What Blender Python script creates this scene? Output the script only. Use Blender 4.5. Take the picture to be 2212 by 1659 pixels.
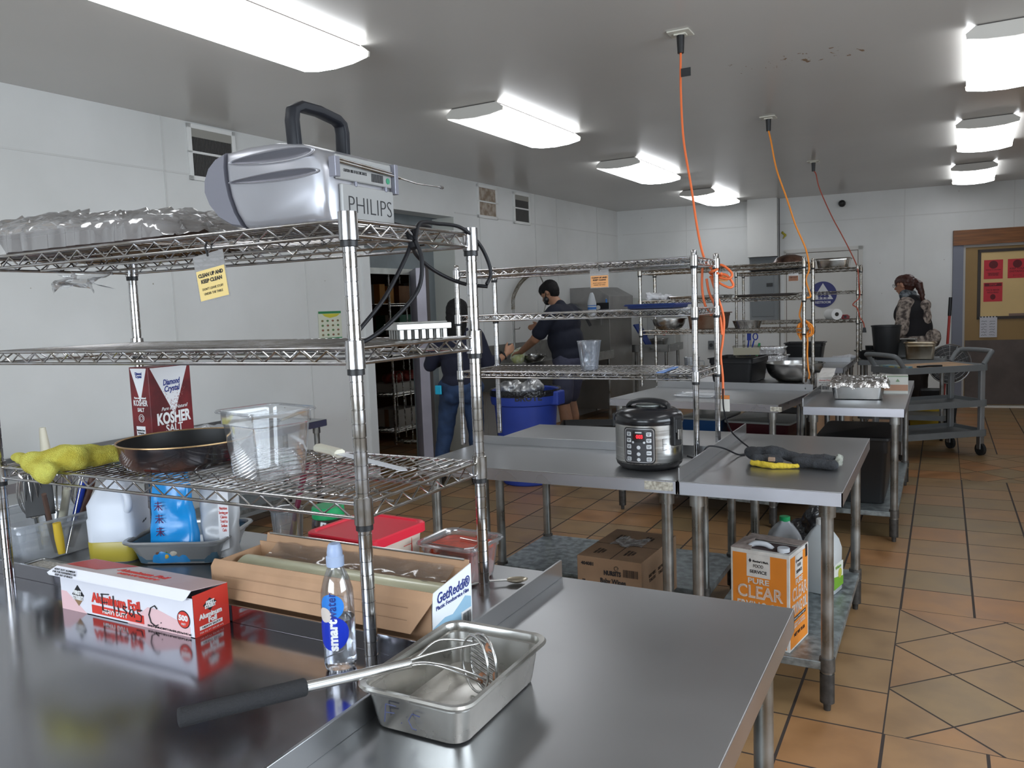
import bpy, bmesh, math, random
from mathutils import Vector, Matrix, noise
random.seed(7)
PI = math.pi
S = bpy.context.scene
COL = S.collection
for o in list(bpy.data.objects): bpy.data.objects.remove(o)

# ---------------- camera, sky, exposure ----------------
cam_d = bpy.data.cameras.new('camera'); cam = bpy.data.objects.new('camera', cam_d); COL.objects.link(cam)
cam_d.sensor_fit = 'HORIZONTAL'; cam_d.sensor_width = 36.0; cam_d.lens = 36.0 * 1745.0 / 2212.0
cam_d.clip_start = 0.05; cam_d.clip_end = 100
PIT, ROL, YAW = .0942, .0365, .4913
def _axes():
    cp, sp, cr, sr = math.cos(PIT), math.sin(PIT), math.cos(ROL), math.sin(ROL)
    R = Matrix(((cr, sr, 0), (-sr, cr, 0), (0, 0, 1)))
    down = R @ Vector((0, cp, sp)); fw = R @ Vector((0, -sp, cp)); rt = R @ Vector((1, 0, 0))
    Y = fw * math.cos(YAW) + rt * math.sin(YAW); X = rt * math.cos(YAW) - fw * math.sin(YAW)
    M = Matrix((X, Y, -down))
    r = M @ Vector((1, 0, 0)); u = M @ Vector((0, -1, 0)); b = M @ Vector((0, 0, -1))
    return Matrix((r, u, b)).transposed()
cam.matrix_world = Matrix.Translation((0, 0, 1.46)) @ _axes().to_4x4()
S.camera = cam
S.view_settings.view_transform = 'Standard'; S.view_settings.look = 'None'
S.view_settings.gamma = 1; S.view_settings.use_curve_mapping = False
S.view_settings.exposure = 0.30
W = bpy.data.worlds.new('world'); S.world = W; W.use_nodes = True
_bg = W.node_tree.nodes['Background']; _bg.inputs[0].default_value = (.80, .90, 1.0, 1); _bg.inputs[1].default_value = 9.0
def window_light(name, loc, rot, sx, sy, power):
    l = bpy.data.lights.new(name, 'AREA'); l.shape = 'RECTANGLE'; l.size = sx; l.size_y = sy; l.energy = power
    l.color = (.84, .92, 1.0); l.cycles.is_portal = True
    o = bpy.data.objects.new(name, l); COL.objects.link(o); o.location = loc; o.rotation_euler = rot
    return o
window_light('daylight_window', (-1.2, -2.52, 1.55), (-PI/2, 0, PI), 3.2, 1.3, 10)
window_light('daylight_side', (2.62, 1.6, 1.55), (0, PI/2, 0), 1.3, 3.6, 10)

# ---------------- materials ----------------
MATS = {}
def mat(name, col, rough=.5, metal=0., var=0., vs=8., bump=0., bs=60., spec=.5, emis=None, trans=0., ior=1.45, col2=None, stretch=None, rvar=0., coat=0.):
    if name in MATS: return MATS[name]
    m = bpy.data.materials.new(name); m.use_nodes = True; nt = m.node_tree; b = nt.nodes['Principled BSDF']
    c = (*col, 1)
    b.inputs['Base Color'].default_value = c; b.inputs['Roughness'].default_value = rough; b.inputs['Metallic'].default_value = metal
    b.inputs['Specular IOR Level'].default_value = spec
    b.inputs['Transmission Weight'].default_value = trans; b.inputs['IOR'].default_value = ior
    b.inputs['Coat Weight'].default_value = coat
    if emis: b.inputs['Emission Color'].default_value = (*emis[:3], 1); b.inputs['Emission Strength'].default_value = emis[3]
    tc = nt.nodes.new('ShaderNodeTexCoord'); mp = nt.nodes.new('ShaderNodeMapping'); nt.links.new(tc.outputs['Object'], mp.inputs[0])
    if stretch: mp.inputs['Scale'].default_value = stretch
    if var or rvar:
        n = nt.nodes.new('ShaderNodeTexNoise'); n.inputs['Scale'].default_value = vs; n.inputs['Detail'].default_value = 5
        nt.links.new(mp.outputs[0], n.inputs[0])
    if var:
        r = nt.nodes.new('ShaderNodeValToRGB'); c2 = col2 or tuple(x*(1-var) for x in col)
        r.color_ramp.elements[0].position = .38; r.color_ramp.elements[1].position = .62
        r.color_ramp.elements[0].color = (*c2, 1); r.color_ramp.elements[1].color = c
        nt.links.new(n.outputs[0], r.inputs[0]); nt.links.new(r.outputs[0], b.inputs['Base Color'])
    if rvar:
        mr = nt.nodes.new('ShaderNodeMapRange'); mr.inputs[1].default_value = .3; mr.inputs[2].default_value = .7
        mr.inputs[3].default_value = max(0, rough - rvar); mr.inputs[4].default_value = rough + rvar
        nt.links.new(n.outputs[0], mr.inputs[0]); nt.links.new(mr.outputs[0], b.inputs['Roughness'])
    if bump:
        n2 = nt.nodes.new('ShaderNodeTexNoise'); n2.inputs['Scale'].default_value = bs; n2.inputs['Detail'].default_value = 3
        bp = nt.nodes.new('ShaderNodeBump'); bp.inputs['Strength'].default_value = bump; bp.inputs['Distance'].default_value = .01
        nt.links.new(mp.outputs[0], n2.inputs[0]); nt.links.new(n2.outputs[0], bp.inputs['Height']); nt.links.new(bp.outputs[0], b.inputs['Normal'])
    MATS[name] = m; return m
def clear(name, tint=(.95, .96, .97), gloss=.12, rough=.08, haze=0., hazecol=(.8, .82, .85)):
    # thin clear plastic or film: see-through with a fresnel sheen, optional milky haze
    if name in MATS: return MATS[name]
    m = bpy.data.materials.new(name); m.use_nodes = True; nt = m.node_tree; nt.nodes.clear()
    out = nt.nodes.new('ShaderNodeOutputMaterial'); tr = nt.nodes.new('ShaderNodeBsdfTransparent'); tr.inputs[0].default_value = (*tint, 1)
    gl = nt.nodes.new('ShaderNodeBsdfGlossy'); gl.inputs['Roughness'].default_value = rough
    di = nt.nodes.new('ShaderNodeBsdfDiffuse'); di.inputs[0].default_value = (*hazecol, 1)
    mh = nt.nodes.new('ShaderNodeMixShader'); mh.inputs[0].default_value = haze
    nt.links.new(tr.outputs[0], mh.inputs[1]); nt.links.new(di.outputs[0], mh.inputs[2])
    lw = nt.nodes.new('ShaderNodeLayerWeight'); lw.inputs[0].default_value = .35
    ma = nt.nodes.new('ShaderNodeMath'); ma.operation = 'MULTIPLY_ADD'; ma.inputs[1].default_value = .55; ma.inputs[2].default_value = gloss; ma.use_clamp = True
    nt.links.new(lw.outputs['Fresnel'], ma.inputs[0])
    mx = nt.nodes.new('ShaderNodeMixShader'); nt.links.new(ma.outputs[0], mx.inputs[0]); nt.links.new(mh.outputs[0], mx.inputs[1]); nt.links.new(gl.outputs[0], mx.inputs[2])
    nt.links.new(mx.outputs[0], out.inputs[0]); MATS[name] = m; return m

# ---------------- mesh builder ----------------
class MB:
    def __init__(s): s.v = []; s.f = []; s.m = []; s.cur = 0
    def mi(s, i): s.cur = i; return s
    def add(s, vs, fs):
        o = len(s.v); s.v += [tuple(v) for v in vs]
        for f in fs: s.f.append(tuple(i + o for i in f)); s.m.append(s.cur)
        return s
    def box(s, x0, x1, y0, y1, z0, z1, M=None):
        vs = [Vector(p) for p in ((x0,y0,z0),(x1,y0,z0),(x1,y1,z0),(x0,y1,z0),(x0,y0,z1),(x1,y0,z1),(x1,y1,z1),(x0,y1,z1))]
        if M: vs = [M @ v for v in vs]
        return s.add(vs, [(0,3,2,1),(4,5,6,7),(0,1,5,4),(1,2,6,5),(2,3,7,6),(3,0,4,7)])
    def frus(s, x0, x1, y0, y1, z0, z1, t):   # box whose bottom is narrower by t each side
        return s.add([(x0+t,y0+t,z0),(x1-t,y0+t,z0),(x1-t,y1-t,z0),(x0+t,y1-t,z0),(x0,y0,z1),(x1,y0,z1),(x1,y1,z1),(x0,y1,z1)],
                     [(0,3,2,1),(4,5,6,7),(0,1,5,4),(1,2,6,5),(2,3,7,6),(3,0,4,7)])
    def ring(s, c, a, b, r, n, ph=0): return [Vector(c) + a*(r*math.cos(2*PI*i/n+ph)) + b*(r*math.sin(2*PI*i/n+ph)) for i in range(n)]
    def cyl(s, p0, p1, r0, r1=None, n=12, caps=True, ph=0):
        p0 = Vector(p0); p1 = Vector(p1); r1 = r0 if r1 is None else r1; d = (p1-p0).normalized()
        a = d.orthogonal().normalized(); b = d.cross(a)
        vs = s.ring(p0, a, b, r0, n, ph) + s.ring(p1, a, b, r1, n, ph)
        fs = [(i, (i+1) % n, (i+1) % n + n, i+n) for i in range(n)]
        if caps: fs += [tuple(reversed(range(n))), tuple(range(n, 2*n))]
        return s.add(vs, fs)
    def tube(s, pts, r, n=8, closed=False, caps=True):
        P = [Vector(p) for p in pts]; L = len(P); R = r if isinstance(r, (list, tuple)) else [r]*L
        vs = []; a = None
        for i in range(L):
            if closed: d = P[(i+1) % L] - P[i-1]
            else: d = P[min(i+1, L-1)] - P[max(i-1, 0)]
            if d.length < 1e-9: d = Vector((0, 0, 1))
            d.normalize()
            if a is None: a = d.orthogonal().normalized()
            else:
                a = a - d*a.dot(d)
                a = a.normalized() if a.length > 1e-6 else d.orthogonal().normalized()
            vs += s.ring(P[i], a, d.cross(a), R[i], n)
        fs = []
        for i in range(L if closed else L-1):
            j = (i+1) % L
            for k in range(n): fs.append((i*n+k, i*n+(k+1) % n, j*n+(k+1) % n, j*n+k))
        if caps and not closed: fs += [tuple(reversed(range(n))), tuple(range((L-1)*n, L*n))]
        return s.add(vs, fs)
    def lathe(s, prof, c=(0,0,0), n=32, M=None, cap0=True, cap1=True):
        vs = []
        for r, z in prof:
            for i in range(n):
                v = Vector((c[0]+r*math.cos(2*PI*i/n), c[1]+r*math.sin(2*PI*i/n), c[2]+z)); vs.append(M @ v if M else v)
        L = len(prof); fs = []
        for j in range(L-1):
            for i in range(n): fs.append((j*n+i, j*n+(i+1) % n, (j+1)*n+(i+1) % n, (j+1)*n+i))
        if cap0: fs.append(tuple(reversed(range(n))))
        if cap1: fs.append(tuple(range((L-1)*n, L*n)))
        return s.add(vs, fs)
    def loops(s, rings, cap0=True, cap1=True, closed=True):   # skin consecutive vertex rings of equal length
        n = len(rings[0]); vs = [v for r in rings for v in r]; fs = []
        for j in range(len(rings)-1):
            for i in range(n if closed else n-1): fs.append((j*n+i, j*n+(i+1) % n, (j+1)*n+(i+1) % n, (j+1)*n+i))
        if cap0: fs.append(tuple(reversed(range(n))))
        if cap1: fs.append(tuple(range((len(rings)-1)*n, len(rings)*n)))
        return s.add(vs, fs)
    def prism(s, poly, h0, h1, axis='z'):
        f = {'z': lambda a, b, h: (a, b, h), 'y': lambda a, b, h: (a, h, b), 'x': lambda a, b, h: (h, a, b)}[axis]
        n = len(poly); vs = [f(a, b, h0) for a, b in poly] + [f(a, b, h1) for a, b in poly]
        return s.add(vs, [(i, (i+1) % n, (i+1) % n+n, i+n) for i in range(n)] + [tuple(reversed(range(n))), tuple(range(n, 2*n))])
    def grid(s, fn, nu, nv):
        vs = [fn(i/nu, j/nv) for j in range(nv+1) for i in range(nu+1)]
        return s.add(vs, [(j*(nu+1)+i, j*(nu+1)+i+1, (j+1)*(nu+1)+i+1, (j+1)*(nu+1)+i) for j in range(nv) for i in range(nu)])
    def build(s, name, mats, parent=None, smooth=0, bevel=0, seg=2, solid=0, sub=0):
        me = bpy.data.meshes.new(name); me.from_pydata(s.v, [], s.f)
        mats = mats if isinstance(mats, (list, tuple)) else [mats]
        for m in mats: me.materials.append(m)
        if len(mats) > 1: me.polygons.foreach_set('material_index', s.m)
        bm = bmesh.new(); bm.from_mesh(me); bmesh.ops.recalc_face_normals(bm, faces=bm.faces)
        bm.to_mesh(me); bm.free()
        o = bpy.data.objects.new(name, me); COL.objects.link(o)
        if parent: o.parent = parent
        if smooth:
            for p in me.polygons: p.use_smooth = True
            bm = bmesh.new(); bm.from_mesh(me)
            for e in bm.edges:
                if len(e.link_faces) == 2 and e.calc_face_angle(0) > math.radians(smooth): e.smooth = False
            bm.to_mesh(me); bm.free()
        if solid: md = o.modifiers.new('thick', 'SOLIDIFY'); md.thickness = solid; md.offset = 0
        if bevel: md = o.modifiers.new('bevel', 'BEVEL'); md.width = bevel; md.segments = seg; md.limit_method = 'ANGLE'; md.angle_limit = .6
        if sub: md = o.modifiers.new('sub', 'SUBSURF'); md.levels = sub; md.render_levels = sub
        return o
def tag(o, label, cat, group=None, kind=None):
    if label: o['label'] = label
    if cat: o['category'] = cat
    if group: o['group'] = group
    if kind: o['kind'] = kind
    return o
def thing(name, label, cat, loc=(0, 0, 0), rz=0, group=None):
    o = bpy.data.objects.new(name, None); COL.objects.link(o); o.location = loc; o.rotation_euler = (0, 0, rz)
    o.empty_display_size = .05
    return tag(o, label, cat, group)
def struct(o): o['kind'] = 'structure'; return o
def copy_tree(o, parent=None):
    c = o.copy(); COL.objects.link(c)
    if parent: c.parent = parent
    for ch in list(o.children): copy_tree(ch, c)
    return c
_F = {}
def text(name, s, m, parent, o, u, v, size, width=None, bold=0., shear=0., align='CENTER', ext=.0004, space=1., line=1.):
    """lettering lying on a surface: o origin, u reading direction, v up direction (local to parent)"""
    cu = bpy.data.curves.new(name, 'FONT'); cu.body = s; cu.size = size; cu.align_x = align; cu.align_y = 'CENTER'
    cu.offset = bold; cu.shear = shear; cu.extrude = ext; cu.space_character = space; cu.space_line = line; cu.resolution_u = 3
    t = bpy.data.objects.new(name, cu); COL.objects.link(t); bpy.context.view_layer.update()
    dg = bpy.context.evaluated_depsgraph_get(); me = bpy.data.meshes.new_from_object(t.evaluated_get(dg))
    bpy.data.objects.remove(t); bpy.data.curves.remove(cu)
    xs = [w.co.x for w in me.vertices]
    k = width/(max(xs)-min(xs)) if width and xs else 1.
    u = Vector(u).normalized(); v = Vector(v).normalized(); n = u.cross(v)
    M = Matrix((u*k, v, n)).transposed().to_4x4(); M.translation = Vector(o)
    me.transform(M); me.materials.clear(); me.materials.append(m)
    ob = bpy.data.objects.new(name, me); COL.objects.link(ob)
    if parent: ob.parent = parent
    return ob
def rrect(x0, x1, y0, y1, r, n=4):
    P = []
    for cx, cy, a in ((x1-r, y0+r, -PI/2), (x1-r, y1-r, 0), (x0+r, y1-r, PI/2), (x0+r, y0+r, PI)):
        for i in range(n+1): t = a + PI/2*i/n; P.append((cx+r*math.cos(t), cy+r*math.sin(t)))
    return P
def smooth_path(pts, n=6):
    P = [Vector(p) for p in pts]; out = []
    for i in range(len(P)-1):
        p0 = P[max(i-1, 0)]; p1 = P[i]; p2 = P[i+1]; p3 = P[min(i+2, len(P)-1)]
        for k in range(n):
            t = k/n; out.append(.5*((2*p1)+(p2-p0)*t+(2*p0-5*p1+4*p2-p3)*t*t+(3*p1-p0-3*p2+p3)*t**3))
    out.append(P[-1]); return out

M_steel = mat('stainless_steel', (.46, .465, .475), .36, 1., var=.10, vs=1.6, rvar=.05)
M_steel_g = mat('stainless_polished', (.42, .42, .45), .16, 1., var=.10, vs=1.6, rvar=.04)
M_steel_b = mat('stainless_bright', (.62, .62, .61), .22, 1., var=.1, vs=6, rvar=.06)
M_steel_d = mat('stainless_dull', (.36, .355, .34), .34, 1., var=.25, vs=9, rvar=.1)
M_chrome = mat('chrome_wire', (.52, .52, .54), .14, 1., var=.2, vs=25, col2=(.42, .40, .37), rvar=.06)
M_chrome_old = mat('chrome_wire_worn', (.46, .445, .42), .26, 1., var=.4, vs=30, col2=(.28, .24, .19), rvar=.1)
M_galv = mat('galvanised_steel', (.33, .37, .38), .42, .75, var=.45, vs=28, rvar=.12)
M_leg = mat('table_leg_pipe', (.36, .36, .35), .36, .9, var=.3, vs=9, col2=(.22, .21, .19), rvar=.12)
M_black = mat('black_plastic', (.012, .012, .013), .42)
M_rubber = mat('black_rubber', (.016, .017, .018), .6)
M_white = mat('white_paint', (.72, .72, .70), .45)
M_groove = mat('post_groove', (.05, .05, .055), .5, .6)
# ---------------- room shell ----------------
CEIL = 2.787
def wl(y): return -4.175 + .0454*(y-11.215)
def wb(x): return 11.741 + .1122*(x-.512)
def wall_mat():
    m = bpy.data.materials.new('wall_panel_white'); m.use_nodes = True; nt = m.node_tree; b = nt.nodes['Principled BSDF']
    tc = nt.nodes.new('ShaderNodeTexCoord'); n = nt.nodes.new('ShaderNodeTexNoise'); n.inputs['Scale'].default_value = 1.3; n.inputs['Detail'].default_value = 6
    nt.links.new(tc.outputs['Object'], n.inputs[0])
    r = nt.nodes.new('ShaderNodeValToRGB'); r.color_ramp.elements[0].color = (.60, .605, .59, 1); r.color_ramp.elements[1].color = (.68, .685, .675, 1)
    r.color_ramp.elements[0].position = .35; r.color_ramp.elements[1].position = .65
    nt.links.new(n.outputs[0], r.inputs[0])
    # small dark spots and grime
    v = nt.nodes.new('ShaderNodeTexVoronoi'); v.inputs['Scale'].default_value = 5.5; nt.links.new(tc.outputs['Object'], v.inputs[0])
    r2 = nt.nodes.new('ShaderNodeValToRGB'); r2.color_ramp.elements[0].position = .022; r2.color_ramp.elements[1].position = .034
    r2.color_ramp.elements[0].color = (.34, .27, .2, 1); r2.color_ramp.elements[1].color = (1, 1, 1, 1)
    nt.links.new(v.outputs['Distance'], r2.inputs[0])
    mx = nt.nodes.new('ShaderNodeMix'); mx.data_type = 'RGBA'; mx.blend_type = 'MULTIPLY'; mx.inputs[0].default_value = .8
    nt.links.new(r.outputs[0], mx.inputs[6]); nt.links.new(r2.outputs[0], mx.inputs[7]); nt.links.new(mx.outputs[2], b.inputs['Base Color'])
    b.inputs['Roughness'].default_value = .38
    return m
M_wall = wall_mat()
def ceil_mat():
    m = bpy.data.materials.new('ceiling_gloss_paint'); m.use_nodes = True; nt = m.node_tree; b = nt.nodes['Principled BSDF']
    tc = nt.nodes.new('ShaderNodeTexCoord'); n = nt.nodes.new('ShaderNodeTexNoise'); n.inputs['Scale'].default_value = .7; n.inputs['Detail'].default_value = 4
    nt.links.new(tc.outputs['Object'], n.inputs[0])
    r = nt.nodes.new('ShaderNodeValToRGB'); r.color_ramp.elements[0].color = (.54, .525, .495, 1); r.color_ramp.elements[1].color = (.61, .60, .575, 1)
    nt.links.new(n.outputs[0], r.inputs[0])
    # rusty flecks along a band
    mp = nt.nodes.new('ShaderNodeMapping'); mp.inputs['Scale'].default_value = (14, 9, 1); nt.links.new(tc.outputs['Object'], mp.inputs[0])
    n2 = nt.nodes.new('ShaderNodeTexNoise'); n2.inputs['Scale'].default_value = 1.5; n2.inputs['Detail'].default_value = 5; nt.links.new(mp.outputs[0], n2.inputs[0])
    r2 = nt.nodes.new('ShaderNodeValToRGB'); r2.color_ramp.elements[0].position = .60; r2.color_ramp.elements[1].position = .64
    r2.color_ramp.elements[0].color = (0, 0, 0, 1); r2.color_ramp.elements[1].color = (1, 1, 1, 1); nt.links.new(n2.outputs[0], r2.inputs[0])
    sx = nt.nodes.new('ShaderNodeSeparateXYZ'); nt.links.new(tc.outputs['Object'], sx.inputs[0])
    def band(out, c, w):
        a = nt.nodes.new('ShaderNodeMath'); a.operation = 'SUBTRACT'; a.inputs[1].default_value = c; nt.links.new(out, a.inputs[0])
        d = nt.nodes.new('ShaderNodeMath'); d.operation = 'ABSOLUTE'; nt.links.new(a.outputs[0], d.inputs[0])
        l = nt.nodes.new('ShaderNodeMath'); l.operation = 'LESS_THAN'; l.inputs[1].default_value = w; nt.links.new(d.outputs[0], l.inputs[0]); return l.outputs[0]
    k1 = nt.nodes.new('ShaderNodeMath'); k1.operation = 'MULTIPLY'; nt.links.new(band(sx.outputs[0], -.75, .38), k1.inputs[0]); nt.links.new(band(sx.outputs[1], 4.9, .11), k1.inputs[1])
    k2 = nt.nodes.new('ShaderNodeMath'); k2.operation = 'MULTIPLY'; nt.links.new(k1.outputs[0], k2.inputs[0]); nt.links.new(r2.outputs[0], k2.inputs[1])
    mx = nt.nodes.new('ShaderNodeMix'); mx.data_type = 'RGBA'; nt.links.new(k2.outputs[0], mx.inputs[0]); nt.links.new(r.outputs[0], mx.inputs[6]); mx.inputs[7].default_value = (.26, .16, .08, 1)
    nt.links.new(mx.outputs[2], b.inputs['Base Color']); b.inputs['Roughness'].default_value = .27; b.inputs['Specular IOR Level'].default_value = .6
    n3 = nt.nodes.new('ShaderNodeTexNoise'); n3.inputs['Scale'].default_value = 1.2; bp = nt.nodes.new('ShaderNodeBump'); bp.inputs['Strength'].default_value = .25; bp.inputs['Distance'].default_value = .02
    nt.links.new(tc.outputs['Object'], n3.inputs[0]); nt.links.new(n3.outputs[0], bp.inputs['Height']); nt.links.new(bp.outputs[0], b.inputs['Normal'])
    return m
def floor_mat():
    m = bpy.data.materials.new('quarry_tile'); m.use_nodes = True; nt = m.node_tree; b = nt.nodes['Principled BSDF']
    tc = nt.nodes.new('ShaderNodeTexCoord'); sx = nt.nodes.new('ShaderNodeSeparateXYZ'); nt.links.new(tc.outputs['Object'], sx.inputs[0])
    def mth(op, a, bb=None, c=None):
        k = nt.nodes.new('ShaderNodeMath'); k.operation = op
        for i, q in enumerate((a, bb, c)):
            if q is None: continue
            if isinstance(q, (int, float)): k.inputs[i].default_value = q
            else: nt.links.new(q, k.inputs[i])
        return k.outputs[0]
    X, Y = sx.outputs[0], sx.outputs[1]
    def cell(c, off, pitch):
        t = mth('DIVIDE', mth('SUBTRACT', c, off), pitch); fl = mth('FLOOR', t); fr = mth('SUBTRACT', t, fl)
        d = mth('MULTIPLY', mth('MINIMUM', fr, mth('SUBTRACT', 1., fr)), pitch); return fl, d
    ix, dx = cell(X, -.157, .3); iy, dy = cell(Y, 4.043, .303)
    u = mth('ADD', X, Y); v = mth('SUBTRACT', Y, X)
    iu, du = cell(u, 3.872, .426); iv, dv = cell(v, 3.772, .426)
    du = mth('MULTIPLY', du, .707); dv = mth('MULTIPLY', dv, .707)
    def inside(x0, x1, y0, y1):
        a = mth('MULTIPLY', mth('GREATER_THAN', X, x0), mth('LESS_THAN', X, x1)); c = mth('MULTIPLY', mth('GREATER_THAN', Y, y0), mth('LESS_THAN', Y, y1))
        return mth('MULTIPLY', a, c)
    P = mth('MAXIMUM', inside(-.157, 1.04, 2.831, 4.043), inside(.143, 1.34, 7.073, 8.285))
    iP = mth('SUBTRACT', 1., P)
    mixf = lambda a, c: mth('ADD', mth('MULTIPLY', a, P), mth('MULTIPLY', c, iP))
    # grout: lengthwise joints are wider than crosswise ones
    gx = mth('LESS_THAN', dx, .0052); gy = mth('LESS_THAN', dy, .0040); g0 = mth('MAXIMUM', gx, gy)
    g1 = mth('MAXIMUM', mth('LESS_THAN', du, .0042), mth('LESS_THAN', dv, .0036))
    border = mth('MULTIPLY', g0, 0)
    G = mixf(g1, g0)
    # tile colour
    cmb = nt.nodes.new('ShaderNodeCombineXYZ'); nt.links.new(mixf(iu, ix), cmb.inputs[0]); nt.links.new(mixf(iv, iy), cmb.inputs[1])
    wn = nt.nodes.new('ShaderNodeTexWhiteNoise'); wn.noise_dimensions = '2D'; nt.links.new(cmb.outputs[0], wn.inputs[0])
    r = nt.nodes.new('ShaderNodeValToRGB'); e = r.color_ramp.elements
    e[0].color = (.235, .165, .082, 1); e[1].color = (.345, .165, .066, 1)
    q = e.new(.35); q.color = (.285, .178, .085, 1); q = e.new(.7); q.color = (.31, .172, .076, 1)
    nt.links.new(wn.outputs[0], r.inputs[0])
    n = nt.nodes.new('ShaderNodeTexNoise'); n.inputs['Scale'].default_value = 6; n.inputs['Detail'].default_value = 6; nt.links.new(tc.outputs['Object'], n.inputs[0])
    r3 = nt.nodes.new('ShaderNodeValToRGB'); r3.color_ramp.elements[0].position = .3; r3.color_ramp.elements[1].position = .6; r3.color_ramp.elements[0].color = (.74, .72, .70, 1); r3.color_ramp.elements[1].color = (1, 1, 1, 1)
    nt.links.new(n.outputs[0], r3.inputs[0])
    mu = nt.nodes.new('ShaderNodeMix'); mu.data_type = 'RGBA'; mu.blend_type = 'MULTIPLY'; mu.inputs[0].default_value = 1; nt.links.new(r.outputs[0], mu.inputs[6]); nt.links.new(r3.outputs[0], mu.inputs[7])
    mx = nt.nodes.new('ShaderNodeMix'); mx.data_type = 'RGBA'; nt.links.new(G, mx.inputs[0]); nt.links.new(mu.outputs[2], mx.inputs[6]); mx.inputs[7].default_value = (.032, .022, .018, 1)
    nt.links.new(mx.outputs[2], b.inputs['Base Color'])
    ro = mth('ADD', mth('MULTIPLY', n.outputs[0], .25), mth('ADD', mth('MULTIPLY', G, .35), .28)); nt.links.new(ro, b.inputs['Roughness'])
    bp = nt.nodes.new('ShaderNodeBump'); bp.inputs['Strength'].default_value = .5; bp.inputs['Distance'].default_value = .003
    nt.links.new(mth('SUBTRACT', 1., G), bp.inputs['Height']); nt.links.new(bp.outputs[0], b.inputs['Normal'])
    return m
struct(MB().box(-7.2, 3.0, -2.7, 12.6, -.1, 0).build('floor', floor_mat()))
struct(MB().box(-7.2, 3.0, -2.7, 12.6, CEIL, CEIL+.1).build('ceiling', ceil_mat()))
M_seam = mat('panel_seam_strip', (.58, .58, .565), .4)
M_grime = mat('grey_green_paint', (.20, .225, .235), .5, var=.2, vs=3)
# left wall, with the store room doorway recess between y 5.655 and 7.04
w = MB()
def lw(y0, y1, z0, z1, t=.2): 
    w.add([(wl(y0)-t,y0,z0),(wl(y0),y0,z0),(wl(y1),y1,z0),(wl(y1)-t,y1,z0),(wl(y0)-t,y0,z1),(wl(y0),y0,z1),(wl(y1),y1,z1),(wl(y1)-t,y1,z1)],
          [(0,3,2,1),(4,5,6,7),(0,1,5,4),(1,2,6,5),(2,3,7,6),(3,0,4,7)])
lw(-2.6, 5.655, 0, CEIL); lw(5.655, 7.04, 2.39, CEIL); lw(7.04, 11.4, 0, CEIL)
struct(w.build('wall_left', M_wall))
# panel seams on the left wall (battens), chair-high joints
w = MB()
def batten(y0, y1, z0, z1, p=.004):
    w.add([(wl(y0),y0,z0),(wl(y0)+p,y0,z0),(wl(y1)+p,y1,z0),(wl(y1),y1,z0),(wl(y0),y0,z1),(wl(y0)+p,y0,z1),(wl(y1)+p,y1,z1),(wl(y1),y1,z1)],
          [(0,3,2,1),(4,5,6,7),(0,1,5,4),(1,2,6,5),(2,3,7,6),(3,0,4,7)])
for y in (2.5, 3.72, 4.94): batten(y-.006, y+.006, 0, CEIL)
for y in (7.52, 8.74, 9.3, 10.5): batten(y-.006, y+.006, 0, CEIL)
batten(-2.5, 5.6, 2.43, 2.442); batten(7.06, 11.2, 2.43, 2.442)
struct(w.build('trim_1', M_seam))
# white jamb board left of the recess, grey inner reveal, inner partition with white door frame
struct(MB().box(wl(5.6)-.01, wl(5.6)+.02, 5.60, 5.70, 0, 2.02).build('trim_2', mat('trim_white', (.66, .67, .66), .4)))
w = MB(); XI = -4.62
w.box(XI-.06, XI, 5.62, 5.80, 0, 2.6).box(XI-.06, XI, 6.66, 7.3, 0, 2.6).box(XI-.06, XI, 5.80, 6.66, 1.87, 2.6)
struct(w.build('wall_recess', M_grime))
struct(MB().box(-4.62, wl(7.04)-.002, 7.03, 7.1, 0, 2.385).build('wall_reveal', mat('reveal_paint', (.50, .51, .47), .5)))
w = MB(); w.box(XI, XI+.02, 5.80, 5.86, 0, 1.87).box(XI, XI+.02, 6.60, 6.68, 0, 1.87).box(XI, XI+.02, 5.86, 6.60, 1.815, 1.87)
struct(w.build('door_1', mat('frame_offwhite', (.55, .56, .52), .5, var=.15, vs=10)))
# open insulated door leaf, seen edge-on
t = struct(thing('door_2', None, None, (-4.585, 6.62, 0), math.radians(-50)))
MB().box(0, .62, -.045, .045, .03, 1.85).build('door_leaf', mat('leaf_lilac', (.42, .40, .46), .4, var=.12, vs=4), t, bevel=.004)
MB().box(-.003, .02, .045, .075, .03, 1.86).box(.60, .625, .045, .072, .03, 1.86).build('door_gasket', mat('gasket', (.06, .05, .045), .7), t)
MB().box(.02, .60, .046, .06, .05, 1.84).build('door_inner_skin', mat('leaf_wood_edge', (.55, .52, .46), .6, var=.3, vs=8), t)
# back wall
w = MB()
w.add([(-4.4,wb(-4.4),0),(3.0,wb(3.0),0),(3.0,wb(3.0)+.2,0),(-4.4,wb(-4.4)+.2,0),(-4.4,wb(-4.4),CEIL),(3.0,wb(3.0),CEIL),(3.0,wb(3.0)+.2,CEIL),(-4.4,wb(-4.4)+.2,CEIL)],
      [(0,3,2,1),(4,5,6,7),(0,1,5,4),(1,2,6,5),(2,3,7,6),(3,0,4,7)])
struct(w.build('wall_back', M_wall))
def on_back(name):   # frame of reference lying on the back wall: local x along wall, local y out of the wall towards us is -y
    o = bpy.data.objects.new(name, None); COL.objects.link(o); o.location = (0, wb(0), 0); o.rotation_euler = (0, 0, math.atan(.1122)); return o
BW = Matrix.Translation((0, wb(0), 0)) @ Matrix.Rotation(math.atan(.1122), 4, 'Z')
def bwbox(mb, x0, x1, z0, z1, p0, p1):  # x measured along room x, p = protrusion
    k = 1/math.cos(math.atan(.1122)); return mb.box(x0*k, x1*k, -p1, -p0, z0, z1, BW)
w = MB(); bwbox(w, -4.1, 3.0, 2.44, 2.452, 0, .004)
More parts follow.
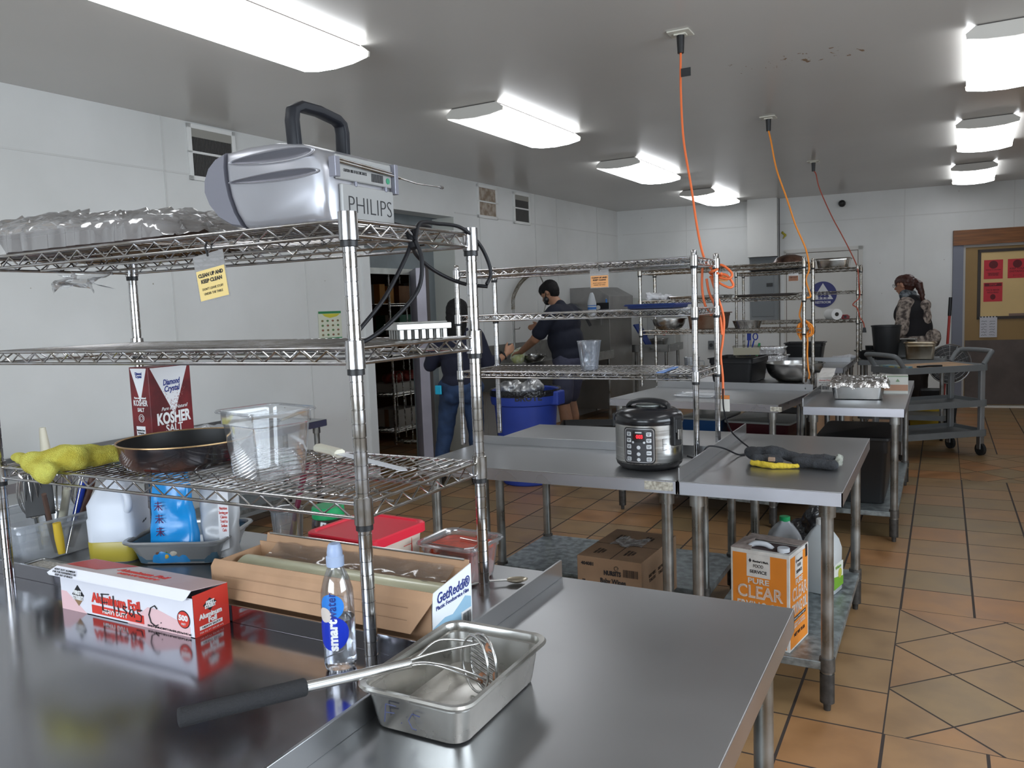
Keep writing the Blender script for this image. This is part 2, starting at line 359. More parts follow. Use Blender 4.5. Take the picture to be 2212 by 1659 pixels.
for x in (-3.2, -.45, .75): bwbox(w, x, x+.012, 0, CEIL, 0, .004)
struct(w.build('trim_3', M_seam))
w = MB(); bwbox(w, -2.36, -1.98, 2.02, CEIL, 0, .16); struct(w.build('wall_chase', mat('chase_white', (.62, .62, .60), .45)))
w = MB(); bwbox(w, -1.965, -1.955, .02, CEIL, 0, .012); struct(w.build('trim_4', mat('dark_joint', (.12, .11, .10), .6)))
w = MB(); bwbox(w, -4.1, -.95, 0, .11, 0, .012); bwbox(w, -.9, .12, 0, .11, 0, .012); struct(w.build('baseboard_back', mat('brown_base_tile', (.13, .06, .03), .5)))
# restroom door: flush slab in a thin frame
t = struct(thing('door_3', None, None, (0, 0, 0)))
w = MB()
for a in ((-1.90, -1.875, 0, 2.075), (-.985, -.93, 0, 2.10), (-1.90, -.93, 2.05, 2.10)): bwbox(w, *a, 0, .018)
w.build('door_casing', mat('casing_cream', (.60, .59, .56), .45), t)
w = MB(); bwbox(w, -1.868, -.992, .02, 2.042, 0, .010); w.build('door_slab', mat('slab_cream', (.62, .615, .585), .45), t)
w = MB(); bwbox(w, -1.876, -1.868, .02, 2.05, 0, .006); bwbox(w, -.992, -.985, .02, 2.05, 0, .006); bwbox(w, -1.876, -.985, 2.043, 2.05, 0, .006)
w.build('door_gap', mat('gap_rust', (.16, .11, .08), .8), t)
# entrance door, tan with grey-brown kick plate, notice board
t = struct(thing('door_4', None, None))
w = MB(); bwbox(w, .235, 1.25, .02, 2.0, 0, .012); w.build('door_leaf', mat('door_tan', (.28, .17, .055), .45, var=.1, vs=3), t)
w = MB(); bwbox(w, .25, 1.24, .03, .84, .012, .018); w.build('kick_plate', mat('kick_brown', (.105, .08, .07), .5, var=.25, vs=5), t)
w = MB(); bwbox(w, .10, .215, 0, 2.03, 0, .05); w.build('door_casing', mat('casing_bluegrey', (.17, .18, .225), .5), t)
w = MB(); bwbox(w, .215, .24, 0, 2.0, 0, .03); bwbox(w, .215, 1.25, 2.0, 2.03, 0, .03); w.build('jamb_strip', mat('jamb_pale', (.42, .40, .38), .5), t)
w = MB(); bwbox(w, .10, 1.4, 2.03, 2.215, 0, .07); w.build('wooden_header', mat('header_wood', (.23, .085, .022), .45, var=.35, vs=3, stretch=(1, 1, 14)), t)
w = MB(); bwbox(w, .30, 1.5, .0, .018, .05, .12); w.build('threshold', mat('threshold_pale', (.72, .68, .62), .5), t)
w = MB()
for a in ((.375, 1.1, 1.10, 1.135), (.375, 1.1, 1.93, 1.965), (.375, .41, 1.10, 1.965)): bwbox(w, *a, .012, .03)
w.build('window_frame', mat('frame_dark', (.035, .025, .02), .5), t)
w = MB(); bwbox(w, .405, 1.1, 1.13, 1.935, .012, .016); w.build('window_board', mat('board_yellow', (.66, .47, .21), .5, var=.08, vs=2), t)
w = MB(); bwbox(w, .72, .95, 1.135, 1.165, .017, .03); w.build('door_closer_bar', mat('bar_brown', (.2, .13, .1), .5), t)
# off-camera walls with windows so daylight comes from behind and from the right
w = MB(); Yn = -2.5
w.box(-4.9, -2.8, Yn-.12, Yn, 0, CEIL).box(.4, 3, Yn-.12, Yn, 0, CEIL).box(-2.8, .4, Yn-.12, Yn, 0, .9).box(-2.8, .4, Yn-.12, Yn, 2.2, CEIL)
struct(w.build('wall_front', M_wall))
w = MB(); w.box(2.6, 2.72, -2.6, -.2, 0, CEIL).box(2.6, 2.72, 3.4, 12.2, 0, CEIL).box(2.6, 2.72, -.2, 3.4, 0, .9).box(2.6, 2.72, -.2, 3.4, 2.2, CEIL)
struct(w.build('wall_right', M_wall))
w = MB()
for x in (-2.8, -1.2, .36): w.box(x, x+.04, Yn-.06, Yn, .9, 2.2)
w.box(-2.8, .4, Yn-.06, Yn, .9, .94).box(-2.8, .4, Yn-.06, Yn, 2.16, 2.2)
struct(w.build('window_1', M_white))
w = MB()
for y in (-.2, 1.6, 3.36): w.box(2.6, 2.66, y, y+.04, .9, 2.2)
w.box(2.6, 2.66, -.2, 3.4, .9, .94).box(2.6, 2.66, -.2, 3.4, 2.16, 2.2)
struct(w.build('window_2', M_white))
# store room behind the doorway
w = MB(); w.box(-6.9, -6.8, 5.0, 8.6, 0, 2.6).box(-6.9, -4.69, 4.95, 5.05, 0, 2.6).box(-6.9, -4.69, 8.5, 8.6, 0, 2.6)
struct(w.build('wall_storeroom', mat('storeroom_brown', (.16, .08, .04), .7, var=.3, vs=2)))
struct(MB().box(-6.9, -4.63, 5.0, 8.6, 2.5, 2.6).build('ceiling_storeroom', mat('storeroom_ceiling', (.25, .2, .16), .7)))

# ---------------- ceiling lights ----------------
M_lens = mat('lit_lens', (.9, .9, .9), .4, emis=(.93, .96, 1.0, 4.6), bump=.3, bs=120)
M_lens_warm = mat('lit_lens_edge', (.9, .88, .8), .4, emis=(1.0, .96, .86, 1.6))
M_lens_cap = mat('lens_end_cap', (.60, .575, .53), .45)
def make_light():
    t = thing('ceiling_light', '', 'light')
    w2, L = .215, 1.22
    prof = [(-w2+.045, 0), (-w2+.03, -.012), (-w2, -.035), (-w2+.004, -.058), (-w2*.55, -.074), (0, -.080), (w2*.55, -.074), (w2-.004, -.058), (w2, -.035), (w2-.03, -.012), (w2-.045, 0)]
    MB().prism([(p[0]*.985, p[1]-.006) for p in prof], .012, L-.012, 'y').build('lens', M_lens, t, smooth=40)
    for y0, y1 in ((-.004, .012), (L-.012, L+.004)):
        MB().prism(prof, y0, y1, 'y').build('end_cap', M_lens_cap, t)
    for y in (.012, L-.018):
        MB().prism([(p[0]*1.012, p[1]*1.01-.003) for p in prof[2:9]] + [(p[0]*.985, p[1]*.95) for p in reversed(prof[2:9])], y, y+.006, 'y').build('lens_rim', M_lens_warm, t)
    MB().box(-w2+.05, w2-.05, -.006, L+.006, -.004, 0).build('housing', mat('housing_dark', (.07, .06, .055), .6), t)
    return t
L0 = make_light(); first = True
LS = [(-2.77, 2.14, 'large ceiling light at upper left, nearest the camera in the left row'), (-2.725, 4.70, 'ceiling light second nearest in the left row, with bluish tubes'),
      (-2.665, 7.20, 'third ceiling light of the left row, left of the first orange cord'), (-2.61, 9.73, 'farthest ceiling light of the left row, crossed by the first orange cord'),
      (.30, 4.83, 'ceiling light at the upper right corner, nearest of the right row'), (.285, 7.36, 'middle ceiling light of the right row'),
      (.27, 9.87, 'farthest ceiling light of the right row, above the tan door'),
      (-2.83, -.4, 'ceiling light behind the camera in the left row'), (.32, 2.3, 'ceiling light above the aisle beside the camera'), (.34, -.25, 'ceiling light behind the camera in the right row')]
for x, y, lab in LS:
    o = L0 if first else copy_tree(L0); first = False
    o.location = (x, y, CEIL-.001); o.rotation_euler = (0, 0, math.radians(-1.2)); o['label'] = lab; o['group'] = 'fluorescent ceiling lights in two rows'
# ---------------- steel work tables ----------------
M_apron = mat('table_edge_steel', (.58, .58, .63), .3, 1., var=.06, vs=2, rvar=.05)
def table(label, x0, x1, y0, y1, z=.8, splash=None, sh=.045, rz=0, pivot=None, shelf=True, legs=((0,0),(1,0),(0,1),(1,1)), group=None, thick=.05, ins=.055, smat=None, shz=.18, name='work_table', lr=.021):
    cx, cy = pivot or ((x0+x1)/2, (y0+y1)/2)
    t = thing(name, label, 'table', (cx, cy, 0), rz, group)
    X0, X1, Y0, Y1 = x0-cx, x1-cx, y0-cy, y1-cy
    sm = smat or M_steel
    MB().box(X0, X1, Y0, Y1, z-.003, z).build('tabletop', sm, t, bevel=.0012)
    a = MB()
    a.box(X0, X1, Y0, Y0+.004, z-thick, z-.003).box(X0, X1, Y1-.004, Y1, z-thick, z-.003).box(X0, X0+.004, Y0, Y1, z-thick, z-.003).box(X1-.004, X1, Y0, Y1, z-thick, z-.003)
    a.box(X0+.1, X1-.1, (Y0+Y1)/2-.05, (Y0+Y1)/2+.05, z-.03, z-.004)
    a.build('apron', M_apron, t)
    if splash:
        s = MB()
        for k in splash:
            if k == 'back': s.box(X0, X1, Y1-.006, Y1, z, z+sh)
            if k == 'front': s.box(X0, X1, Y0, Y0+.006, z, z+sh)
            if k == 'left': s.box(X0, X0+.006, Y0, Y1, z, z+sh)
            if k == 'right': s.box(X1-.006, X1, Y0, Y1, z, z+sh)
        s.build('backsplash', sm, t, bevel=.001)
    for i, j in legs:
        lx = (X0+ins) if i == 0 else (X1-ins); ly = (Y0+ins) if j == 0 else (Y1-ins)
        l = MB(); l.cyl((lx, ly, .09), (lx, ly, z-thick+.03), lr, n=16); l.cyl((lx, ly, z-thick-.05), (lx, ly, z-.004), lr+.007, n=16)
        lg = l.build('leg', M_leg, t, smooth=40)
        MB().cyl((lx, ly, .03), (lx, ly, .135), lr+.004, n=16).cyl((lx, ly, 0), (lx, ly, .03), .012, .014, n=12).build('leg_foot', mat('foot_dark', (.09, .085, .08), .5, .7, var=.3, vs=40), lg, smooth=40)
        if shelf: MB().cyl((lx, ly, shz-.035), (lx, ly, shz+.012), lr+.006, n=16).build('shelf_bracket', mat('bracket_dark', (.15, .14, .13), .5, .8, var=.3, vs=40), lg, smooth=40)
    if shelf:
        MB().box(X0+ins-.018, X1-ins+.018, Y0+ins-.018, Y1-ins+.018, shz-.03, shz).build('undershelf', M_galv, t, bevel=.002)
    return t
G1 = 'stainless steel work tables'
table('steel table at lower left under the aluminum foil box', -2.75, -.826, .30, 1.214, splash=('back',), sh=.038, group=G1, smat=M_steel_g)
table('steel table behind the low splash, holding the cling film box and red lidded tub', -2.75, -.826, 1.218, 1.768, group=G1)
table('large empty steel table at the bottom centre carrying the steel pan and masher', -.820, -.272, .50, 1.746, splash=('left',), sh=.042, group=G1)
table('steel table carrying the rice cooker', -2.02, -.862, 2.872, 3.405, splash=('back',), sh=.04, group=G1)
table('steel table just behind the rice cooker, with water marks', -2.0, -.865, 3.41, 4.05, group=G1)
table('steel table carrying the grey oven glove, oil carton on its lower shelf', -.855, -.290, 2.87, 4.02, splash=('left',), sh=.05, group=G1)
RZ3 = math.radians(-7)
table('empty steel table front, left of the foil covered tray', -2.02, -.84, 5.22, 6.02, splash=('back',), sh=.05, rz=RZ3, pivot=(-1.39, 5.61), group=G1, shelf=True)
table('steel table holding the large mixing bowl and black crate', -2.05, -.90, 6.04, 6.93, rz=RZ3, pivot=(-1.39, 5.61), group=G1)
table('steel table carrying the foil covered tray', -.745, -.185, 5.11, 6.80, splash=('left',), sh=.05, group=G1)
table('steel table behind the large mixing bowl with crinkled foil pans', -2.0, -.80, 7.95, 8.62, splash=('back',), sh=.05, group=G1, shelf=False)
table('farthest steel table, holding a black tub before the restroom door', -2.0, -.80, 8.64, 9.30, group=G1, shelf=False)
table('low steel side table along the left wall with pans and trays', -4.50, -4.07, 1.6, 4.64, z=.68, splash=('left',), sh=.06, shelf=True)

M_stk = mat('torn_sticker', (.60, .58, .50), .7, var=.5, vs=60, col2=(.30, .27, .22))
for o in [q for q in bpy.data.objects if q.name.startswith('work_table') and q.parent is None]:
    if 'rice cooker' in o['label'] and 'carrying' in o['label']: MB().box(.455, .565, -.2675, -.2662, .760, .793).build('torn_sticker', M_stk, o)
    if o['label'].startswith('empty steel table'): MB().box(.505, .575, -.4112, -.4098, .760, .790).build('torn_sticker', M_stk, o)
# ---------------- wire shelving racks ----------------
def make_rack(label, x0, x1, y0, y1, zb, ztop, shelves, chrome, posts=4, ct=.006, group='chrome wire shelving racks', wires=True, rz=0, pitch=.0254, tw=.0055):
    """posts at the four corners; shelves: heights of the top rim"""
    t = thing('wire_shelving_rack', label, 'rack', ((x0+x1)/2, (y0+y1)/2, zb), rz, group)
    hx, hy = (x1-x0)/2, (y1-y0)/2; H = ztop-zb; R = .0127
    corners = ((-hx, -hy), (hx, -hy), (hx, hy), (-hx, hy))
    for cx, cy in corners:
        prof = [(R, 0)]; mb = MB(); z = .03
        while z < H-.01:
            prof += [(R, z-.0012), (R-.0011, z-.0006), (R-.0011, z+.0006), (R, z+.0012)]; z += pitch
        prof += [(R, H-.004), (R-.003, H)]
        mb.lathe(prof, (cx, cy, 0), 16)
        mb.build('post', chrome, t, smooth=50)
    for k, zs in enumerate(shelves):
        z = zs-zb; m = MB()
        zt, zl = z-.003, z-.030
        E = [((-hx+R, -hy), (hx-R, -hy)), ((hx, -hy+R), (hx, hy-R)), ((hx-R, hy), (-hx+R, hy)), ((-hx, hy-R), (-hx, -hy+R))]
        for (a, b) in E:
            m.cyl((*a, zt), (*b, zt), .0036, n=8); m.cyl((*a, zl), (*b, zl), .0036, n=8)
            L = math.dist(a, b); n = max(2, int(L/.062)); pts = []
            for i in range(2*n+1):
                f = (.02+(L-.04)*i/(2*n))/L; pts.append((a[0]+(b[0]-a[0])*f, a[1]+(b[1]-a[1])*f, zt-.004 if i % 2 else zl+.002))
            m.tube(pts, .0022, n=6)
        # deck wires run front to back, supported by lengthwise trusses
        n = int(2*hx/.0225)
        for i in range(1, n):
            x = -hx+2*hx*i/n; m.cyl((x, -hy, zt+.002), (x, hy, zt+.002), .0016, n=6, caps=False)
        for q in (-hy*.5, 0, hy*.5) if hy > .15 else (0,):
            m.cyl((-hx+.01, q, zt-.003), (hx-.01, q, zt-.003), .002, n=6)
        for q in (-hy*.36, hy*.36):
            m.cyl((-hx+.03, q, zl), (hx-.03, q, zl), .003, n=6)
            nn = max(4, int(2*hx/.062)); m.tube([(-hx+.05+(2*hx-.1)*i/(2*nn), q, zt-.005 if i % 2 else zl+.002) for i in range(2*nn+1)], .0019, n=5)
        sh = m.build('shelf', chrome, t, smooth=50)
        c = MB()
        for cx, cy in corners:
            MB().lathe([(R+.0005, zl-.010), (R+.0052, zl-.009), (R+.0046, zt+ct), (R+.0005, zt+ct+.001)], (cx, cy, 0), 20).build('corner_collar', chrome, sh, smooth=60)
            MB().lathe([(R+.0005, zl-.021), (R+.0032, zl-.020), (R+.0032, zl-.010), (R+.0005, zl-.010)], (cx, cy, 0), 16).build('sleeve_clip', M_black, sh, smooth=60)
    return t
make_rack('near wire rack carrying the silver stereo, frying pan and salt box', -2.07, -.93, 1.146, 1.566, .8, 1.640, (1.628, 1.400, 1.115), M_chrome, ct=.014)
make_rack('second wire rack, standing behind the rice cooker with an upright plastic cup on it', -2.075, -.915, 3.350, 3.722, .8, 1.672, (1.645, 1.431, 1.160), M_chrome)
make_rack('third wire rack, holding the mixing bowl and rusty pan, wound with the orange cord knot', -2.10, -.862, 6.10, 6.42, .8, 1.742, (1.712, 1.474, 1.240), M_chrome_old, rz=math.radians(-3))
make_rack('farthest wire rack, in front of the restroom sign with a paper towel roll', -1.93, -.745, 8.70, 9.05, .8, 1.765, (1.738, 1.507, 1.222), M_chrome_old)
# ---------------- soft shapes ----------------
def organic(name, m, parent, elems, voxel=.01, amp=0., freq=10., sm=4, seed=0, flat=None):
    """one continuous surface fused from ('e', centre, radii[, rot]) and ('c', p0, p1, r0, r1) pieces"""
    bm = bmesh.new()
    for e in elems:
        if e[0] == 'e':
            M = Matrix.Translation(Vector(e[1]))
            if len(e) > 3: M = M @ Matrix.Rotation(e[3][0], 4, e[3][1])
            M = M @ Matrix.Diagonal((*e[2], 1)); bmesh.ops.create_uvsphere(bm, u_segments=24, v_segments=16, radius=1, matrix=M)
        else:
            p0, p1 = Vector(e[1]), Vector(e[2]); r0, r1 = e[3], e[4]; d = p1-p0; L = d.length
            Q = d.to_track_quat('Z', 'Y').to_matrix().to_4x4()
            bmesh.ops.create_cone(bm, segments=20, radius1=r0, radius2=r1, depth=L, cap_ends=True, matrix=Matrix.Translation((p0+p1)/2) @ Q)
            for p, r in ((p0, r0), (p1, r1)): bmesh.ops.create_uvsphere(bm, u_segments=16, v_segments=10, radius=r, matrix=Matrix.Translation(p))
    me = bpy.data.meshes.new(name); bm.to_mesh(me); bm.free()
    o = bpy.data.objects.new(name, me); COL.objects.link(o)
    r = o.modifiers.new('r', 'REMESH'); r.mode = 'VOXEL'; r.voxel_size = voxel
    s = o.modifiers.new('s', 'SMOOTH'); s.iterations = sm; s.factor = .5
    bpy.context.view_layer.update(); dg = bpy.context.evaluated_depsgraph_get()
    m2 = bpy.data.meshes.new_from_object(o.evaluated_get(dg)); m2.name = name
    o.modifiers.clear(); o.data = m2; bpy.data.meshes.remove(me)
    if amp or flat is not None:
        nv = [Vector(v.normal) for v in m2.vertices]
        for v, n in zip(m2.vertices, nv):
            if amp:
                k = noise.noise(v.co*freq+Vector((seed, 0, 0)))+.5*noise.noise(v.co*freq*2.3+Vector((0, seed, 3)))
                v.co += n*(amp*k)
            if flat is not None and v.co.z < flat: v.co.z = flat
    m2.materials.clear(); m2.materials.append(m)
    for p in m2.polygons: p.use_smooth = True
    if parent: o.parent = parent
    return o
def hand(w, d, n, side, L=.175, curl=.5):
    """capsules for a hand: w wrist, d pointing direction, n back-of-hand direction, side = direction of the thumb side"""
    w, d, n, s = Vector(w), Vector(d).normalized(), Vector(n).normalized(), Vector(side).normalized(); out = []
    for k in (-1.1, -.35, .35, 1.1): out.append(('c', w+d*.012, w+d*.085+s*(.021*k), .020, .0135))
    for k, l in ((1.15, .062), (.4, .074), (-.4, .069), (-1.15, .052)):
        b = w+d*.090+s*(.021*k); a = curl*.7; d1 = (d*math.cos(a)-n*math.sin(a)); d2 = (d*math.cos(a*2.1)-n*math.sin(a*2.1))
        m = b+d1*l*.55; out += [('c', b, m, .0092, .0084), ('c', m, m+d2*l*.45, .0084, .0070)]
    t0 = w+d*.03+s*.026; t1 = t0+(d*.6+s*.75-n*.25).normalized()*.042; out += [('c', t0, t1, .0125, .0105), ('c', t1, t1+(d*.9+s*.25-n*.3).normalized()*.032, .0105, .008)]
    return out
def bend(o, R, a0=0.):
    """wrap a flat mesh (x along, z up, y = 0 plane) around a vertical cylinder of radius R, front at -y"""
    for v in o.data.vertices:
        x, y, z = v.co; a = x/R+a0; r = R-y; v.co = (r*math.sin(a), -r*math.cos(a), z)
    return o
def patch(name, m, parent, poly, R, z0=0, off=.0006, a0=0., n=14):
    """curved sticker: polygon given in (arc length, height), wrapped on a cylinder"""
    xs = [p[0] for p in poly]; b = bmesh.new(); vs = [b.verts.new((x, -off, z+z0)) for x, z in poly]; b.faces.new(vs)
    x0, x1 = min(xs), max(xs)
    for i in range(1, n):
        x = x0+(x1-x0)*i/n; bmesh.ops.bisect_plane(b, geom=b.verts[:]+b.edges[:]+b.faces[:], plane_co=(x, 0, 0), plane_no=(1, 0, 0))
    me = bpy.data.meshes.new(name); b.to_mesh(me); b.free(); me.materials.append(m)
    o = bpy.data.objects.new(name, me); COL.objects.link(o)
    if parent: o.parent = parent
    return bend(o, R, a0)
def circ(cx, cy, rx, ry=None, n=24): ry = ry or rx; return [(cx+rx*math.cos(2*PI*i/n), cy+ry*math.sin(2*PI*i/n)) for i in range(n)]
def decal(name, m, parent, poly, o, u, v, off=.0005):
    """thin printed shape on a flat face"""
    u, v = Vector(u).normalized(), Vector(v).normalized(); n = u.cross(v); o = Vector(o)
    mb = MB(); A = [o+u*a+v*b+n*off for a, b in poly]; B = [o+u*a+v*b for a, b in poly]; k = len(poly)
    mb.add(A+B, [tuple(range(k)), tuple(range(2*k-1, k-1, -1))]+[(i, (i+1) % k, (i+1) % k+k, i+k) for i in range(k)])
    return mb.build(name, m, parent)
def strokes(name, m, parent, S, o, u, v, r=.0011, sc=1.):
    u, v = Vector(u).normalized(), Vector(v).normalized(); mb = MB(); o = Vector(o)
    for s in S: mb.tube([o+u*(a*sc)+v*(b*sc) for a, b in s], r, 5)
    return mb.build(name, m, parent)
def barcode(parent, o, u, v, w, h, m, name='barcode'):
    random.seed(3); u, v = Vector(u).normalized(), Vector(v).normalized(); n = u.cross(v); mb = MB(); x = 0; o = Vector(o)
    while x < w:
        b = random.choice((.6, 1, 1.6))*w/50; p = o+u*x+n*.0007
        mb.add([p, p+u*b, p+u*b+v*h, p+v*h], [(0, 1, 2, 3)]); x += b+random.choice((.6, 1, 1.4))*w/50
    return mb.build(name, m, parent)
def rr_tub(w, d, h, wall=.0018, taper=.012, r=.02, rim=.012, lip=.006, seg=4, bottom_r=None):
    """open rounded-rectangle pan centred on the origin, with out-turned rim"""
    mb = MB(); R = []
    def ring(ww, dd, rr, z): return [(x, y, z) for x, y in rrect(-ww/2, ww/2, -dd/2, dd/2, rr, seg)]
    iw, idp = w-2*rim, d-2*rim
    R.append(ring(iw-2*taper-.02, idp-2*taper-.02, r*.7, 0)); R.append(ring(iw-2*taper-.004, idp-2*taper-.004, r, .004)); R.append(ring(iw-2*taper, idp-2*taper, r, .014))
    R.append(ring(iw-.4*taper, idp-.4*taper, r, h*.78)); R.append(ring(iw+.002, idp+.002, r, h*.80)); R.append(ring(iw+.002, idp+.002, r, h-.006)); R.append(ring(iw+.006, idp+.006, r+.002, h-.001))
    R.append(ring(w-.004, d-.004, r+rim*.4, h)); R.append(ring(w, d, r+rim*.4, h-.003)); R.append(ring(w-.002, d-.002, r+rim*.4, h-lip))
    R.append(ring(w-.004, d-.004, r+rim*.4, h-lip)); R.append(ring(w-.006, d-.006, r+rim*.4, h-.004))
    mb.loops(R, cap0=True, cap1=False)
    return mb
# crinkled foil cover: a sheet draped on a pan
def crinkle(x, y, a, f, s=0.): return a*(abs(noise.noise(Vector((x*f+s, y*f, s))))*1.6-.4)+a*.6*noise.noise(Vector((x*f*2.7, y*f*2.7+s, 1.7)))
M_foil = mat('aluminium_foil', (.82, .82, .83), .16, 1., bump=.5, bs=90)
M_card = mat('kraft_cardboard', (.46, .28, .165), .75, var=.12, vs=12)
M_card_d = mat('kraft_cardboard_aged', (.30, .185, .11), .75, var=.15, vs=9)
M_ink = mat('black_ink', (.015, .015, .018), .5)
M_ink_w = mat('white_print', (.75, .75, .75), .5)
M_red = mat('red_print', (.62, .045, .03), .5)
M_clear = clear('clear_plastic', gloss=.07, haze=.07)
M_clear_tub = clear('hazy_plastic', gloss=.06, haze=.28, hazecol=(.62, .66, .72))
M_film = clear('plastic_film', gloss=.20, rough=.09, haze=.20, hazecol=(.85, .83, .83))
M_skin = mat('skin_tan', (.36, .185, .11), .5, var=.12, vs=20)
M_hair = mat('hair_black', (.010, .009, .009), .7, var=.3, vs=40, spec=.25)
# ======== things on the near rack ========
D1, D2, D3 = 1.6292, 1.4012, 1.1162     # deck heights
# silver stereo lying with its side to us, back panel to the right
M_sil = mat('stereo_silver', (.42, .42, .45), .30, .6); M_sil_d = mat('stereo_grey', (.25, .25, .29), .34, .5)
M_back = mat('stereo_back_panel', (.30, .30, .295), .45, .2)
t = thing('portable_stereo', 'silver portable stereo with a black handle on top of the near wire rack', 'stereo', (-1.0, 1.185, D1))
def closed_curve(P, n=5):
    out = []; N = len(P)
    for i in range(N):
        p0, p1, p2, p3 = (Vector(P[(i+k) % N]) for k in (-1, 0, 1, 2))
        for k in range(n): q = k/n; out.append(tuple(.5*((2*p1)+(p2-p0)*q+(2*p0-5*p1+4*p2-p3)*q*q+(3*p1-p0-3*p2+p3)*q**3)))
    return out
L = .212
def inset(P, k, c): return [(c[0]+(x-c[0])*k, c[1]+(z-c[1])*k) for x, z in P]
def slab(P, c, nm, m, rings, par):
    MB().loops([[Vector((x, y, z)) for x, z in inset(P, k, c)] for y, k in rings]).build(nm, m, par, smooth=50)
top = [(-.262, .158), (-.20, .163), (-.13, .162), (-.07, .153), (-.035, .138), (-.012, .118), (-.004, .098), (-.004, .055), (-.004, .003), (-.06, .002), (-.12, .001), (-.18, .001), (-.222, .006)]
seam = [(-.243, .035), (-.257, .07), (-.264, .105), (-.265, .132)]
slab(top+seam, (-.15, .088), 'stereo_body', M_sil, ((-.004, .80), (.0, .90), (.004, .955), (.014, .99), (.03, 1.), (L-.03, 1.), (L-.014, .99), (L-.004, .955), (L, .9)), t)
g = [(-.2625, .1585), (-.290, .150), (-.312, .134), (-.326, .109), (-.328, .085), (-.316, .058), (-.290, .030), (-.255, .012), (-.226, .0065)]+[(x-.0015, z) for x, z in seam]
slab(g, (-.275, .090), 'speaker_grille', M_sil_d, ((.0, .93), (.004, .97), (.014, 1.), (L-.014, 1.), (L-.004, .97), (L, .93)), t)
# two sculpted finger-like grooves on the end face (raised lips around dark hollows)
for zc, w0, w1, hh in ((.134, -.245, -.030, .0155), (.096, -.248, -.022, .0115)):
    def ell(k, y, dx=0, dz=0):
        cx = (w0+w1)/2+dx; rx = (w1-w0)/2; out = []
        for i in range(36):
            a = 2*PI*i/36; wid = hh*(.50+.50*(math.cos(a)+1)/2); out.append(Vector((cx+(rx-(1-k)*hh*1.6)*math.cos(a), y, zc+dz+wid*k*math.sin(a)+.006*math.sin(PI*(i/36)*2)**2*0)))
        return out
    MB().loops([ell(1.16, -.0038), ell(1.08, -.0075), ell(.96, -.0078), ell(.80, -.0050)], cap0=False, cap1=False).build('groove_lip', M_sil, t, smooth=70)
    MB().loops([ell(.80, -.0050), ell(.45, -.0043), ell(.2, -.0042)], cap0=False).build('side_groove', mat('groove_shadow_grey', (.13, .13, .15), .3, .6), t, smooth=70)
# back panel details facing +x
bk = MB(); bk.box(-.004, .004, .03, L-.02, .004, .075).box(-.004, .0015, .02, L-.02, .082, .128)
bk.build('back_panel', M_back, t, bevel=.003)
MB().box(.0, .006, .07, .075, .072, .082).box(0, .006, .165, .170, .072, .082).box(-.008, .008, .010, .024, .085, .122).box(-.004, .010, L-.02, L-.008, .07, .13).build('panel_clips', M_sil_d, t, bevel=.001)
text('brand_lettering', 'PHILIPS', M_ink, t, (.0042, .115, .036), (0, 1, 0), (0, 0, 1), .046, width=.135, bold=-.0008)
text('rating_text', 'CAUTION  RISK OF ELECTRIC SHOCK', M_ink, t, (.0018, .075, .10), (0, 1, 0), (0, 0, 1), .008, width=.07)
mb = MB()
for i in range(11): mb.box(.0015, .0022, .125+i*.0035, .127+i*.0035, .088, .104)
mb.build('back_vent', M_ink, t)
MB().cyl((.0015, .178, .095), (.0025, .178, .095), .006, n=16).build('aux_socket', mat('socket_green', (.03, .22, .12), .5), t)
hp = [(-.095, .020, .140), (-.095, .016, .200), (-.095, .020, .220), (-.092, .036, .229), (-.090, .085, .229), (-.090, .138, .222), (-.090, .152, .214), (-.090, .156, .198), (-.090, .155, .135)]
hb = MB(); R = []
for i, p in enumerate(hp):
    q = Vector(hp[min(i+1, len(hp)-1)])-Vector(hp[max(i-1, 0)]); q.normalize(); s = Vector((1, 0, 0)); nn = q.cross(s).normalized()
    R.append([Vector(p)+s*(a*.014)+nn*(b*.0095) for a, b in ((-1, -.6), (-.6, -1), (.6, -1), (1, -.6), (1, .6), (.6, 1), (-.6, 1), (-1, .6))])
hb.loops(R); hb.build('carry_handle', mat('handle_black', (.008, .009, .013), .45, spec=.35), t, smooth=60, bevel=.001)
MB().tube([(.004, .015, .114), (.006, .19, .107), (.008, .212, .105)], .003, 8).tube([(.004, .015, .119), (.006, .185, .112)], .0026, 8).tube([(.008, .205, .105), (.01, .27, .100), (.01, .365, .103)], .0017, 6).cyl((.01, .362, .103), (.01, .371, .103), .0034).build('antenna', M_chrome, t, smooth=60)
# cord of the stereo, hanging in a loop below the shelf and running to the back post
M_cord = mat('cord_black', (.006, .006, .008), .45, spec=.3)
cd = MB()
cd.tube(smooth_path([(-1.03, 1.395, D1+.02), (-1.02, 1.45, D1+.012), (-.98, 1.48, D1+.010), (-.955, 1.40, D1+.006), (-.942, 1.36, D1-.02), (-.938, 1.33, D1-.06), (-.95, 1.27, D1-.14), (-.975, 1.22, 1.43), (-.985, 1.205, 1.409), (-.965, 1.22, 1.407), (-.94, 1.27, 1.44), (-.915, 1.33, 1.50), (-.912, 1.345, 1.56), (-.925, 1.345, D1-.03)], 8), .0042, 8)
cd.tube(smooth_path([(-.925, 1.345, D1-.03), (-.93, 1.37, D1+.006), (-.94, 1.45, D1+.012), (-.93, 1.53, D1+.008), (-.912, 1.58, D1-.03), (-.900, 1.60, D1-.085), (-.905, 1.588, D1-.115)], 8), .0042, 8)
cd.tube(smooth_path([(-.925, 1.345, D1-.03), (-1.0, 1.45, D1-.045), (-1.0, 1.52, D1-.08), (-.96, 1.57, D1-.11), (-.905, 1.592, D1-.12)], 8), .0042, 8)
cd.tube([(-.942, 1.35, D1-.012), (-.930, 1.345, D1-.045)], .0085, 8)
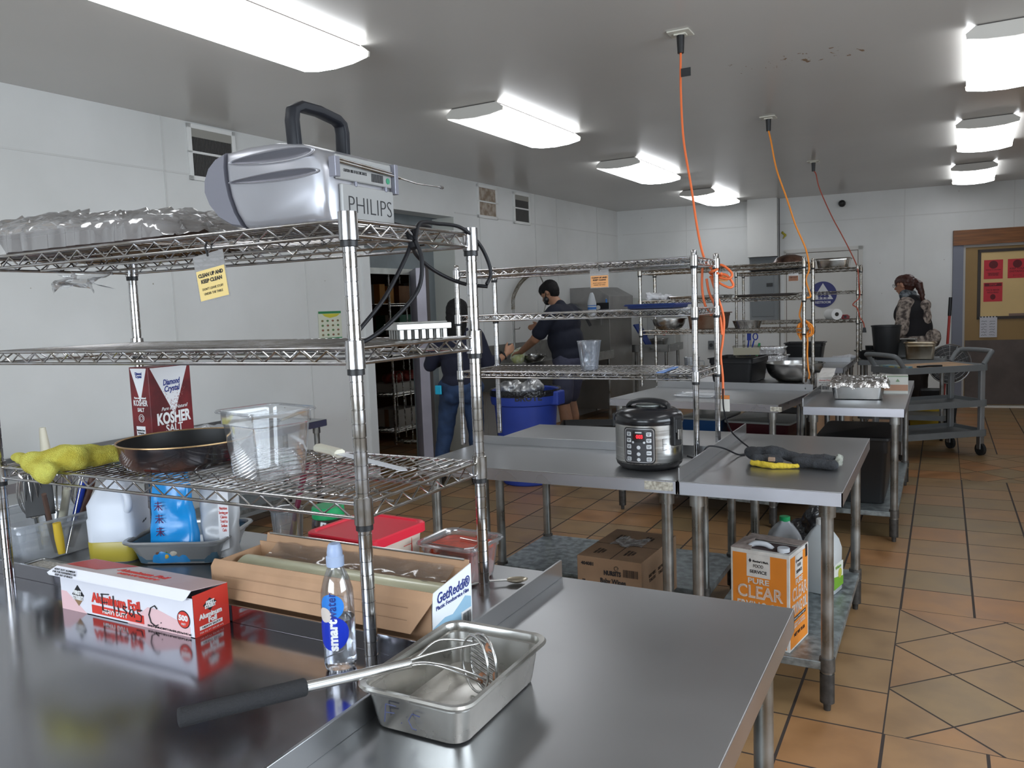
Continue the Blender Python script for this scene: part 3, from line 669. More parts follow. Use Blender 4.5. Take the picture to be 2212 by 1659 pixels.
tag(cd.build('power_cord', M_cord, smooth=60), 'black power cord looping down beside the near rack post from the stereo', 'cord')
# brown baking tray in a clear bag
t = thing('baking_tray', 'dark brown baking tray inside clear wrap on the top shelf, left of the stereo', 'tray', (-1.80, 1.355, D1))
rr_tub(.62, .34, .052, r=.03, rim=.012).build('tray_body', mat('tray_brown', (.055, .035, .03), .4, var=.3, vs=6), t, smooth=40)
def bagf(u, v):
    x = -2.40+1.02*u; e = math.sin(PI*v)**.45; z = D1+.004+(.070+.022*math.sin(u*5)+.030*u)*e*min(1, 9*(1-u)+.12)
    y = 1.36+(.205)*(-math.cos(PI*v)); k = crinkle(x, y, .016, 15, 4); k2 = crinkle(y, x, .011, 34, 9)
    return (x+k, y+k*.9+.006*noise.noise(Vector((x*22, z*30, 4))), max(D1+.002, z+(k+k2)*e))
b = MB(); b.grid(bagf, 90, 34); tag(b.build('plastic_bag', M_film, smooth=180), 'crumpled clear plastic bag wrapped around the brown tray on the top shelf', 'plastic bag')
b = MB(); b.grid(lambda u, v: (-2.13+.21*u+.02*math.sin(v*7), 1.38+.03*math.sin(u*9+v*4), D1-.035-.055*v*(1-.4*abs(math.sin(u*6)))+.01*noise.noise(Vector((u*8, v*6, 2)))), 24, 8)
tag(b.build('plastic_wrap_scrap', M_film, smooth=180), 'loose end of clear wrap hanging under the top shelf at the far left', 'plastic wrap')
# hanging reminder tags
M_tagp = mat('tag_paper_yellow', (.72, .55, .22), .6); M_tago = mat('tag_paper_orange', (.78, .38, .15), .6)
def tagsign(label, x, y, ztop, w=.085, h=.105, paper=M_tagp, rz=0, tilt=0, lines=True):
    t = thing('hanging_tag', label, 'sign', (x, y, ztop), rz, 'clean up reminder tags hung on the racks')
    M = Matrix.Rotation(tilt, 4, 'Y')
    def P(a, b, c=0): return M @ Vector((a, c, b))
    mb = MB(); mb.add([P(-w/2, -h), P(w/2, -h), P(w/2, 0), P(-w/2, 0)], [(0, 1, 2, 3)]); mb.build('plastic_sleeve', M_film, t, solid=.0006)
    pw, ph = w*.93, h*.64; zb = -h+.003
    mb = MB(); mb.add([P(-pw/2, zb, -.0006), P(pw/2, zb, -.0006), P(pw/2, zb+ph, -.0006), P(-pw/2, zb+ph, -.0006)], [(0, 1, 2, 3)]); mb.build('paper_insert', paper, t, solid=.0004)
    u = M @ Vector((1, 0, 0)); v = M @ Vector((0, 0, 1))
    for s, zz, ww, bo in (('CLEAN UP AND', .82, .88, .0004), ('KEEP CLEAN', .62, .74, .0004), ("DON'T LEAVE STUFF", .36, .74, 0), ('UNDER THE TABLE', .20, .66, 0)):
        text('tag_lettering', s, M_ink, t, P(0, zb+ph*zz, -.0012), u, v, ph*(.17 if bo else .115), width=pw*ww, bold=bo, ext=.0002)
    MB().tube([P(.0, -.006, 0), P(.0, .012, -.003), P(0, .022, .003)], .0022, 6).build('tag_clip', M_black, t)
tagsign('yellow clean up tag hanging under the top shelf of the near rack', -1.276, 1.138, 1.588, .085, .092, tilt=math.radians(-8))
tagsign('orange clean up tag on the second rack, behind the man', -1.333, 3.340, 1.612, .088, .080, M_tago)
tagsign('orange clean up tag on the third rack, beside the orange cord bundle', -1.46, 6.10, 1.678, .10, .085, M_tago, rz=math.radians(-3))
tagsign('faded orange clean up tag on the farthest rack, nearest the restroom sign', -1.35, 8.69, 1.705, .10, .082, mat('tag_paper_faded', (.42, .2, .12), .6))
# pronged aluminium block on the middle shelf
t = thing('pusher_block', 'aluminum block with rows of prongs on the middle shelf of the near rack', 'kitchen tool', (-.995, 1.44, D2+.001), math.radians(56))
M_al = mat('cast_aluminium', (.46, .46, .44), .38, .9, var=.2, vs=30)
MB().box(-.062, .062, -.040, .040, .019, .032).box(-.055, .055, -.034, .034, .032, .035).build('block_plate', M_al, t, bevel=.0015)
for i in range(7):
    for j in range(5): MB().box(-.053+i*.0163, -.045+i*.0163, -.034+j*.0152, -.0265+j*.0152, 0, .0195).build('prong', M_al, t)
# yellow cleaning cloth
M_cloth = mat('microfiber_yellow', (.86, .84, .17), .95, var=.12, vs=22, bump=1., bs=420, col2=(.66, .56, .07))
c = organic('cleaning_cloth', M_cloth, None, [('c', (-2.03, 1.168, D3+.020), (-1.97, 1.160, D3+.013), .013, .016), ('c', (-1.97, 1.160, D3+.012), (-1.90, 1.150, D3+.018), .020, .028), ('c', (-1.91, 1.14, D3+.018), (-1.82, 1.19, D3+.026), .028, .032), ('c', (-1.89, 1.126, D3+.010), (-1.83, 1.124, D3+.006), .020, .020), ('c', (-1.865, 1.122, D3-.002), (-1.84, 1.120, D3-.014), .018, .014), ('c', (-1.86, 1.19, D3+.022), (-1.80, 1.28, D3+.022), .032, .022), ('c', (-1.81, 1.24, D3+.018), (-1.765, 1.31, D3+.014), .024, .015)], .006, .007, 22, 8)
tag(c, 'yellow microfiber cleaning cloth hanging over the front edge of the lower shelf', 'cloth')
# frying pan
t = thing('frying_pan', 'black nonstick frying pan with a worn golden rim, on the lower shelf', 'frying pan', (-1.600, 1.326, D3))
MB().lathe([(.0, .004), (.126, .004), (.140, .009), (.150, .028), (.154, .060)], n=48, cap1=False).build('pan_interior', mat('nonstick_black', (.010, .010, .010), .42, spec=.3), t, smooth=60)
MB().lathe([(.0, .0), (.126, .0), (.139, .004), (.150, .020), (.1565, .056), (.1575, .0615)], n=48, cap1=False).build('pan_outside', mat('burnt_brown_enamel', (.010, .009, .011), .20, var=.6, vs=9, col2=(.075, .028, .014), coat=.5), t, smooth=60)
MB().lathe([(.154, .0600), (.1555, .0626), (.1580, .0626), (.1585, .0600), (.1572, .059)], n=48, cap0=False, cap1=False).build('pan_rim', mat('rim_worn_gold', (.42, .27, .13), .35, .8, var=.3, vs=30), t, smooth=60)
MB().box(-.012, .012, .15, .178, .048, .060).tube([(.03, .17, .055), (.05, .20, .062), (.06, .225, .066)], [.011, .013, .010], 10).build('pan_handle', M_black, t, smooth=60)
# kosher salt box
t = thing('salt_box', 'dark red kosher salt box with white triangles, behind the frying pan', 'box', (-1.845, 1.42, D3))
M_sred = mat('salt_box_red', (.175, .012, .016), .38, var=.45, vs=14, col2=(.085, .006, .009)); M_sw = mat('salt_white', (.72, .72, .74), .4)
w_, d_, h_ = .075, .135, .222
MB().box(-w_, 0, 0, d_, 0, h_).build('carton', M_sred, t, bevel=.0012)
decal('white_triangle', M_sw, t, [(.006, h_-.003), (d_-.010, h_-.003), (d_*.56, h_*.42), (d_*.53, h_*.42)], (0, 0, 0), (0, 1, 0), (0, 0, 1))
decal('white_triangle', M_sw, t, [(.005, h_-.003), (w_-.006, h_-.003), (w_*.52, h_*.60), (w_*.48, h_*.60)], (-w_, 0, 0), (1, 0, 0), (0, 0, 1))
M_navy = mat('navy_print', (.02, .035, .2), .5); M_salt = mat('salt_speckle', (.30, .10, .09), .6)
for s, zz, sz, ww in (('Diamond', .178, .022, .055), ('Crystal', .160, .022, .050)): text('box_lettering', s, M_navy, t, (.0008, d_*.52, zz), (0, 1, .06), (0, 0, 1), sz, width=ww, bold=.0006, shear=.2)
text('box_lettering', 'Pure and Natural', M_ink_w, t, (.0008, d_*.55, .108), (0, 1, .05), (0, 0, 1), .014, width=.085, shear=.35)
text('box_lettering', 'KOSHER', M_ink_w, t, (.0008, d_*.52, .080), (0, 1, .03), (0, 0, 1), .042, width=.108, bold=.0016)
text('box_lettering', 'SALT', M_ink_w, t, (.0008, d_*.52, .052), (0, 1, .03), (0, 0, 1), .030, width=.054, bold=.0005)
for s, zz, sz, ww, mm in (('Diamond', .205, .010, .026, M_navy), ('Crystal', .197, .010, .024, M_navy), ('Pure and Natural', .140, .007, .046, M_ink_w), ('KOSHER', .126, .022, .055, M_ink_w), ('SALT', .108, .014, .026, M_ink_w)):
    text('box_lettering', s, mm, t, (-w_/2, -.0008, zz), (1, 0, 0), (0, 0, 1), sz, width=ww, bold=.0004)
mb = MB(); mb.tube([(-w_/2+.0095*math.cos(a*PI/8)*(1+.1*(a % 2)), -.001, .086+.0095*math.sin(a*PI/8)*(1+.1*(a % 2))) for a in range(16)], .0008, 5, closed=True).tube([(-w_/2+.0055*math.cos(a*PI/6), -.001, .086+.0055*math.sin(a*PI/6)) for a in range(12)], .0007, 5, closed=True); mb.build('round_seal', M_ink_w, t)
decal('nutrition_label', M_sw, t, [(.014, .004), (w_-.026, .004), (w_-.026, .064), (.014, .064)], (-w_, 0, 0), (1, 0, 0), (0, 0, 1))
text('label_text', 'Nutrition Facts\nServing size\nAmount\nCalories 0\nTotal Fat 0g\nSodium', M_ink, t, (-w_/2-.006, -.0014, .036), (1, 0, 0), (0, 0, 1), .0068, width=.030)
random.seed(5); mb = MB()
for i in range(90):
    k = random.random(); z = h_*(.42+.30*k); y = d_*.545+(random.random()-.5)*d_*.62*k; mb.box(.0005, .0013, y, y+.0016, z, z+.0014)
mb.build('salt_grains', M_salt, t)
# clear food pan
t = thing('food_pan', 'empty clear plastic food pan on the lower shelf, right of the frying pan', 'food pan', (-1.286, 1.274, D3+.0005), math.radians(-13))
rr_tub(.176, .162, .147, r=.022, rim=.011, taper=.011).build('pan_shell', M_clear, t, smooth=35)
# serrated knife with white handle
t = thing('serrated_knife', 'serrated knife with a white plastic handle lying on the lower shelf', 'knife', (-1.380, 1.535, D3+.002), math.radians(-23))
MB().loops([[Vector((x, a*wd+yo, .010+b*.010)) for a, b in ((-1, -.5), (-.5, -1), (.5, -1), (1, -.5), (1, .5), (.5, 1), (-.5, 1), (-1, .5))] for x, wd, yo in ((0, .010, 0), (.006, .015, 0), (.04, .0125, .001), (.09, .0125, .001), (.115, .016, -.002), (.125, .014, -.003))]).build('handle', mat('handle_cream', (.72, .68, .55), .4), t, smooth=50, bevel=.001)
bl = [(.12, .012), (.40, .010), (.425, .000)]; lo = []
for i in range(40): x = .418-i*.0075; lo.append((x, -.014+(.0022 if i % 2 else 0)))
MB().prism(bl+lo, .009, .0105).build('blade', mat('blade_steel', (.72, .74, .78), .42, .6), t)
# ======== things on the near tables ========
T = .8002
# aluminium foil carton
t = thing('foil_box', 'white and red aluminum foil box with a name in marker, on the lower left table', 'box', (-1.805, 1.112, T))
M_fb = mat('carton_white', (.74, .74, .80), .35, var=.04, vs=5); M_fred = mat('carton_red', (.55, .035, .022), .4, var=.1, vs=4); M_fpink = mat('carton_pink', (.75, .50, .52), .4); M_fgrey = mat('carton_top', (.52, .38, .37), .45, var=.25, vs=4, col2=(.62, .56, .56))
L_, D_, H_ = .443, .092, .090
mb = MB(); mb.mi(0).box(0, L_, 0, .0012, 0, H_-.006).box(0, L_, D_-.0012, D_, 0, H_).box(0, L_, 0, D_, 0, .0012)
mb.mi(1).box(0, .0012, .0012, D_-.0012, 0, H_).box(L_-.0012, L_+.0006, .0, D_, 0, H_); mb.build('box_tray', [M_fb, M_fred], t)
mb = MB(); mb.mi(0).add([(-.004, D_, H_), (L_, D_, H_), (L_, -.002, H_+.012), (-.004, -.002, H_+.012)], [(0, 1, 2, 3)])
mb.mi(1).add([(-.004, -.002, H_+.012), (L_, -.002, H_+.012), (L_-.010, -.011, H_-.006), (L_-.016, -.012, H_-.009), (-.022, -.012, H_-.009), (-.030, -.011, H_-.004)], [(0, 1, 2, 3, 4, 5)])
lid = mb.build('lid_flap', [M_fgrey, M_fb], t, solid=.0012)
MB().cyl((.006, D_/2, .034), (L_-.006, D_/2, .034), .027, n=24).build('foil_roll', M_foil, t, smooth=50)
def ux(x, z, off=-.0006): return (x, off, z)
U, V = (1, 0, 0), (0, 0, 1)
for x0, a in ((.0, .12), (.22, .42)): decal('pink_band', M_fpink, t, [(x0, .0), (x0+.09, .0), (x0+.02, .044), (x0, .044)] if x0 == 0 else [(.23, .0), (.43, .0), (.43, .022), (.33, .046), (.30, .046)], (0, 0, 0), U, V, .0004)
decal('logo_diamond', M_ink, t, [(.063, .018), (.084, .041), (.063, .064), (.042, .041)], (0, 0, 0), U, V, .0010)
decal('logo_diamond', mat('logo_brown', (.28, .17, .09), .5), t, [(.063, .015), (.079, .031), (.047, .031)], (0, 0, 0), U, V, .0012)
text('logo_lettering', 'FIRST', M_ink_w, t, (.063, -.0020, .046), U, V, .013, width=.028, bold=.0007); text('logo_lettering', 'STREET', M_ink_w, t, (.063, -.0020, .034), U, V, .013, width=.038, bold=.0007)
text('box_lettering', 'Aluminum Foil', M_red, t, (.195, -.0014, .042), U, V, .030, width=.165, bold=.0012)
decal('red_band', M_red, t, [(.110, .006), (.286, .006), (.286, .025), (.110, .025)], (0, 0, 0), U, V, .0010); text('box_lettering', 'HEAVY DUTY', M_ink_w, t, (.190, -.0016, .0155), U, V, .014, width=.085, bold=.0004)
decal('round_badge', M_ink, t, circ(.412, .036, .0195), (0, 0, 0), U, V, .0008); decal('round_badge', M_red, t, circ(.412, .036, .0175), (0, 0, 0), U, V, .0011)
text('box_lettering', '500', M_ink_w, t, (.412, -.0017, .039), U, V, .016, width=.028, bold=.0008); text('box_lettering', 'FEET', M_ink_w, t, (.412, -.0017, .026), U, V, .006, width=.013)
text('box_lettering', '750 SQ FT (69.68 m²) 500 FT X 18 in ROLL (152.4 m X 45.7 cm)', M_ink, t, (.365, -.0014, .006), U, V, .006, width=.135)
text('box_lettering', 'HEAVY DUTY ALUMINUM\nFOIL FOR FOODSERVICE USE\nKEEP OUT OF REACH', M_ink, t, (.035, -.0115, H_+.0015), U, (0, .35, 1), .0062, width=.085, align='CENTER')
sc = [[(.0, .046), (.0, .004)], [(-.004, .044), (.026, .047)], [(0, .024), (.020, .026)], [(0, .004), (.022, .004)], [(.042, .046), (.044, .004)], [(.058, .024), (.060, .004)], [(.058, .036), (.060, .037)],
      [(.090, .024), (.078, .026), (.076, .019), (.088, .013), (.084, .005), (.072, .004)], [(.112, .022), (.102, .020), (.098, .010), (.106, .004), (.112, .012), (.112, .022), (.116, .003)], [(.112, .030), (.113, .031)], [(.144, .024), (.128, .024), (.128, .016), (.142, .010), (.138, -.004), (.120, -.004)],
      [(.198, .036), (.190, .043), (.176, .036), (.168, .018), (.174, .000), (.188, -.006), (.198, -.002)], [(.208, .004), (.209, .005)]]
strokes('marker_handwriting', M_ink, t, sc, (.150, -.0018, .014), U, V, .0013, .92)
U2 = (0, 1, 0)
decal('logo_diamond', M_ink, t, [(.042, .046), (.060, .061), (.042, .0735), (.024, .061)], (L_+.0008, 0, 0), U2, V, .0006)
text('logo_lettering', 'FIRST', M_ink_w, t, (L_+.0022, .042, .0645), U2, V, .010, width=.022, bold=.0005); text('logo_lettering', 'STREET', M_ink_w, t, (L_+.0022, .042, .0565), U2, V, .010, width=.029, bold=.0005)
text('box_lettering', 'Aluminum', M_ink_w, t, (L_+.0016, .042, .039), U2, V, .015, width=.060, bold=.0006); text('box_lettering', 'Foil', M_ink_w, t, (L_+.0016, .046, .027), U2, V, .015, width=.022, bold=.0006)
decal('white_band', M_ink_w, t, [(.012, .012), (.072, .012), (.072, .020), (.012, .020)], (L_+.0008, 0, 0), U2, V, .0006); text('box_lettering', 'HEAVY DUTY', M_ink, t, (L_+.0020, .042, .016), U2, V, .006, width=.048)
text('box_lettering', '750 SQ FT (69.68 m²)', mat('pale_red_print', (.75, .4, .38), .5), t, (L_+.0016, .042, .006), U2, V, .005, width=.062)
text('box_lettering', 'Aluminum Foil', M_red, t, (.235, .045, H_+.0075), U, (0, 1, -.14), .024, width=.16, bold=.0006); text('box_lettering', 'HEAVY DUTY', M_red, t, (.245, .022, H_+.0105), U, (0, 1, -.14), .012, width=.13, bold=.0006)
lp = MB(); lp.add([(.0, D_-.002, H_+.0012), (.16, D_-.002, H_+.0012), (.11, .018, H_+.0105), (.0, .018, H_+.0105)], [(0, 1, 2, 3)]); lp.build('red_panel', M_fred, t)
# water bottle
t = thing('water_bottle', 'clear plastic water bottle with blue circle label, beside the near rack post', 'bottle', (-.987, 1.126, T+.0005))
R_ = .0305
bp = [(0, .004), (.012, .002), (.022, .0), (.028, .004), (R_, .014), (R_-.0008, .040), (R_, .042), (R_, .130), (.0295, .150), (.024, .172), (.0165, .190), (.0135, .196), (.0135, .206)]
MB().lathe(bp, n=40, cap0=False, cap1=False).build('bottle_shell', clear('bottle_clear', gloss=.10, haze=.02, tint=(.93, .95, .98)), t, smooth=50)
MB().lathe([(0, .006), (.027, .006), (R_-.0012, .014), (R_-.0012, .098), (0, .098)], n=40, cap0=False, cap1=False).build('water', mat('water', (.96, .98, 1), .02, trans=1., ior=1.33), t, smooth=50)
MB().lathe([(.0155, .196), (.0165, .197), (.0165, .214), (.0145, .216), (.0145, .222), (.0125, .234), (.010, .238)], n=24).build('bottle_cap', mat('cap_frost_blue', (.50, .62, .85), .35, trans=.35), t, smooth=40)
MB().lathe([(.005, .212), (.0075, .218), (.006, .2335), (.004, .2345)], n=16).build('cap_nozzle', mat('nozzle_blue', (.02, .08, .55), .4), t, smooth=40)
M_b1 = mat('label_blue', (.008, .03, .42), .35); M_b2 = mat('label_light_blue', (.03, .20, .62), .35)
patch('label_circle', M_b2, t, circ(.002, .128, .0235), R_, 0, .0004, a0=.25); patch('label_circle', M_b1, t, circ(.0, .078, .0325), R_, 0, .0008, a0=.25)
patch('label_notch', mat('label_notch_clear', (.62, .55, .5), .4), t, circ(-.012, .112, .014), R_, 0, .0010, a0=.25)
for s, z0, mm, bo, ww in (('smart', .075, M_ink_w, .0010, .060), ('water', .130, mat('label_ink_blue', (.01, .02, .18), .4), 0, .050)):
    o = text('label_lettering', s, mm, None, (0, 0, 0), (0, 0, 1), (-1, 0, 0), .024, width=ww, bold=bo)
    for v in o.data.vertices: v.co.y += -.0016; v.co.z += z0
    bend(o, R_, .25+.12); o.parent = t
# cling film box
t = thing('cling_film_box', 'long brown and white cling film box, open, behind the water bottle', 'box', (-1.462, 1.262, T))
LL, DD, HH = .590, .142, .118
mb = MB(); mb.mi(0).box(0, LL, 0, .0022, 0, HH-.004).box(0, LL, DD-.0022, DD, 0, HH).box(0, LL, 0, DD, 0, .002).box(0, .002, 0, DD, 0, HH-.01)
mb.build('box_tray', [M_card], t)
MB().add([(0, .0, HH-.004), (LL+.006, 0, HH-.004), (LL+.010, -.012, HH-.020), (LL-.030, -.030, .004+.034), (.045, -.030, .004+.036), (.006, -.016, HH-.05), (-.006, -.006, HH-.02)], [(0, 1, 2, 3, 4, 5, 6)]).build('front_flap', M_card, t, solid=.002)
mb = MB()
for z in (.085, .062): mb.add([(.05, -.0175-(.1-z)*.22, z), (LL-.04, -.0175-(.1-z)*.22, z), (LL-.04, -.0175-(.1-z)*.22, z+.0008), (.05, -.0175-(.1-z)*.22, z+.0008)], [(0, 1, 2, 3)])
mb.build('perforation_line', mat('crease_brown', (.25, .15, .09), .8), t)
mb = MB(); mb.mi(0).add([(.02, DD, HH-.004), (LL, DD, HH-.004), (LL, DD+.006, HH+.018), (.02, DD+.006, HH+.020)], [(0, 1, 2, 3)]); mb.build('back_lid', M_card, t, solid=.002)
MB().tube([(.03, DD+.004, HH+.020), (LL-.01, DD+.004, HH+.018)], .0028, 8).build('cutter_strip', M_steel_b, t)
MB().cyl((.02, DD*.52, .060), (LL-.012, DD*.52, .060), .044, n=32).build('film_roll', mat('film_roll_greenish', (.56, .55, .38), .3, spec=.7, coat=.5, var=.12, vs=12), t, smooth=50)
def flm(u, v):
    x = .06+(LL-.09)*u; y = DD*.52+(DD-.004-DD*.52)*v; z = .104+.018*v*v; return (x, y, z+.004*noise.noise(Vector((x*30, y*60, 3)))-.006*math.sin(PI*v))
b = MB(); b.grid(flm, 60, 10); b.build('loose_film', clear('cling_film', gloss=.10, rough=.06, haze=.04), t, smooth=180)
# end panel, white with blue waves
mb = MB(); mb.add([(LL+.004, -.004, 0), (LL+.004, DD+.002, 0), (LL+.004, DD+.004, HH+.012), (LL+.004, .0, HH-.006)], [(0, 1, 2, 3)]); mb.build('end_panel', mat('panel_white', (.74, .77, .80), .4), t, solid=.002)
wv = [(0, 0), (DD, 0), (DD, .062), (DD*.85, .070), (DD*.7, .060), (DD*.5, .048), (DD*.3, .052), (0, .044)]
decal('blue_wave', mat('wave_blue', (.28, .46, .60), .4), t, wv, (LL+.0052, -.002, 0), U2, V, .0006)
wv = [(0, 0), (DD*.55, 0), (DD*.3, .014), (0, .030)]; decal('blue_wave', mat('wave_blue_dark', (.10, .26, .42), .4), t, wv, (LL+.0056, -.002, 0), U2, V, .0008)
text('box_lettering', 'GetReddi®', M_navy, t, (LL+.0058, DD*.52, .096), U2, V, .030, width=.122, bold=.0003, shear=.2)
text('box_lettering', 'Plastic Foodservice Film', M_navy, t, (LL+.0058, DD*.50, .0785), U2, V, .012, width=.122)
decal('barcode_label', M_ink_w, t, [(DD*.70, .004), (DD*.98, .004), (DD*.98, .040), (DD*.70, .040)], (LL+.0060, 0, 0), U2, V, .0006); barcode(t, (LL+.0068, DD*.725, .009), U2, V, DD*.22, .027, M_ink)
# steel pan on the large table
t = thing('steel_food_pan', 'shallow stainless steel food pan with marker letters, on the large near table', 'food pan', (-.716, 1.106, T+.0004), math.radians(0))
rr_tub(.212, .300, .074, r=.026, rim=.0125, taper=.008, seg=6).build('pan_shell', mat('pan_steel', (.56, .55, .52), .26, 1., var=.25, vs=9, rvar=.09), t, smooth=40, solid=.0012)
strokes('marker_letters', mat('marker_faded_blue', (.06, .07, .16), .5), t, [[(.0, .030), (-.004, .0)], [(0, .030), (.020, .030)], [(-.002, .016), (.016, .018)], [(.028, .004), (.029, .005)], [(.064, .022), (.050, .024), (.042, .012), (.048, .0), (.056, -.001)]], (-.046, -.1388, .020), U, (0, -.02, 1), .0009)
stn = mat('food_residue', (.42, .19, .10), .6, var=.3, vs=60)
organic('residue', stn, t, [('e', (.045, .03, .006), (.016, .024, .0025)), ('e', (.066, .012, .006), (.010, .012, .002)), ('e', (.06, .06, .006), (.012, .012, .002))], .003, .002, 60)
# long masher resting in the pan
t = thing('masher', 'long steel masher with a black foam grip resting across the steel pan', 'masher', (0, 0, 0))
A = Vector((-.937, .726, .906)); G = Vector((-.846, .884, .899)); Tp = Vector((-.760, 1.033, .889)); C_ = Vector((-.690, 1.148, .856))
MB().cyl(A, G, .0135, n=20).build('foam_grip', mat('foam_black', (.018, .018, .02), .85, bump=.3, bs=300), t, smooth=50, bevel=.003)
MB().cyl(G-(G-A).normalized()*.01, Tp, .0085, n=20).build('shaft', M_steel_b, t, smooth=50)
dr = (Tp-A).normalized(); sd = dr.cross(Vector((0, 0, 1))).normalized(); up = sd.cross(dr).normalized(); HR = .047
mb = MB(); hc = C_+up*.0
for s in (-1, 1):
    mb.tube(smooth_path([Tp-dr*.012+sd*(.004*s), Tp+dr*.02+sd*(.014*s)+up*.002, Tp+dr*.07+sd*(.036*s)+up*(.012 if s < 0 else -.012), hc+sd*(.033*s)-dr*.004+up*(.026 if s < 0 else -.022)], 6), .0022, 8)
    mb.tube(smooth_path([Tp-dr*.012+up*(.003*s), Tp+dr*.04+up*(.010*s)+sd*.004, hc+up*(.034*s)-dr*.006], 6), .0022, 8)
mb.tube([hc+sd*(.044*math.cos(a*PI/18))+up*(HR*math.sin(a*PI/18)) for a in range(36)], .0026, 8, closed=True)
mb.tube([hc-dr*.016+sd*(.044*math.cos(a*PI/18))+up*(HR*math.sin(a*PI/18)) for a in range(36)], .0022, 8, closed=True)
mb.build('wire_frame', M_steel_b, t, smooth=60)
mb = MB()
for i in range(-5, 6):
    z = i*.0082; w = .044*math.sqrt(max(0, 1-(z/HR)**2)); mb.tube([hc+sd*(-w)+up*z, hc+sd*w+up*z], .0022, 8)
mb.build('mash_wires', mat('wire_grimy', (.42, .40, .38), .35, .9, var=.4, vs=60), t, smooth=60)
for e_ in [('e', hc+up*.030+sd*.016+dr*.002, (.006, .006, .009)), ('e', hc-up*.030-sd*.006, (.008, .008, .010)), ('e', hc-up*.012+sd*.038, (.004, .005, .008))]: organic('mashed_food', stn, t, [e_], .0022, .003, 80)
# red lidded container, jar, salsa, cup
t = thing('food_container', 'square white food container with a bright red lid, behind the cling film box', 'container', (-1.262, 1.565, T), math.radians(-4))
mb = MB(); mb.loops([[(x, y, z) for x, y in rrect(-a, a, -a, a, .022, 4)] for z, a in ((0, .090), (.004, .093), (.112, .100), (.116, .100))]); mb.build('tub', mat('tub_milky', (.66, .56, .47), .4), t, smooth=40)
mb = MB(); mb.loops([[(x, y, z) for x, y in rrect(-a, a, -a, a, .028, 5)] for z, a in ((.108, .106), (.108, .110), (.128, .110), (.131, .107), (.131, .098), (.127, .095))]); mb.build('lid', mat('lid_red', (.66, .02, .045), .35), t, smooth=40)
mb = MB()
for z in (.035, .06, .085): mb.box(.0975, .0995, .02, .05, z, z+.0012)
mb.box(.0975, .0995, .05, .0515, .02, .10); mb.build('volume_marks', M_red, t); text('volume_text', '4 QT\n2 LT', M_red, t, (.100, -.01, .06), U2, V, .012, width=.03)
t = thing('sauce_jar', 'dark sauce jar with a green lid and yellow label, behind the red lidded container', 'jar', (-1.452, 1.640, T))
MB().lathe([(.040, 0), (.045, .006), (.045, .10), (.042, .116), (.038, .124)], n=32).build('jar_body', mat('jar_dark_sauce', (.03, .014, .01), .12, coat=.6), t, smooth=50)
MB().lathe([(.041, .118), (.043, .120), (.043, .146), (.040, .149)], n=32).build('jar_lid', mat('lid_green', (.01, .30, .10), .4), t, smooth=40)
MB().lathe([(.0455, .010), (.0458, .012), (.0458, .072), (.0455, .074)], n=32, cap0=False, cap1=False).build('jar_label', mat('label_yellow', (.72, .60, .03), .45), t, smooth=40)
patch('label_patch', mat('label_green', (.05, .30, .06), .5), t, [(-.01, .02), (.006, .02), (.006, .045), (-.01, .045)], .0462, 0, .0004, -.75)
o = text('label_lettering', 'BLACK BEAN\nSAUCE\nINGREDIENTS', mat('label_olive_print', (.3, .22, .02), .5), None, (0, 0, 0), (1, 0, 0), (0, 0, 1), .010, width=.045)
for v in o.data.vertices: v.co.z += .048
bend(o, .0464, .1); o.parent = t
t = thing('salsa_pan', 'clear plastic pan half full of red salsa, behind the right post of the near rack', 'food pan', (-1.045, 1.652, T), math.radians(-3))
rr_tub(.176, .160, .098, r=.022, rim=.011, taper=.010).build('pan_shell', M_clear, t, smooth=35, solid=.0016)
MB().loops([[(x, y, z) for x, y in rrect(-a, a, -b, b, .018, 4)] for z, a, b in ((.002, .0605, .0525), (.010, .0645, .0565), (.080, .0725, .0645), (.084, .0715, .0635))]).build('salsa', mat('salsa_red', (.50, .05, .015), .35, var=.35, vs=60), t, smooth=40)
MB().tube([(-.06, -.05, .092), (.05, -.055, .092), (.06, -.03, .09), (.05, .02, .088), (-.02, .03, .088)], .0022, 6).build('wire_scoop', M_steel_b, t)
organic('salsa_smear', MATS['salsa_red'], t, [('e', (.074, .02, .085), (.003, .02, .008)), ('e', (.02, .066, .082), (.02, .003, .010)), ('e', (-.03, -.068, .080), (.02, .003, .008))], .0025, .003, 60)
t = thing('plastic_cup', 'clear plastic measuring cup holding a purple handle, on the back near table', 'cup', (-1.600, 1.640, T))
MB().lathe([(0, .003), (.032, .001), (.036, .004), (.044, .125), (.047, .128)], n=32, cap0=False, cap1=False).build('cup_shell', M_clear, t, smooth=40, solid=.0012)
t = thing('purple_spatula', 'dark purple spatula handle leaning in the clear plastic cup', 'spatula', (0, 0, 0))
MB().tube([(-1.598, 1.640, T+.012), (-1.572, 1.650, T+.13), (-1.535, 1.66, T+.262)], [.010, .0075, .010], 10).build('spatula_handle', mat('handle_purple', (.10, .012, .03), .4), t, smooth=60)
t = thing('spoon', 'steel spoon lying on the back near table beside the salsa pan', 'spoon', (-.905, 1.655, T+.006), math.radians(35))
MB().tube([(-.10, 0, .0), (-.06, 0, .006), (-.012, 0, .004)], [.003, .0035, .003], 8).build('spoon_handle', M_steel_b, t, smooth=60)
MB().lathe([(0, -.003), (.010, -.002), (.017, .002), (.0185, .005), (.0165, .003), (.009, .0), (0, -.001)], (0, 0, 0), 24, Matrix.Translation((.012, 0, .0)) @ Matrix.Diagonal((1.45, 1, 1, 1)), cap0=False, cap1=False).build('spoon_bowl', mat('spoon_gold_steel', (.5, .45, .36), .25, 1.), t, smooth=60)
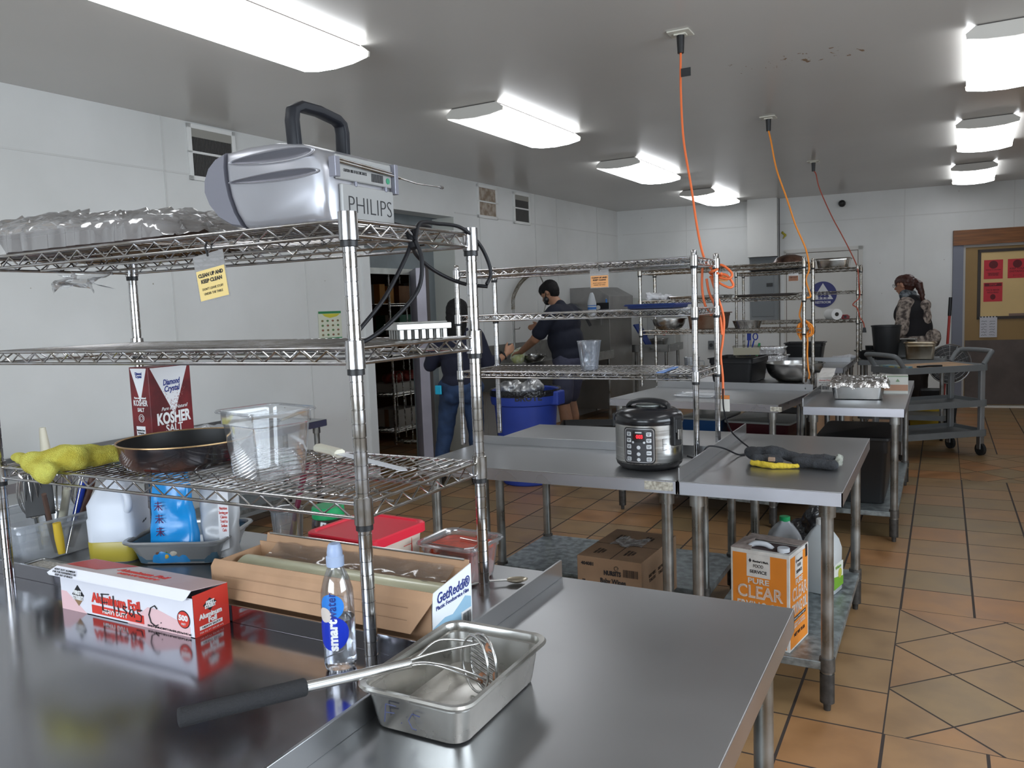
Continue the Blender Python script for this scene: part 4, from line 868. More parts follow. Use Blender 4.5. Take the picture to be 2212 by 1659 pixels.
# grey tub with blue inside, blue bag, white bag
t = thing('bus_tub', 'low grey tub with blue inside holding two bags, behind the foil box', 'tub', (-1.862, 1.530, T), math.radians(24))
rr_tub(.285, .25, .070, r=.03, rim=.012, taper=.02).build('tub_shell', mat('tub_steel_grey', (.34, .35, .36), .3, .7), t, smooth=40, solid=.002)
MB().loops([[(x, y, z) for x, y in rrect(-a, a, -b, b, .02, 4)] for z, a, b in ((.005, .108, .092), (.062, .123, .106))], cap1=False).build('blue_liner', mat('liner_blue', (.06, .13, .19), .3), t, smooth=40)
M_bb = mat('bag_blue', (.01, .27, .68), .25, spec=.7); 
def pouch(o_, w, d, h, seed, mm, nm='pouch', par=None, lean=(0, 0), top=.25):
    def f(u, v):
        a = u*2*PI; k = 1-(1-top)*v**2.2; ww = w*(1+.12*math.sin(v*3+seed))*(.92+.08*k); x = ww*.5*math.copysign(abs(math.cos(a))**.6, math.cos(a)); y = d*.5*k*math.copysign(abs(math.sin(a))**.7, math.sin(a))
        nz = noise.noise(Vector((x*26+seed, y*26, v*6)))*.010; return (x*(1+nz*3)+lean[0]*v, y+nz+lean[1]*v, h*v+(.004*math.sin(a*3+seed) if v > .9 else 0))
    mb = MB(); mb.grid(f, 40, 26); ob = mb.build(nm, mm, par, smooth=180); ob.location = o_; return ob
t = thing('blue_food_bag', 'bright blue food bag with dark characters standing in the grey tub', 'bag', (-1.842, 1.462, T+.008), math.radians(22))
pouch((0, 0, 0), .125, .060, .262, 2.1, M_bb, 'bag_skin', t)
strokes('bag_characters', mat('characters_maroon', (.10, .01, .08), .5), t, [s for k in range(3) for s in ([(-.030, .165-k*.035), (-.012, .166-k*.035)], [(-.032, .158-k*.035), (-.010, .158-k*.035)], [(-.021, .170-k*.035), (-.021, .145-k*.035)], [(-.021, .158-k*.035), (-.032, .146-k*.035)], [(-.021, .158-k*.035), (-.010, .146-k*.035)])], (0, -.0345, -.0), (1, 0, 0), V, .0012)
for (cx, cz, r, mm) in ((-.030, .030, .014, mat('seed_brown', (.16, .06, .03), .5)), (-.012, .018, .010, mat('kernel_yellow', (.7, .42, .05), .5)), (-.010, .036, .013, mat('herb_green', (.06, .25, .03), .6)), (.010, .028, .012, mat('food_pale', (.55, .50, .42), .6))):
    organic('printed_food', mm, t, [('e', (cx, -.031, cz), (r, .004, r*.8))], .0022, .0015, 90)
t = thing('white_food_bag', 'clear white bag with red printing standing beside the blue bag', 'bag', (-1.755, 1.545, T+.008), math.radians(22))
pouch((0, 0, 0), .10, .060, .215, 5.3, mat('bag_white_film', (.60, .61, .63), .25, trans=.2), 'bag_skin', t)
decal('nutrition_panel', M_sw, t, [(.012, .02), (.040, .03), (.046, .19), (.016, .19)], (0, -.040, 0), U, V)
text('panel_text', 'Nutrition\nServing per\nCalories\nTotal Fat\nSodium\nCarb', M_red, t, (.030, -.0412, .11), U, V, .012, width=.026)
# translucent utensil bin with utensils
t = thing('utensil_bin', 'translucent plastic bin full of utensils at the far left behind the low splash', 'bin', (-2.335, 1.392, T), math.radians(0))
rr_tub(.31, .31, .118, r=.03, rim=.012, taper=.015).build('bin_shell', M_clear_tub, t, smooth=40, solid=.002)
MB().box(.140, .168, -.05, .11, .088, .100).build('bin_grip', M_clear_tub, t, bevel=.006)
B = Vector((-2.272, 1.402, T+.012))
M_wire = mat('whisk_wire', (.58, .57, .55), .25, 1.)
def whisk(label, p, tip, r=.028, L=.12, n=7):
    t = thing('whisk', label, 'whisk', p, 0, 'wire whisks in the utensil bin'); d = (Vector(tip)-Vector(p)); H = d.length; q = d.to_track_quat('Z', 'Y').to_matrix().to_4x4()
    a = MB(); a.cyl((0, 0, 0), (0, 0, H-L), .006, n=10); o = a.build('whisk_handle', M_steel_b, t, smooth=50); o.data.transform(q)
    a = MB()
    for i in range(n):
        an = PI*i/n; a.tube([(r*math.sin(PI*k/10)**.7*math.cos(an)*(1 if True else 0)*(1 if k < 5 else 1), r*math.sin(PI*k/10)**.7*math.sin(an), H-L+L*(1-math.cos(PI*k/10))/2) for k in range(6)]+[(r*math.sin(PI*k/10)*math.cos(an)*.9, r*math.sin(PI*k/10)*math.sin(an)*.9, H-L+L*(1-math.cos(PI*k/10))/2) for k in range(6, 11)], .0015, 5)
        a.tube([(-r*math.sin(PI*k/10)*math.cos(an), -r*math.sin(PI*k/10)*math.sin(an), H-L+L*(1-math.cos(PI*k/10))/2) for k in range(11)], .0015, 5)
    o = a.build('whisk_wires', M_wire, t, smooth=60); o.data.transform(q)
whisk('wire whisk at the left end of the utensil bin, close to the post', B+Vector((-.03, -.03, 0)), B+Vector((.012, -.075, .245)), .036, .15)
whisk('wire whisk in the middle of the utensil bin, behind the black turner', B+Vector((-.03, .02, 0)), B+Vector((.030, .010, .250)), .034, .15)
whisk('wire whisk at the right end of the utensil bin, beside the jug', B+Vector((-.02, .05, 0)), B+Vector((.050, .085, .245)), .030, .14)
def stick(nm, label, cat, p0, p1, r, m, head=None, hm=None):
    t = thing(nm, label, cat, (0, 0, 0)); MB().tube([p0, (Vector(p0)+Vector(p1))/2, p1], [r*.8, r, r*.9], 10).build('handle', m, t, smooth=60)
    if head: head(t)
    return t
stick('turner', 'black nylon turner leaning out of the utensil bin at left', 'turner', B+Vector((.02, -.02, 0)), B+Vector((.075, -.070, .12)), .006, M_black,
      lambda t: MB().add([(-2.250, 1.305, .925), (-2.200, 1.360, .93), (-2.225, 1.372, 1.035), (-2.275, 1.318, 1.04)], [(0, 1, 2, 3)]).build('turner_blade', M_black, t, solid=.004, bevel=.002))
stick('ladle', 'steel tool with a bent tip in front of the black turner', 'kitchen tool', B+Vector((.04, -.03, 0)), B+Vector((.100, -.088, .185)), .0075, mat('handle_brown_steel', (.16, .10, .08), .4, .5))
stick('knife_handle', 'brown wooden handled knife standing in the utensil bin', 'knife', B+Vector((.03, .02, 0)), B+Vector((.082, .072, .20)), .011, mat('wood_brown', (.10, .045, .03), .5, var=.2, vs=20))
stick('blue_spoon', 'blue handled utensil standing in the bin beside the brown handle', 'kitchen tool', B+Vector((.02, .02, 0)), B+Vector((.076, .046, .19)), .010, mat('utensil_blue', (.01, .04, .36), .4))
stick('tongs', 'yellow handled utensil inside the translucent bin', 'kitchen tool', B+Vector((.112, -.06, .012)), B+Vector((.110, -.066, .10)), .012, mat('utensil_yellow', (.62, .42, .03), .45))
stick('skewer', 'thin steel rod standing in the utensil bin', 'kitchen tool', B+Vector((.085, -.03, 0)), B+Vector((.092, .045, .24)), .0022, M_steel_b)
stick('ivory_spatula', 'ivory handled spatula in the middle of the utensil bin', 'spatula', B+Vector((.0, .0, 0)), B+Vector((.05, .012, .175)), .012, mat('utensil_ivory', (.62, .60, .48), .45))
# oil jug
t = thing('oil_jug', 'translucent white jug one third full of yellow oil, beside the utensil bin', 'jug', (-2.040, 1.440, T), math.radians(28))
MB().loops([[(x, y, z) for x, y in rrect(-a, a, -b, b, .022, 5)] for z, a, b in ((0, .058, .058), (.006, .064, .064), (.12, .066, .066), (.125, .063, .063), (.16, .064, .064), (.20, .045, .045), (.225, .022, .022), (.24, .018, .018))]).build('jug_body', mat('jug_milky', (.66, .70, .78), .35), t, smooth=45)
MB().loops([[(x, y, z) for x, y in rrect(-a, a, -a, a, .023, 5)] for z, a in ((.004, .0640), (.008, .0652), (.058, .0664), (.060, .0655))]).build('oil', mat('oil_yellow', (.42, .34, .045), .3), t, smooth=45)
MB().lathe([(.020, .238), (.021, .24), (.021, .258)], n=20).build('jug_cap', M_white, t, smooth=40)
MB().tube(smooth_path([(.035, -.045, .205), (.056, -.060, .19), (.060, -.062, .16), (.052, -.055, .145)], 5), .010, 10).build('jug_handle', MATS['jug_milky'], t, smooth=60)
text('jug_text', 'USE BY', M_ink, t, (.0668, .01, .10), (0, 1, .2), V, .007, width=.025)
# tray with coarse salt under the bin, left
t = thing('salt_tray', 'shallow steel tray of coarse white salt at the far left, behind the splash', 'tray', (-2.04, 1.268, T))
rr_tub(.28, .070, .022, r=.01, rim=.004, taper=.003).build('tray_shell', M_steel_d, t, smooth=40, solid=.001)
def sf(u, v): x, y = -.132+.264*u, -.030+.060*v; return (x, y, .016+.010*math.sin(PI*u)*math.sin(PI*v)+.003*noise.noise(Vector((x*90, y*90, 0))))
MB().grid(sf, 60, 18).build('salt', mat('coarse_salt', (.66, .63, .58), .8, var=.3, vs=130, bump=1, bs=300), t)
# ======== second station ========
t = thing('rice_cooker', 'black and steel rice cooker with a red digital display on the second steel table', 'rice cooker', (-1.045, 3.112, T))
R = .134
MB().lathe([(R-.022, .0), (R-.004, .018), (R+.001, .034)], n=48).build('cooker_base', M_black, t, smooth=40)
MB().lathe([(R, .030), (R, .186)], n=64, cap0=False, cap1=False).build('cooker_body', mat('brushed_body', (.52, .51, .49), .24, 1., var=.12, vs=3, stretch=(1, 1, 30), rvar=.06), t, smooth=60)
MB().lathe([(R+.002, .182), (R+.004, .186), (R+.004, .204), (R-.004, .222), (R-.030, .238), (.05, .246), (0, .248)], n=56, cap1=False).build('cooker_lid', mat('lid_black_gloss', (.012, .012, .014), .18), t, smooth=40)
mb = MB(); rg = []
for i in range(13):
    a = PI*i/12; x = -.088*math.cos(a); z = .228+.040*math.sin(a)**.6; s = .5+.5*math.sin(a); rg.append([(x+dx*(1.0), y, z+dz) for dx, y, dz in ((0, -.022, -.007), (0, -.024, .004), (0, -.012, .010), (0, .012, .010), (0, .024, .004), (0, .022, -.007))])
mb.loops(rg); mb.build('lid_handle', M_black, t, smooth=50)
MB().lathe([(.052, .247), (.050, .252), (.0, .253)], n=32, cap0=False, cap1=False).build('lid_plate', mat('lid_plate_grey', (.22, .24, .235), .3, .6), t, smooth=40)
MB().box(-.022, .022, -.014, .010, .10, .215).box(-.018, .018, -.019, -.012, .150, .205).build('lid_latch', M_black, t, bevel=.006).matrix_local = Matrix.Rotation(math.radians(67), 4, 'Z') @ Matrix.Translation((0, -R-.002, 0))
MB().box(-.010, .010, -.024, -.018, .125, .165).build('latch_chrome', M_steel_b, t, bevel=.002).matrix_local = Matrix.Rotation(math.radians(67), 4, 'Z') @ Matrix.Translation((0, -R-.002, 0))
MB().box(-.010, .010, -.012, .008, .16, .215).build('lid_hinge', M_black, t, bevel=.004).matrix_local = Matrix.Rotation(math.radians(-82), 4, 'Z') @ Matrix.Translation((0, -R-.002, 0))
A0 = .02
def cpp(nm, m, poly, off): return patch(nm, m, t, poly, R, 0, off, A0)
cpp('control_panel', M_black, [(x, z) for x, z in rrect(-.065, .065, .034, .176, .016, 5)], .0012)
cpp('control_panel', mat('panel_silver_trim', (.45, .45, .46), .3, .8), [(x, z) for x, z in rrect(-.061, .061, .038, .172, .014, 5)], .0016)
cpp('control_panel', mat('panel_face', (.05, .05, .055), .3), [(x, z) for x, z in rrect(-.057, .057, .041, .169, .012, 5)], .0020)
cpp('display_window', M_black, [(x, z) for x, z in rrect(-.025, .025, .118, .164, .008, 4)], .0024)
cpp('display_window', mat('display_dark_red', (.06, .0, .0), .3), [(-.020, .130), (.020, .130), (.020, .150), (-.020, .150)], .0028)
M_btn = mat('button_white', (.62, .64, .66), .4)
for sx in (-.040, .040):
    for k in range(5):
        z = .150-k*.0245; cpp('button', M_btn, rrect(sx-.0095, sx+.0095, z-.008, z+.008, .003, 3), .0028)
for cx, z, r in ((-.022, .118, .0045), (.022, .118, .0045), (.0, .098, .0075), (.0, .072, .0075), (.0, .050, .0070)): cpp('button', M_btn, circ(cx, z, r), .0032)
cpp('brand_plate', M_btn, [(-.013, .1545), (.013, .1545), (.013, .1595), (-.013, .1595)], .0030)
def ctext(nm, s, m, cx, cz, size, w, off, bo=0, par=None, RR=None, a=None):
    o = text(nm, s, m, None, (0, 0, 0), (1, 0, 0), (0, 0, 1), size, width=w, bold=bo)
    for v in o.data.vertices: v.co.x += cx; v.co.z += cz; v.co.y -= off
    bend(o, RR or R, A0 if a is None else a); o.parent = par or t; return o
ctext('display_digits', '003', mat('digits_red', (.5, 0, 0), .4, emis=(1, .03, .05, 1.3)), .004, .140, .020, .026, .0034, .0006)
for sx in (-.040, .040):
    for k, s in enumerate(('WHITE\nRICE', 'BROWN\nRICE', 'FLASH\nRICE', 'STEAM', 'SLOW\nCOOK')): ctext('button_text', s, M_ink, sx, .150-k*.0245, .0055, .013, .0034)
o = strokes('marker_letters', mat('marker_grey', (.10, .10, .10), .5), None, [[(0, .045), (0, 0)], [(0, .045), (.018, .044)], [(0, .024), (.016, .023)], [(0, 0), (.018, .001)], [(.027, .002), (.028, .003)], [(.052, .040), (.042, .038), (.037, .020), (.042, .004), (.054, .004)]], (.098, -.0008, .085), U, V, .0008)
bend(o, R, 0); o.parent = t
# cord of the cooker
tag(MB().tube(smooth_path([(-.925, 3.235, .825), (-.88, 3.25, .812), (-.868, 3.27, .835), (-.85, 3.30, .858), (-.80, 3.34, .845), (-.755, 3.42, .806), (-.73, 3.47, .806), (-.735, 3.55, .810), (-.79, 3.60, .838), (-.845, 3.66, .875), (-.885, 3.71, .96), (-.895, 3.745, 1.05)], 8), .0035, 7).build('power_cord', M_cord, smooth=60), 'thin black cord running from the rice cooker over the splash to the rack post', 'cord')
t = thing('price_tag', 'white paper tag with an orange top tied to the second rack post', 'tag', (-.885, 3.742, 1.02)); MB().box(-.020, .020, -.001, .001, -.075, 0).build('tag_paper', mat('tag_white', (.66, .64, .58), .6), t); MB().box(-.020, .020, -.0014, .0014, -.018, 0).build('tag_header', mat('tag_orange', (.6, .2, .05), .6), t)
# oven mitts
M_mit = mat('mitt_charcoal', (.034, .036, .040), .95, var=.4, vs=22, bump=.7, bs=160, col2=(.022, .022, .024))
t = thing('oven_mitt', 'charcoal oven mitts with yellow lining folded on the third steel table', 'oven mitt', (0, 0, 0))
organic('mitt_shell', M_mit, t, [('c', (-.685, 3.30, .845), (-.60, 3.29, .848), .022, .026), ('c', (-.60, 3.29, .848), (-.50, 3.285, .832), .027, .020), ('c', (-.50, 3.285, .830), (-.37, 3.28, .828), .020, .022), ('c', (-.65, 3.235, .828), (-.56, 3.24, .828), .020, .018), ('c', (-.50, 3.25, .822), (-.36, 3.23, .822), .018, .020), ('c', (-.47, 3.31, .822), (-.36, 3.31, .822), .018, .018), ('e', (-.66, 3.31, .832), (.042, .050, .024))], .006, .006, 26, 6, flat=.8005)
organic('mitt_lining', mat('mitt_yellow', (.52, .38, .03), .85, bump=.6, bs=150), t, [('c', (-.655, 3.222, .815), (-.58, 3.195, .812), .013, .012), ('c', (-.58, 3.195, .812), (-.49, 3.225, .812), .012, .009)], .004, .004, 40, 2, flat=.8005)
organic('mitt_cuff', mat('mitt_cuff_grey', (.30, .31, .27), .9, var=.5, vs=60), t, [('c', (-.345, 3.285, .840), (-.343, 3.245, .822), .016, .012)], .005, .006, 70, 6)
MB().box(-.596, -.570, 3.205, 3.222, .826, .842).build('mitt_label', mat('mitt_label_tan', (.25, .17, .12), .8), t, bevel=.003)
# deli cup, blue scraper, blue lid on the second rack
t = thing('deli_cup', 'tall translucent plastic cup standing on the lower shelf of the second rack', 'cup', (-1.432, 3.44, 1.1625))
MB().lathe([(0, .002), (.034, .0), (.039, .006), (.042, .04), (.0535, .128), (.0555, .130), (.0565, .133), (.054, .134)], n=36, cap0=False, cap1=False).build('cup_shell', clear('deli_cup_plastic', gloss=.08, haze=.12, hazecol=(.60, .66, .78)), t, smooth=50, solid=.001)
tag(MB().box(-.014, .014, -.15, .15, 0, .003, Matrix.Translation((-1.062, 3.44, 1.1625)) @ Matrix.Rotation(math.radians(4), 4, 'Z')).build('plastic_strip', mat('strip_blue', (.08, .22, .58), .4), bevel=.001), 'flat blue plastic strip on the lower shelf of the second rack', 'plastic strip')
t = thing('blue_tray', 'dark blue plastic tray on the middle shelf of the second rack', 'tray', (-1.135, 3.545, 1.4335))
rr_tub(.235, .28, .020, r=.02, rim=.008, taper=.004).build('tray_shell', mat('tray_navy', (.010, .025, .11), .4), t, smooth=40, solid=.003)
# cartons and jugs on the lower shelves
US = .1802
t = thing('baby_wipes_carton', 'brown cardboard carton of baby wipes on the lower shelf under the rice cooker', 'carton', (-1.34, 3.025, US), math.radians(-2))
w_, d_, h_ = .285, .43, .24
MB().box(0, w_, 0, d_, 0, h_).build('carton_body', M_card_d, t, bevel=.002)
M_dk = mat('carton_print', (.035, .022, .016), .7)
MB().box(.0, w_, d_*.47, d_*.475, h_, h_+.0008).box(w_*.52, w_*.53, 0, d_*.47, h_, h_+.0008).build('flap_gap', M_dk, t)
mb = MB(); mb.grid(lambda u, v: (w_*(.25+.5*u), d_*(.42+.28*v)+.02*math.sin(u*9), h_+.003+.010*abs(noise.noise(Vector((u*5, v*6, 2))))), 16, 10); mb.build('loose_tape', M_film, t, smooth=180)
text('carton_lettering', '404081', M_ink, t, (.048, -.0012, .210), U, V, .020, width=.056, bold=.0006); text('carton_lettering', 'NURSITS', M_ink, t, (.158, -.0012, .180), U, V, .026, width=.075, bold=.0012)
text('carton_lettering', 'Baby Wipes', M_ink, t, (.160, -.0012, .146), U, V, .028, width=.112, bold=.0008); text('carton_lettering', 'Toallitas Húmedas', M_dk, t, (.160, -.0012, .120), U, V, .016, width=.105)
decal('code_square', M_dk, t, [(.022, .130), (.036, .130), (.036, .142), (.022, .142)], (0, 0, 0), U, V, .0009); barcode(t, (.205, -.001, .172), U, V, .066, .032, M_dk)
strokes('round_mark', M_dk, t, [[(.176+.009*math.cos(a), .203+.009*math.sin(a)) for a in [PI*k/8 for k in range(15)]], [(.178, .203), (.184, .203)]], (0, -.001, 0), U, V, .0012)
for y in (.07, .18, .28): text('carton_lettering', 'BABY WIPES\nTOALLITAS', M_dk, t, (w_+.001, y+.05, .15), U2, V, .020, width=.08)
for p in ((.07, .09), (.20, .10), (.08, .31), (.20, .32)): text('carton_lettering', 'HANDLE WITH\nCARE FRAGILE\nCARTON', M_dk, t, (p[0], p[1], h_+.001), (0, 1, 0), (-1, 0, 0), .015, width=.07)
t = thing('frying_oil_carton', 'orange and white carton of clear frying oil on the lower shelf', 'carton', (-.690, 2.975, US), math.radians(-10))
w_, d_, h_ = .220, .205, .362
M_or = mat('carton_orange', (.74, .24, .025), .5, var=.1, vs=5); M_ow = mat('carton_offwhite', (.66, .64, .61), .5, var=.15, vs=20)
MB().box(0, w_, 0, d_, 0, h_-.002).build('carton_body', M_ow, t, bevel=.0015)
def face(o, u, w, side):
    decal('orange_panel', M_or, t, [(.008, .008), (w-.010, .008), (w-.010, h_-.016), (.008, h_-.016)], o, u, V, .0006)
    decal('white_label', M_ow, t, [(w*.28, h_*.72), (w*.68, h_*.72), (w*.68, h_-.016), (w*.28, h_-.016)], o, u, V, .0010)
    u_ = Vector(u); o_ = Vector(o); n = u_.cross(Vector(V))*.0016; c = lambda a, z: tuple(o_+u_*a+Vector((0, 0, z))+n)
    decal('logo_diamond', M_ink, t, [(w*.34, h_*.865), (w*.365, h_*.888), (w*.34, h_*.911), (w*.315, h_*.888)], o, u, V, .0014)
    text('carton_lettering', "Member's Mark.", M_ink, t, c(w*.52, h_*.885), u, V, .011, width=w*.27, bold=.0003)
    text('carton_lettering', 'FOOD', M_ink, t, c(w*.48, h_*.835), u, V, .017, width=w*.17); text('carton_lettering', 'SERVICE', M_ink, t, c(w*.48, h_*.775), u, V, .016, width=w*.29, bold=.0003)
    text('carton_lettering', 'PURE', M_ow, t, c(w*.48, h_*.675), u, V, .028, width=w*.36, bold=.0006)
    text('carton_lettering', 'CLEAR', M_ow, t, c(w*.50, h_*.555), u, V, .066, width=w*.78, bold=.0012); text('carton_lettering', 'CLEAR', M_or, t, Vector(c(w*.50, h_*.555))+n*.3, u, V, .062, width=w*.765, bold=-.0022)
    text('carton_lettering', 'FRYING OIL', M_ow, t, c(w*.50, h_*.40), u, V, .058, width=w*.78, bold=.0008)
    decal('black_band', M_ink, t, [(w*.14, h_*.285), (w*.84, h_*.285), (w*.84, h_*.325), (w*.14, h_*.325)], o, u, V, .0010); text('carton_lettering', 'SMOKE POINT 450°F', M_ow, t, c(w*.49, h_*.305), u, V, .009, width=w*.6)
    text('carton_lettering', 'CREAMY FLAVOR\nIDEAL FOR FRYING', M_ow, t, c(w*.49, h_*.235), u, V, .011, width=w*.6); text('carton_lettering', 'NET WT 35 LB', M_ink, t, c(w*.49, h_*.14), u, V, .017, width=w*.55, bold=.0004)
face((0, 0, 0), (1, 0, 0), w_, 0); face((w_, 0, 0), (0, 1, 0), d_, 1)
decal('corner_mark', M_ink, t, [(d_-.035, h_-.05), (d_-.014, h_-.05), (d_-.014, h_-.004), (d_-.035, h_-.004)], (w_, 0, 0), U2, V, .0012)
MB().add([(0, 0, h_), (w_*.35, 0, h_), (w_*.22, d_*.6, h_+.010), (0, d_*.7, h_+.004)], [(0, 1, 2, 3)]).add([(w_*.05, d_*.62, h_+.004), (w_, d_*.62, h_+.004), (w_, d_, h_), (0, d_, h_)], [(0, 1, 2, 3)]).build('top_flap', mat('flap_brown_white', (.40, .33, .30), .7, var=.3, vs=30), t, solid=.002)
decal('top_opening', mat('opening_dark', (.06, .04, .04), .8), t, [(.05, .02), (.21, .02), (.21, .12), (.05, .12)], (0, 0, h_-.0015), (1, 0, 0), (0, 1, 0), .0008)
MB().lathe([(.021, 0), (.022, .002), (.022, .016), (.020, .018)], (w_*.84, .04, h_-.004), 24).build('oil_cap', mat('cap_white_blue', (.60, .62, .66), .4), t, smooth=40)
MB().tube(smooth_path([(.055, .045, h_-.004), (.075, .05, h_+.010), (.115, .055, h_+.010), (.14, .055, h_-.004)], 5), .010, 10).build('oil_grip', MATS['cap_white_blue'], t, smooth=60)
M_jug = mat('jug_clear_white', (.55, .57, .60), .25, trans=.35)
def jug(label, loc, h, w, cap, rz, lab=None, m=None, gp=None):
    t = thing('plastic_jug', label, 'jug', loc, rz)
    m = m or M_jug
    MB().loops([[(x, y, z) for x, y in rrect(-a, a, -a, a, a*.45, 5)] for z, a in ((0, w*.9), (.006, w), (h*.60, w), (h*.72, w*.86), (h*.84, w*.55), (h*.91, w*.30), (h*.94, w*.28))]).build('jug_body', m, t, smooth=60)
    MB().lathe([(w*.30, h*.93), (w*.32, h*.935), (w*.32, h), (w*.29, h+.002)], n=20).build('jug_cap', cap, t, smooth=40)
    if lab:
        decal('jug_label', mat('label_white', (.66, .68, .62), .5), t, [(-w*.8, h*.08), (w*.8, h*.08), (w*.8, h*.42), (-w*.8, h*.42)], (0, -w-.0002, 0), U, V, .0008)
        decal('jug_label', mat('label_apple_green', (.16, .36, .03), .5), t, [(-w*.8, h*.08), (w*.8, h*.08), (w*.8, h*.2), (-w*.8, h*.26)], (0, -w-.0010, 0), U, V, .0008)
        decal('jug_label', mat('label_lime', (.45, .45, .06), .5), t, circ(w*.2, h*.27, w*.3), (0, -w-.0018, 0), U, V, .0008)
        text('jug_lettering', 'White', MATS['label_apple_green'], t, (-w*.1, -w-.0024, h*.37), U, V, .02, width=w*1.0)
    return t
jug('clear plastic jug with a green cap behind the frying oil carton', (-.632, 3.80, US), .275, .075, MATS['lid_green'], .3)
jug('tall white vinegar jug with a green label behind the table leg', (-.455, 3.66, US), .315, .072, M_white, math.radians(78), True, mat('jug_vinegar', (.62, .65, .66), .3, trans=.2))
tag(organic('trash_bag', mat('bag_black', (.012, .012, .014), .25), None, [('e', (-.66, 4.62, .12), (.12, .12, .12)), ('e', (-.60, 4.56, .22), (.07, .07, .10)), ('e', (-.72, 4.7, .1), (.1, .1, .09))], .012, .022, 16, 1, flat=.001), 'black trash bag on the floor beyond the jugs', 'trash bag')
# ======== third station ========
def tub(label, loc, w, d, h, m, rz=0, name='storage_tub', cat='tub', lid=None, grp=None, rim=.015, taper=.02):
    t = thing(name, label, cat, loc, rz, grp); rr_tub(w, d, h, r=.03, rim=rim, taper=taper).build('tub_shell', m, t, smooth=40, solid=.003)
    if lid: MB().loops([[(x, y, z) for x, y in rrect(-a, a, -b, b, .03, 4)] for z, a, b in ((h-.002, w/2+.004, d/2+.004), (h+.012, w/2+.004, d/2+.004), (h+.018, w/2-.01, d/2-.01))]).build('tub_lid', lid, t, smooth=30)
    return t
M_lidg = mat('lid_pale_grey', (.36, .38, .37), .4)
tub('blue storage tub with a pale lid on the lower shelf of the third station', (-1.66, 6.50, US+.002), .34, .50, .345, mat('tub_blue', (.015, .08, .24), .45), RZ3, lid=M_lidg)
tub('maroon storage tub with a pale lid on the lower shelf of the third station', (-1.21, 6.46, US+.002), .50, .50, .335, mat('tub_maroon', (.07, .006, .012), .45), RZ3, lid=M_lidg)
tub('large black tub on the shelf under the foil covered tray', (-.480, 5.62, US+.001), .42, .66, .40, M_black, 0, lid=M_black)
t = thing('foil_covered_tray', 'deep steel tray covered with crumpled foil on the third station table', 'food pan', (-.480, 5.72, T+.002), math.radians(3))
rr_tub(.335, .50, .10, r=.035, rim=.012, taper=.012).build('tray_shell', M_steel_b, t, smooth=40, solid=.0015)
def foilf(u, v):
    a, b = .185, .268; x = -a+2*a*u; y = -b+2*b*v; ed = max(abs(x)/a, abs(y)/b); z = .112+.010*noise.noise(Vector((x*18, y*14, 1)))
    if ed > .90: z -= (ed-.90)*10*(.026+.022*abs(noise.noise(Vector((x*22, y*22, 5)))))
    return (x+.004*noise.noise(Vector((y*60, x*40, 2))), y+.004*noise.noise(Vector((y*60, x*40, 9))), z+crinkle(x, y, .005, 34))
MB().grid(foilf, 64, 80).build('foil_cover', M_foil, t, smooth=180)
t = thing('foil_roll_box', 'small white and red foil roll box standing beside the foil covered tray', 'box', (-.765, 5.93, T), math.radians(8))
MB().box(0, .105, 0, .42, 0, .095).build('carton_body', M_ow, t, bevel=.001); MB().add([(0, 0, .097), (.105, 0, .097), (.125, .16, .150), (.035, .19, .150)], [(0, 1, 2, 3)]).build('open_flap', M_ow, t, solid=.0015)
text('box_lettering', 'Heavy Duty', M_red, t, (.052, -.001, .080), U, V, .014, width=.08); text('box_lettering', 'Aluminum Foil', M_ink, t, (.052, -.001, .064), U, V, .012, width=.08); text('box_lettering', '18" x 500\'', M_ink, t, (.052, -.001, .050), U, V, .012, width=.055); barcode(t, (.03, -.001, .015), U, V, .045, .026, M_ink)
t = thing('foil_carton', 'long carton with a recycling mark lying behind the foil covered tray', 'box', (-.33, 5.88, T), math.radians(3)); MB().box(-.08, .135, 0, .16, 0, .115).build('carton_body', mat('carton_pale', (.50, .50, .46), .5), t, bevel=.001); MB().box(-.08, .134, -.002, 0, .02, .06).build('brown_panel', mat('carton_tanpanel', (.36, .2, .13), .6), t); MB().box(-.08, .135, -.003, .0, .112, .117).build('green_edge', mat('carton_greenedge', (.16, .24, .14), .6), t)
decal('recycling_mark', MATS['carton_greenedge'], t, [(.06, .08), (.085, .08), (.0725, .10)], (0, -.001, 0), U, V, .001)
M_sb = mat('bowl_steel', (.48, .47, .45), .22, 1., var=.15, vs=5, rvar=.05)
def bowl(label, loc, r, h, m=M_sb, name='mixing_bowl', rb=.45):
    t = thing(name, label, 'bowl', loc)
    P = [(r*(rb+(1-rb)*math.sin(a)), h*(1-math.cos(a))) for a in [PI/2*k/10 for k in range(11)]]; P += [(r+.012, h+.001), (r+.014, h-.003)]
    MB().lathe([(0, 0)]+P, n=48, cap0=False, cap1=False).build('bowl_shell', m, t, smooth=50, solid=.002); return t
bowl('large steel mixing bowl on the third station back table', (-1.03, 6.66, T+.002), .215, .145)
t = tub('black plastic crate under a fryer basket on the third station back table', (-1.46, 6.66, T+.002), .38, .46, .195, M_black, RZ3, 'dish_crate', 'crate')
t = thing('fryer_basket', 'metal fryer basket with upright handle sitting on the black crate', 'basket', (-1.385, 6.60, T+.198), math.radians(10))
M_bk = mat('basket_bronze', (.22, .20, .15), .4, .8)
mb = MB()
for k in range(5): z = .0+.022*k; q = .062+.018*k/4; mb.tube([(x, y, z) for x, y in rrect(-q*1.35, q*1.35, -q, q, .02, 3)], .0018, 5, closed=True)
for i in range(20):
    P0 = rrect(-.0837, .0837, -.062, .062, .02, 4); P1 = rrect(-.108, .108, -.08, .08, .02, 4); mb.tube([(*P0[i], 0), (*P1[i], .088)], .0013, 4)
mb.build('basket_wires', M_bk, t); MB().box(-.10, .10, -.079, -.076, .02, .08).build('basket_plate', M_bk, t)
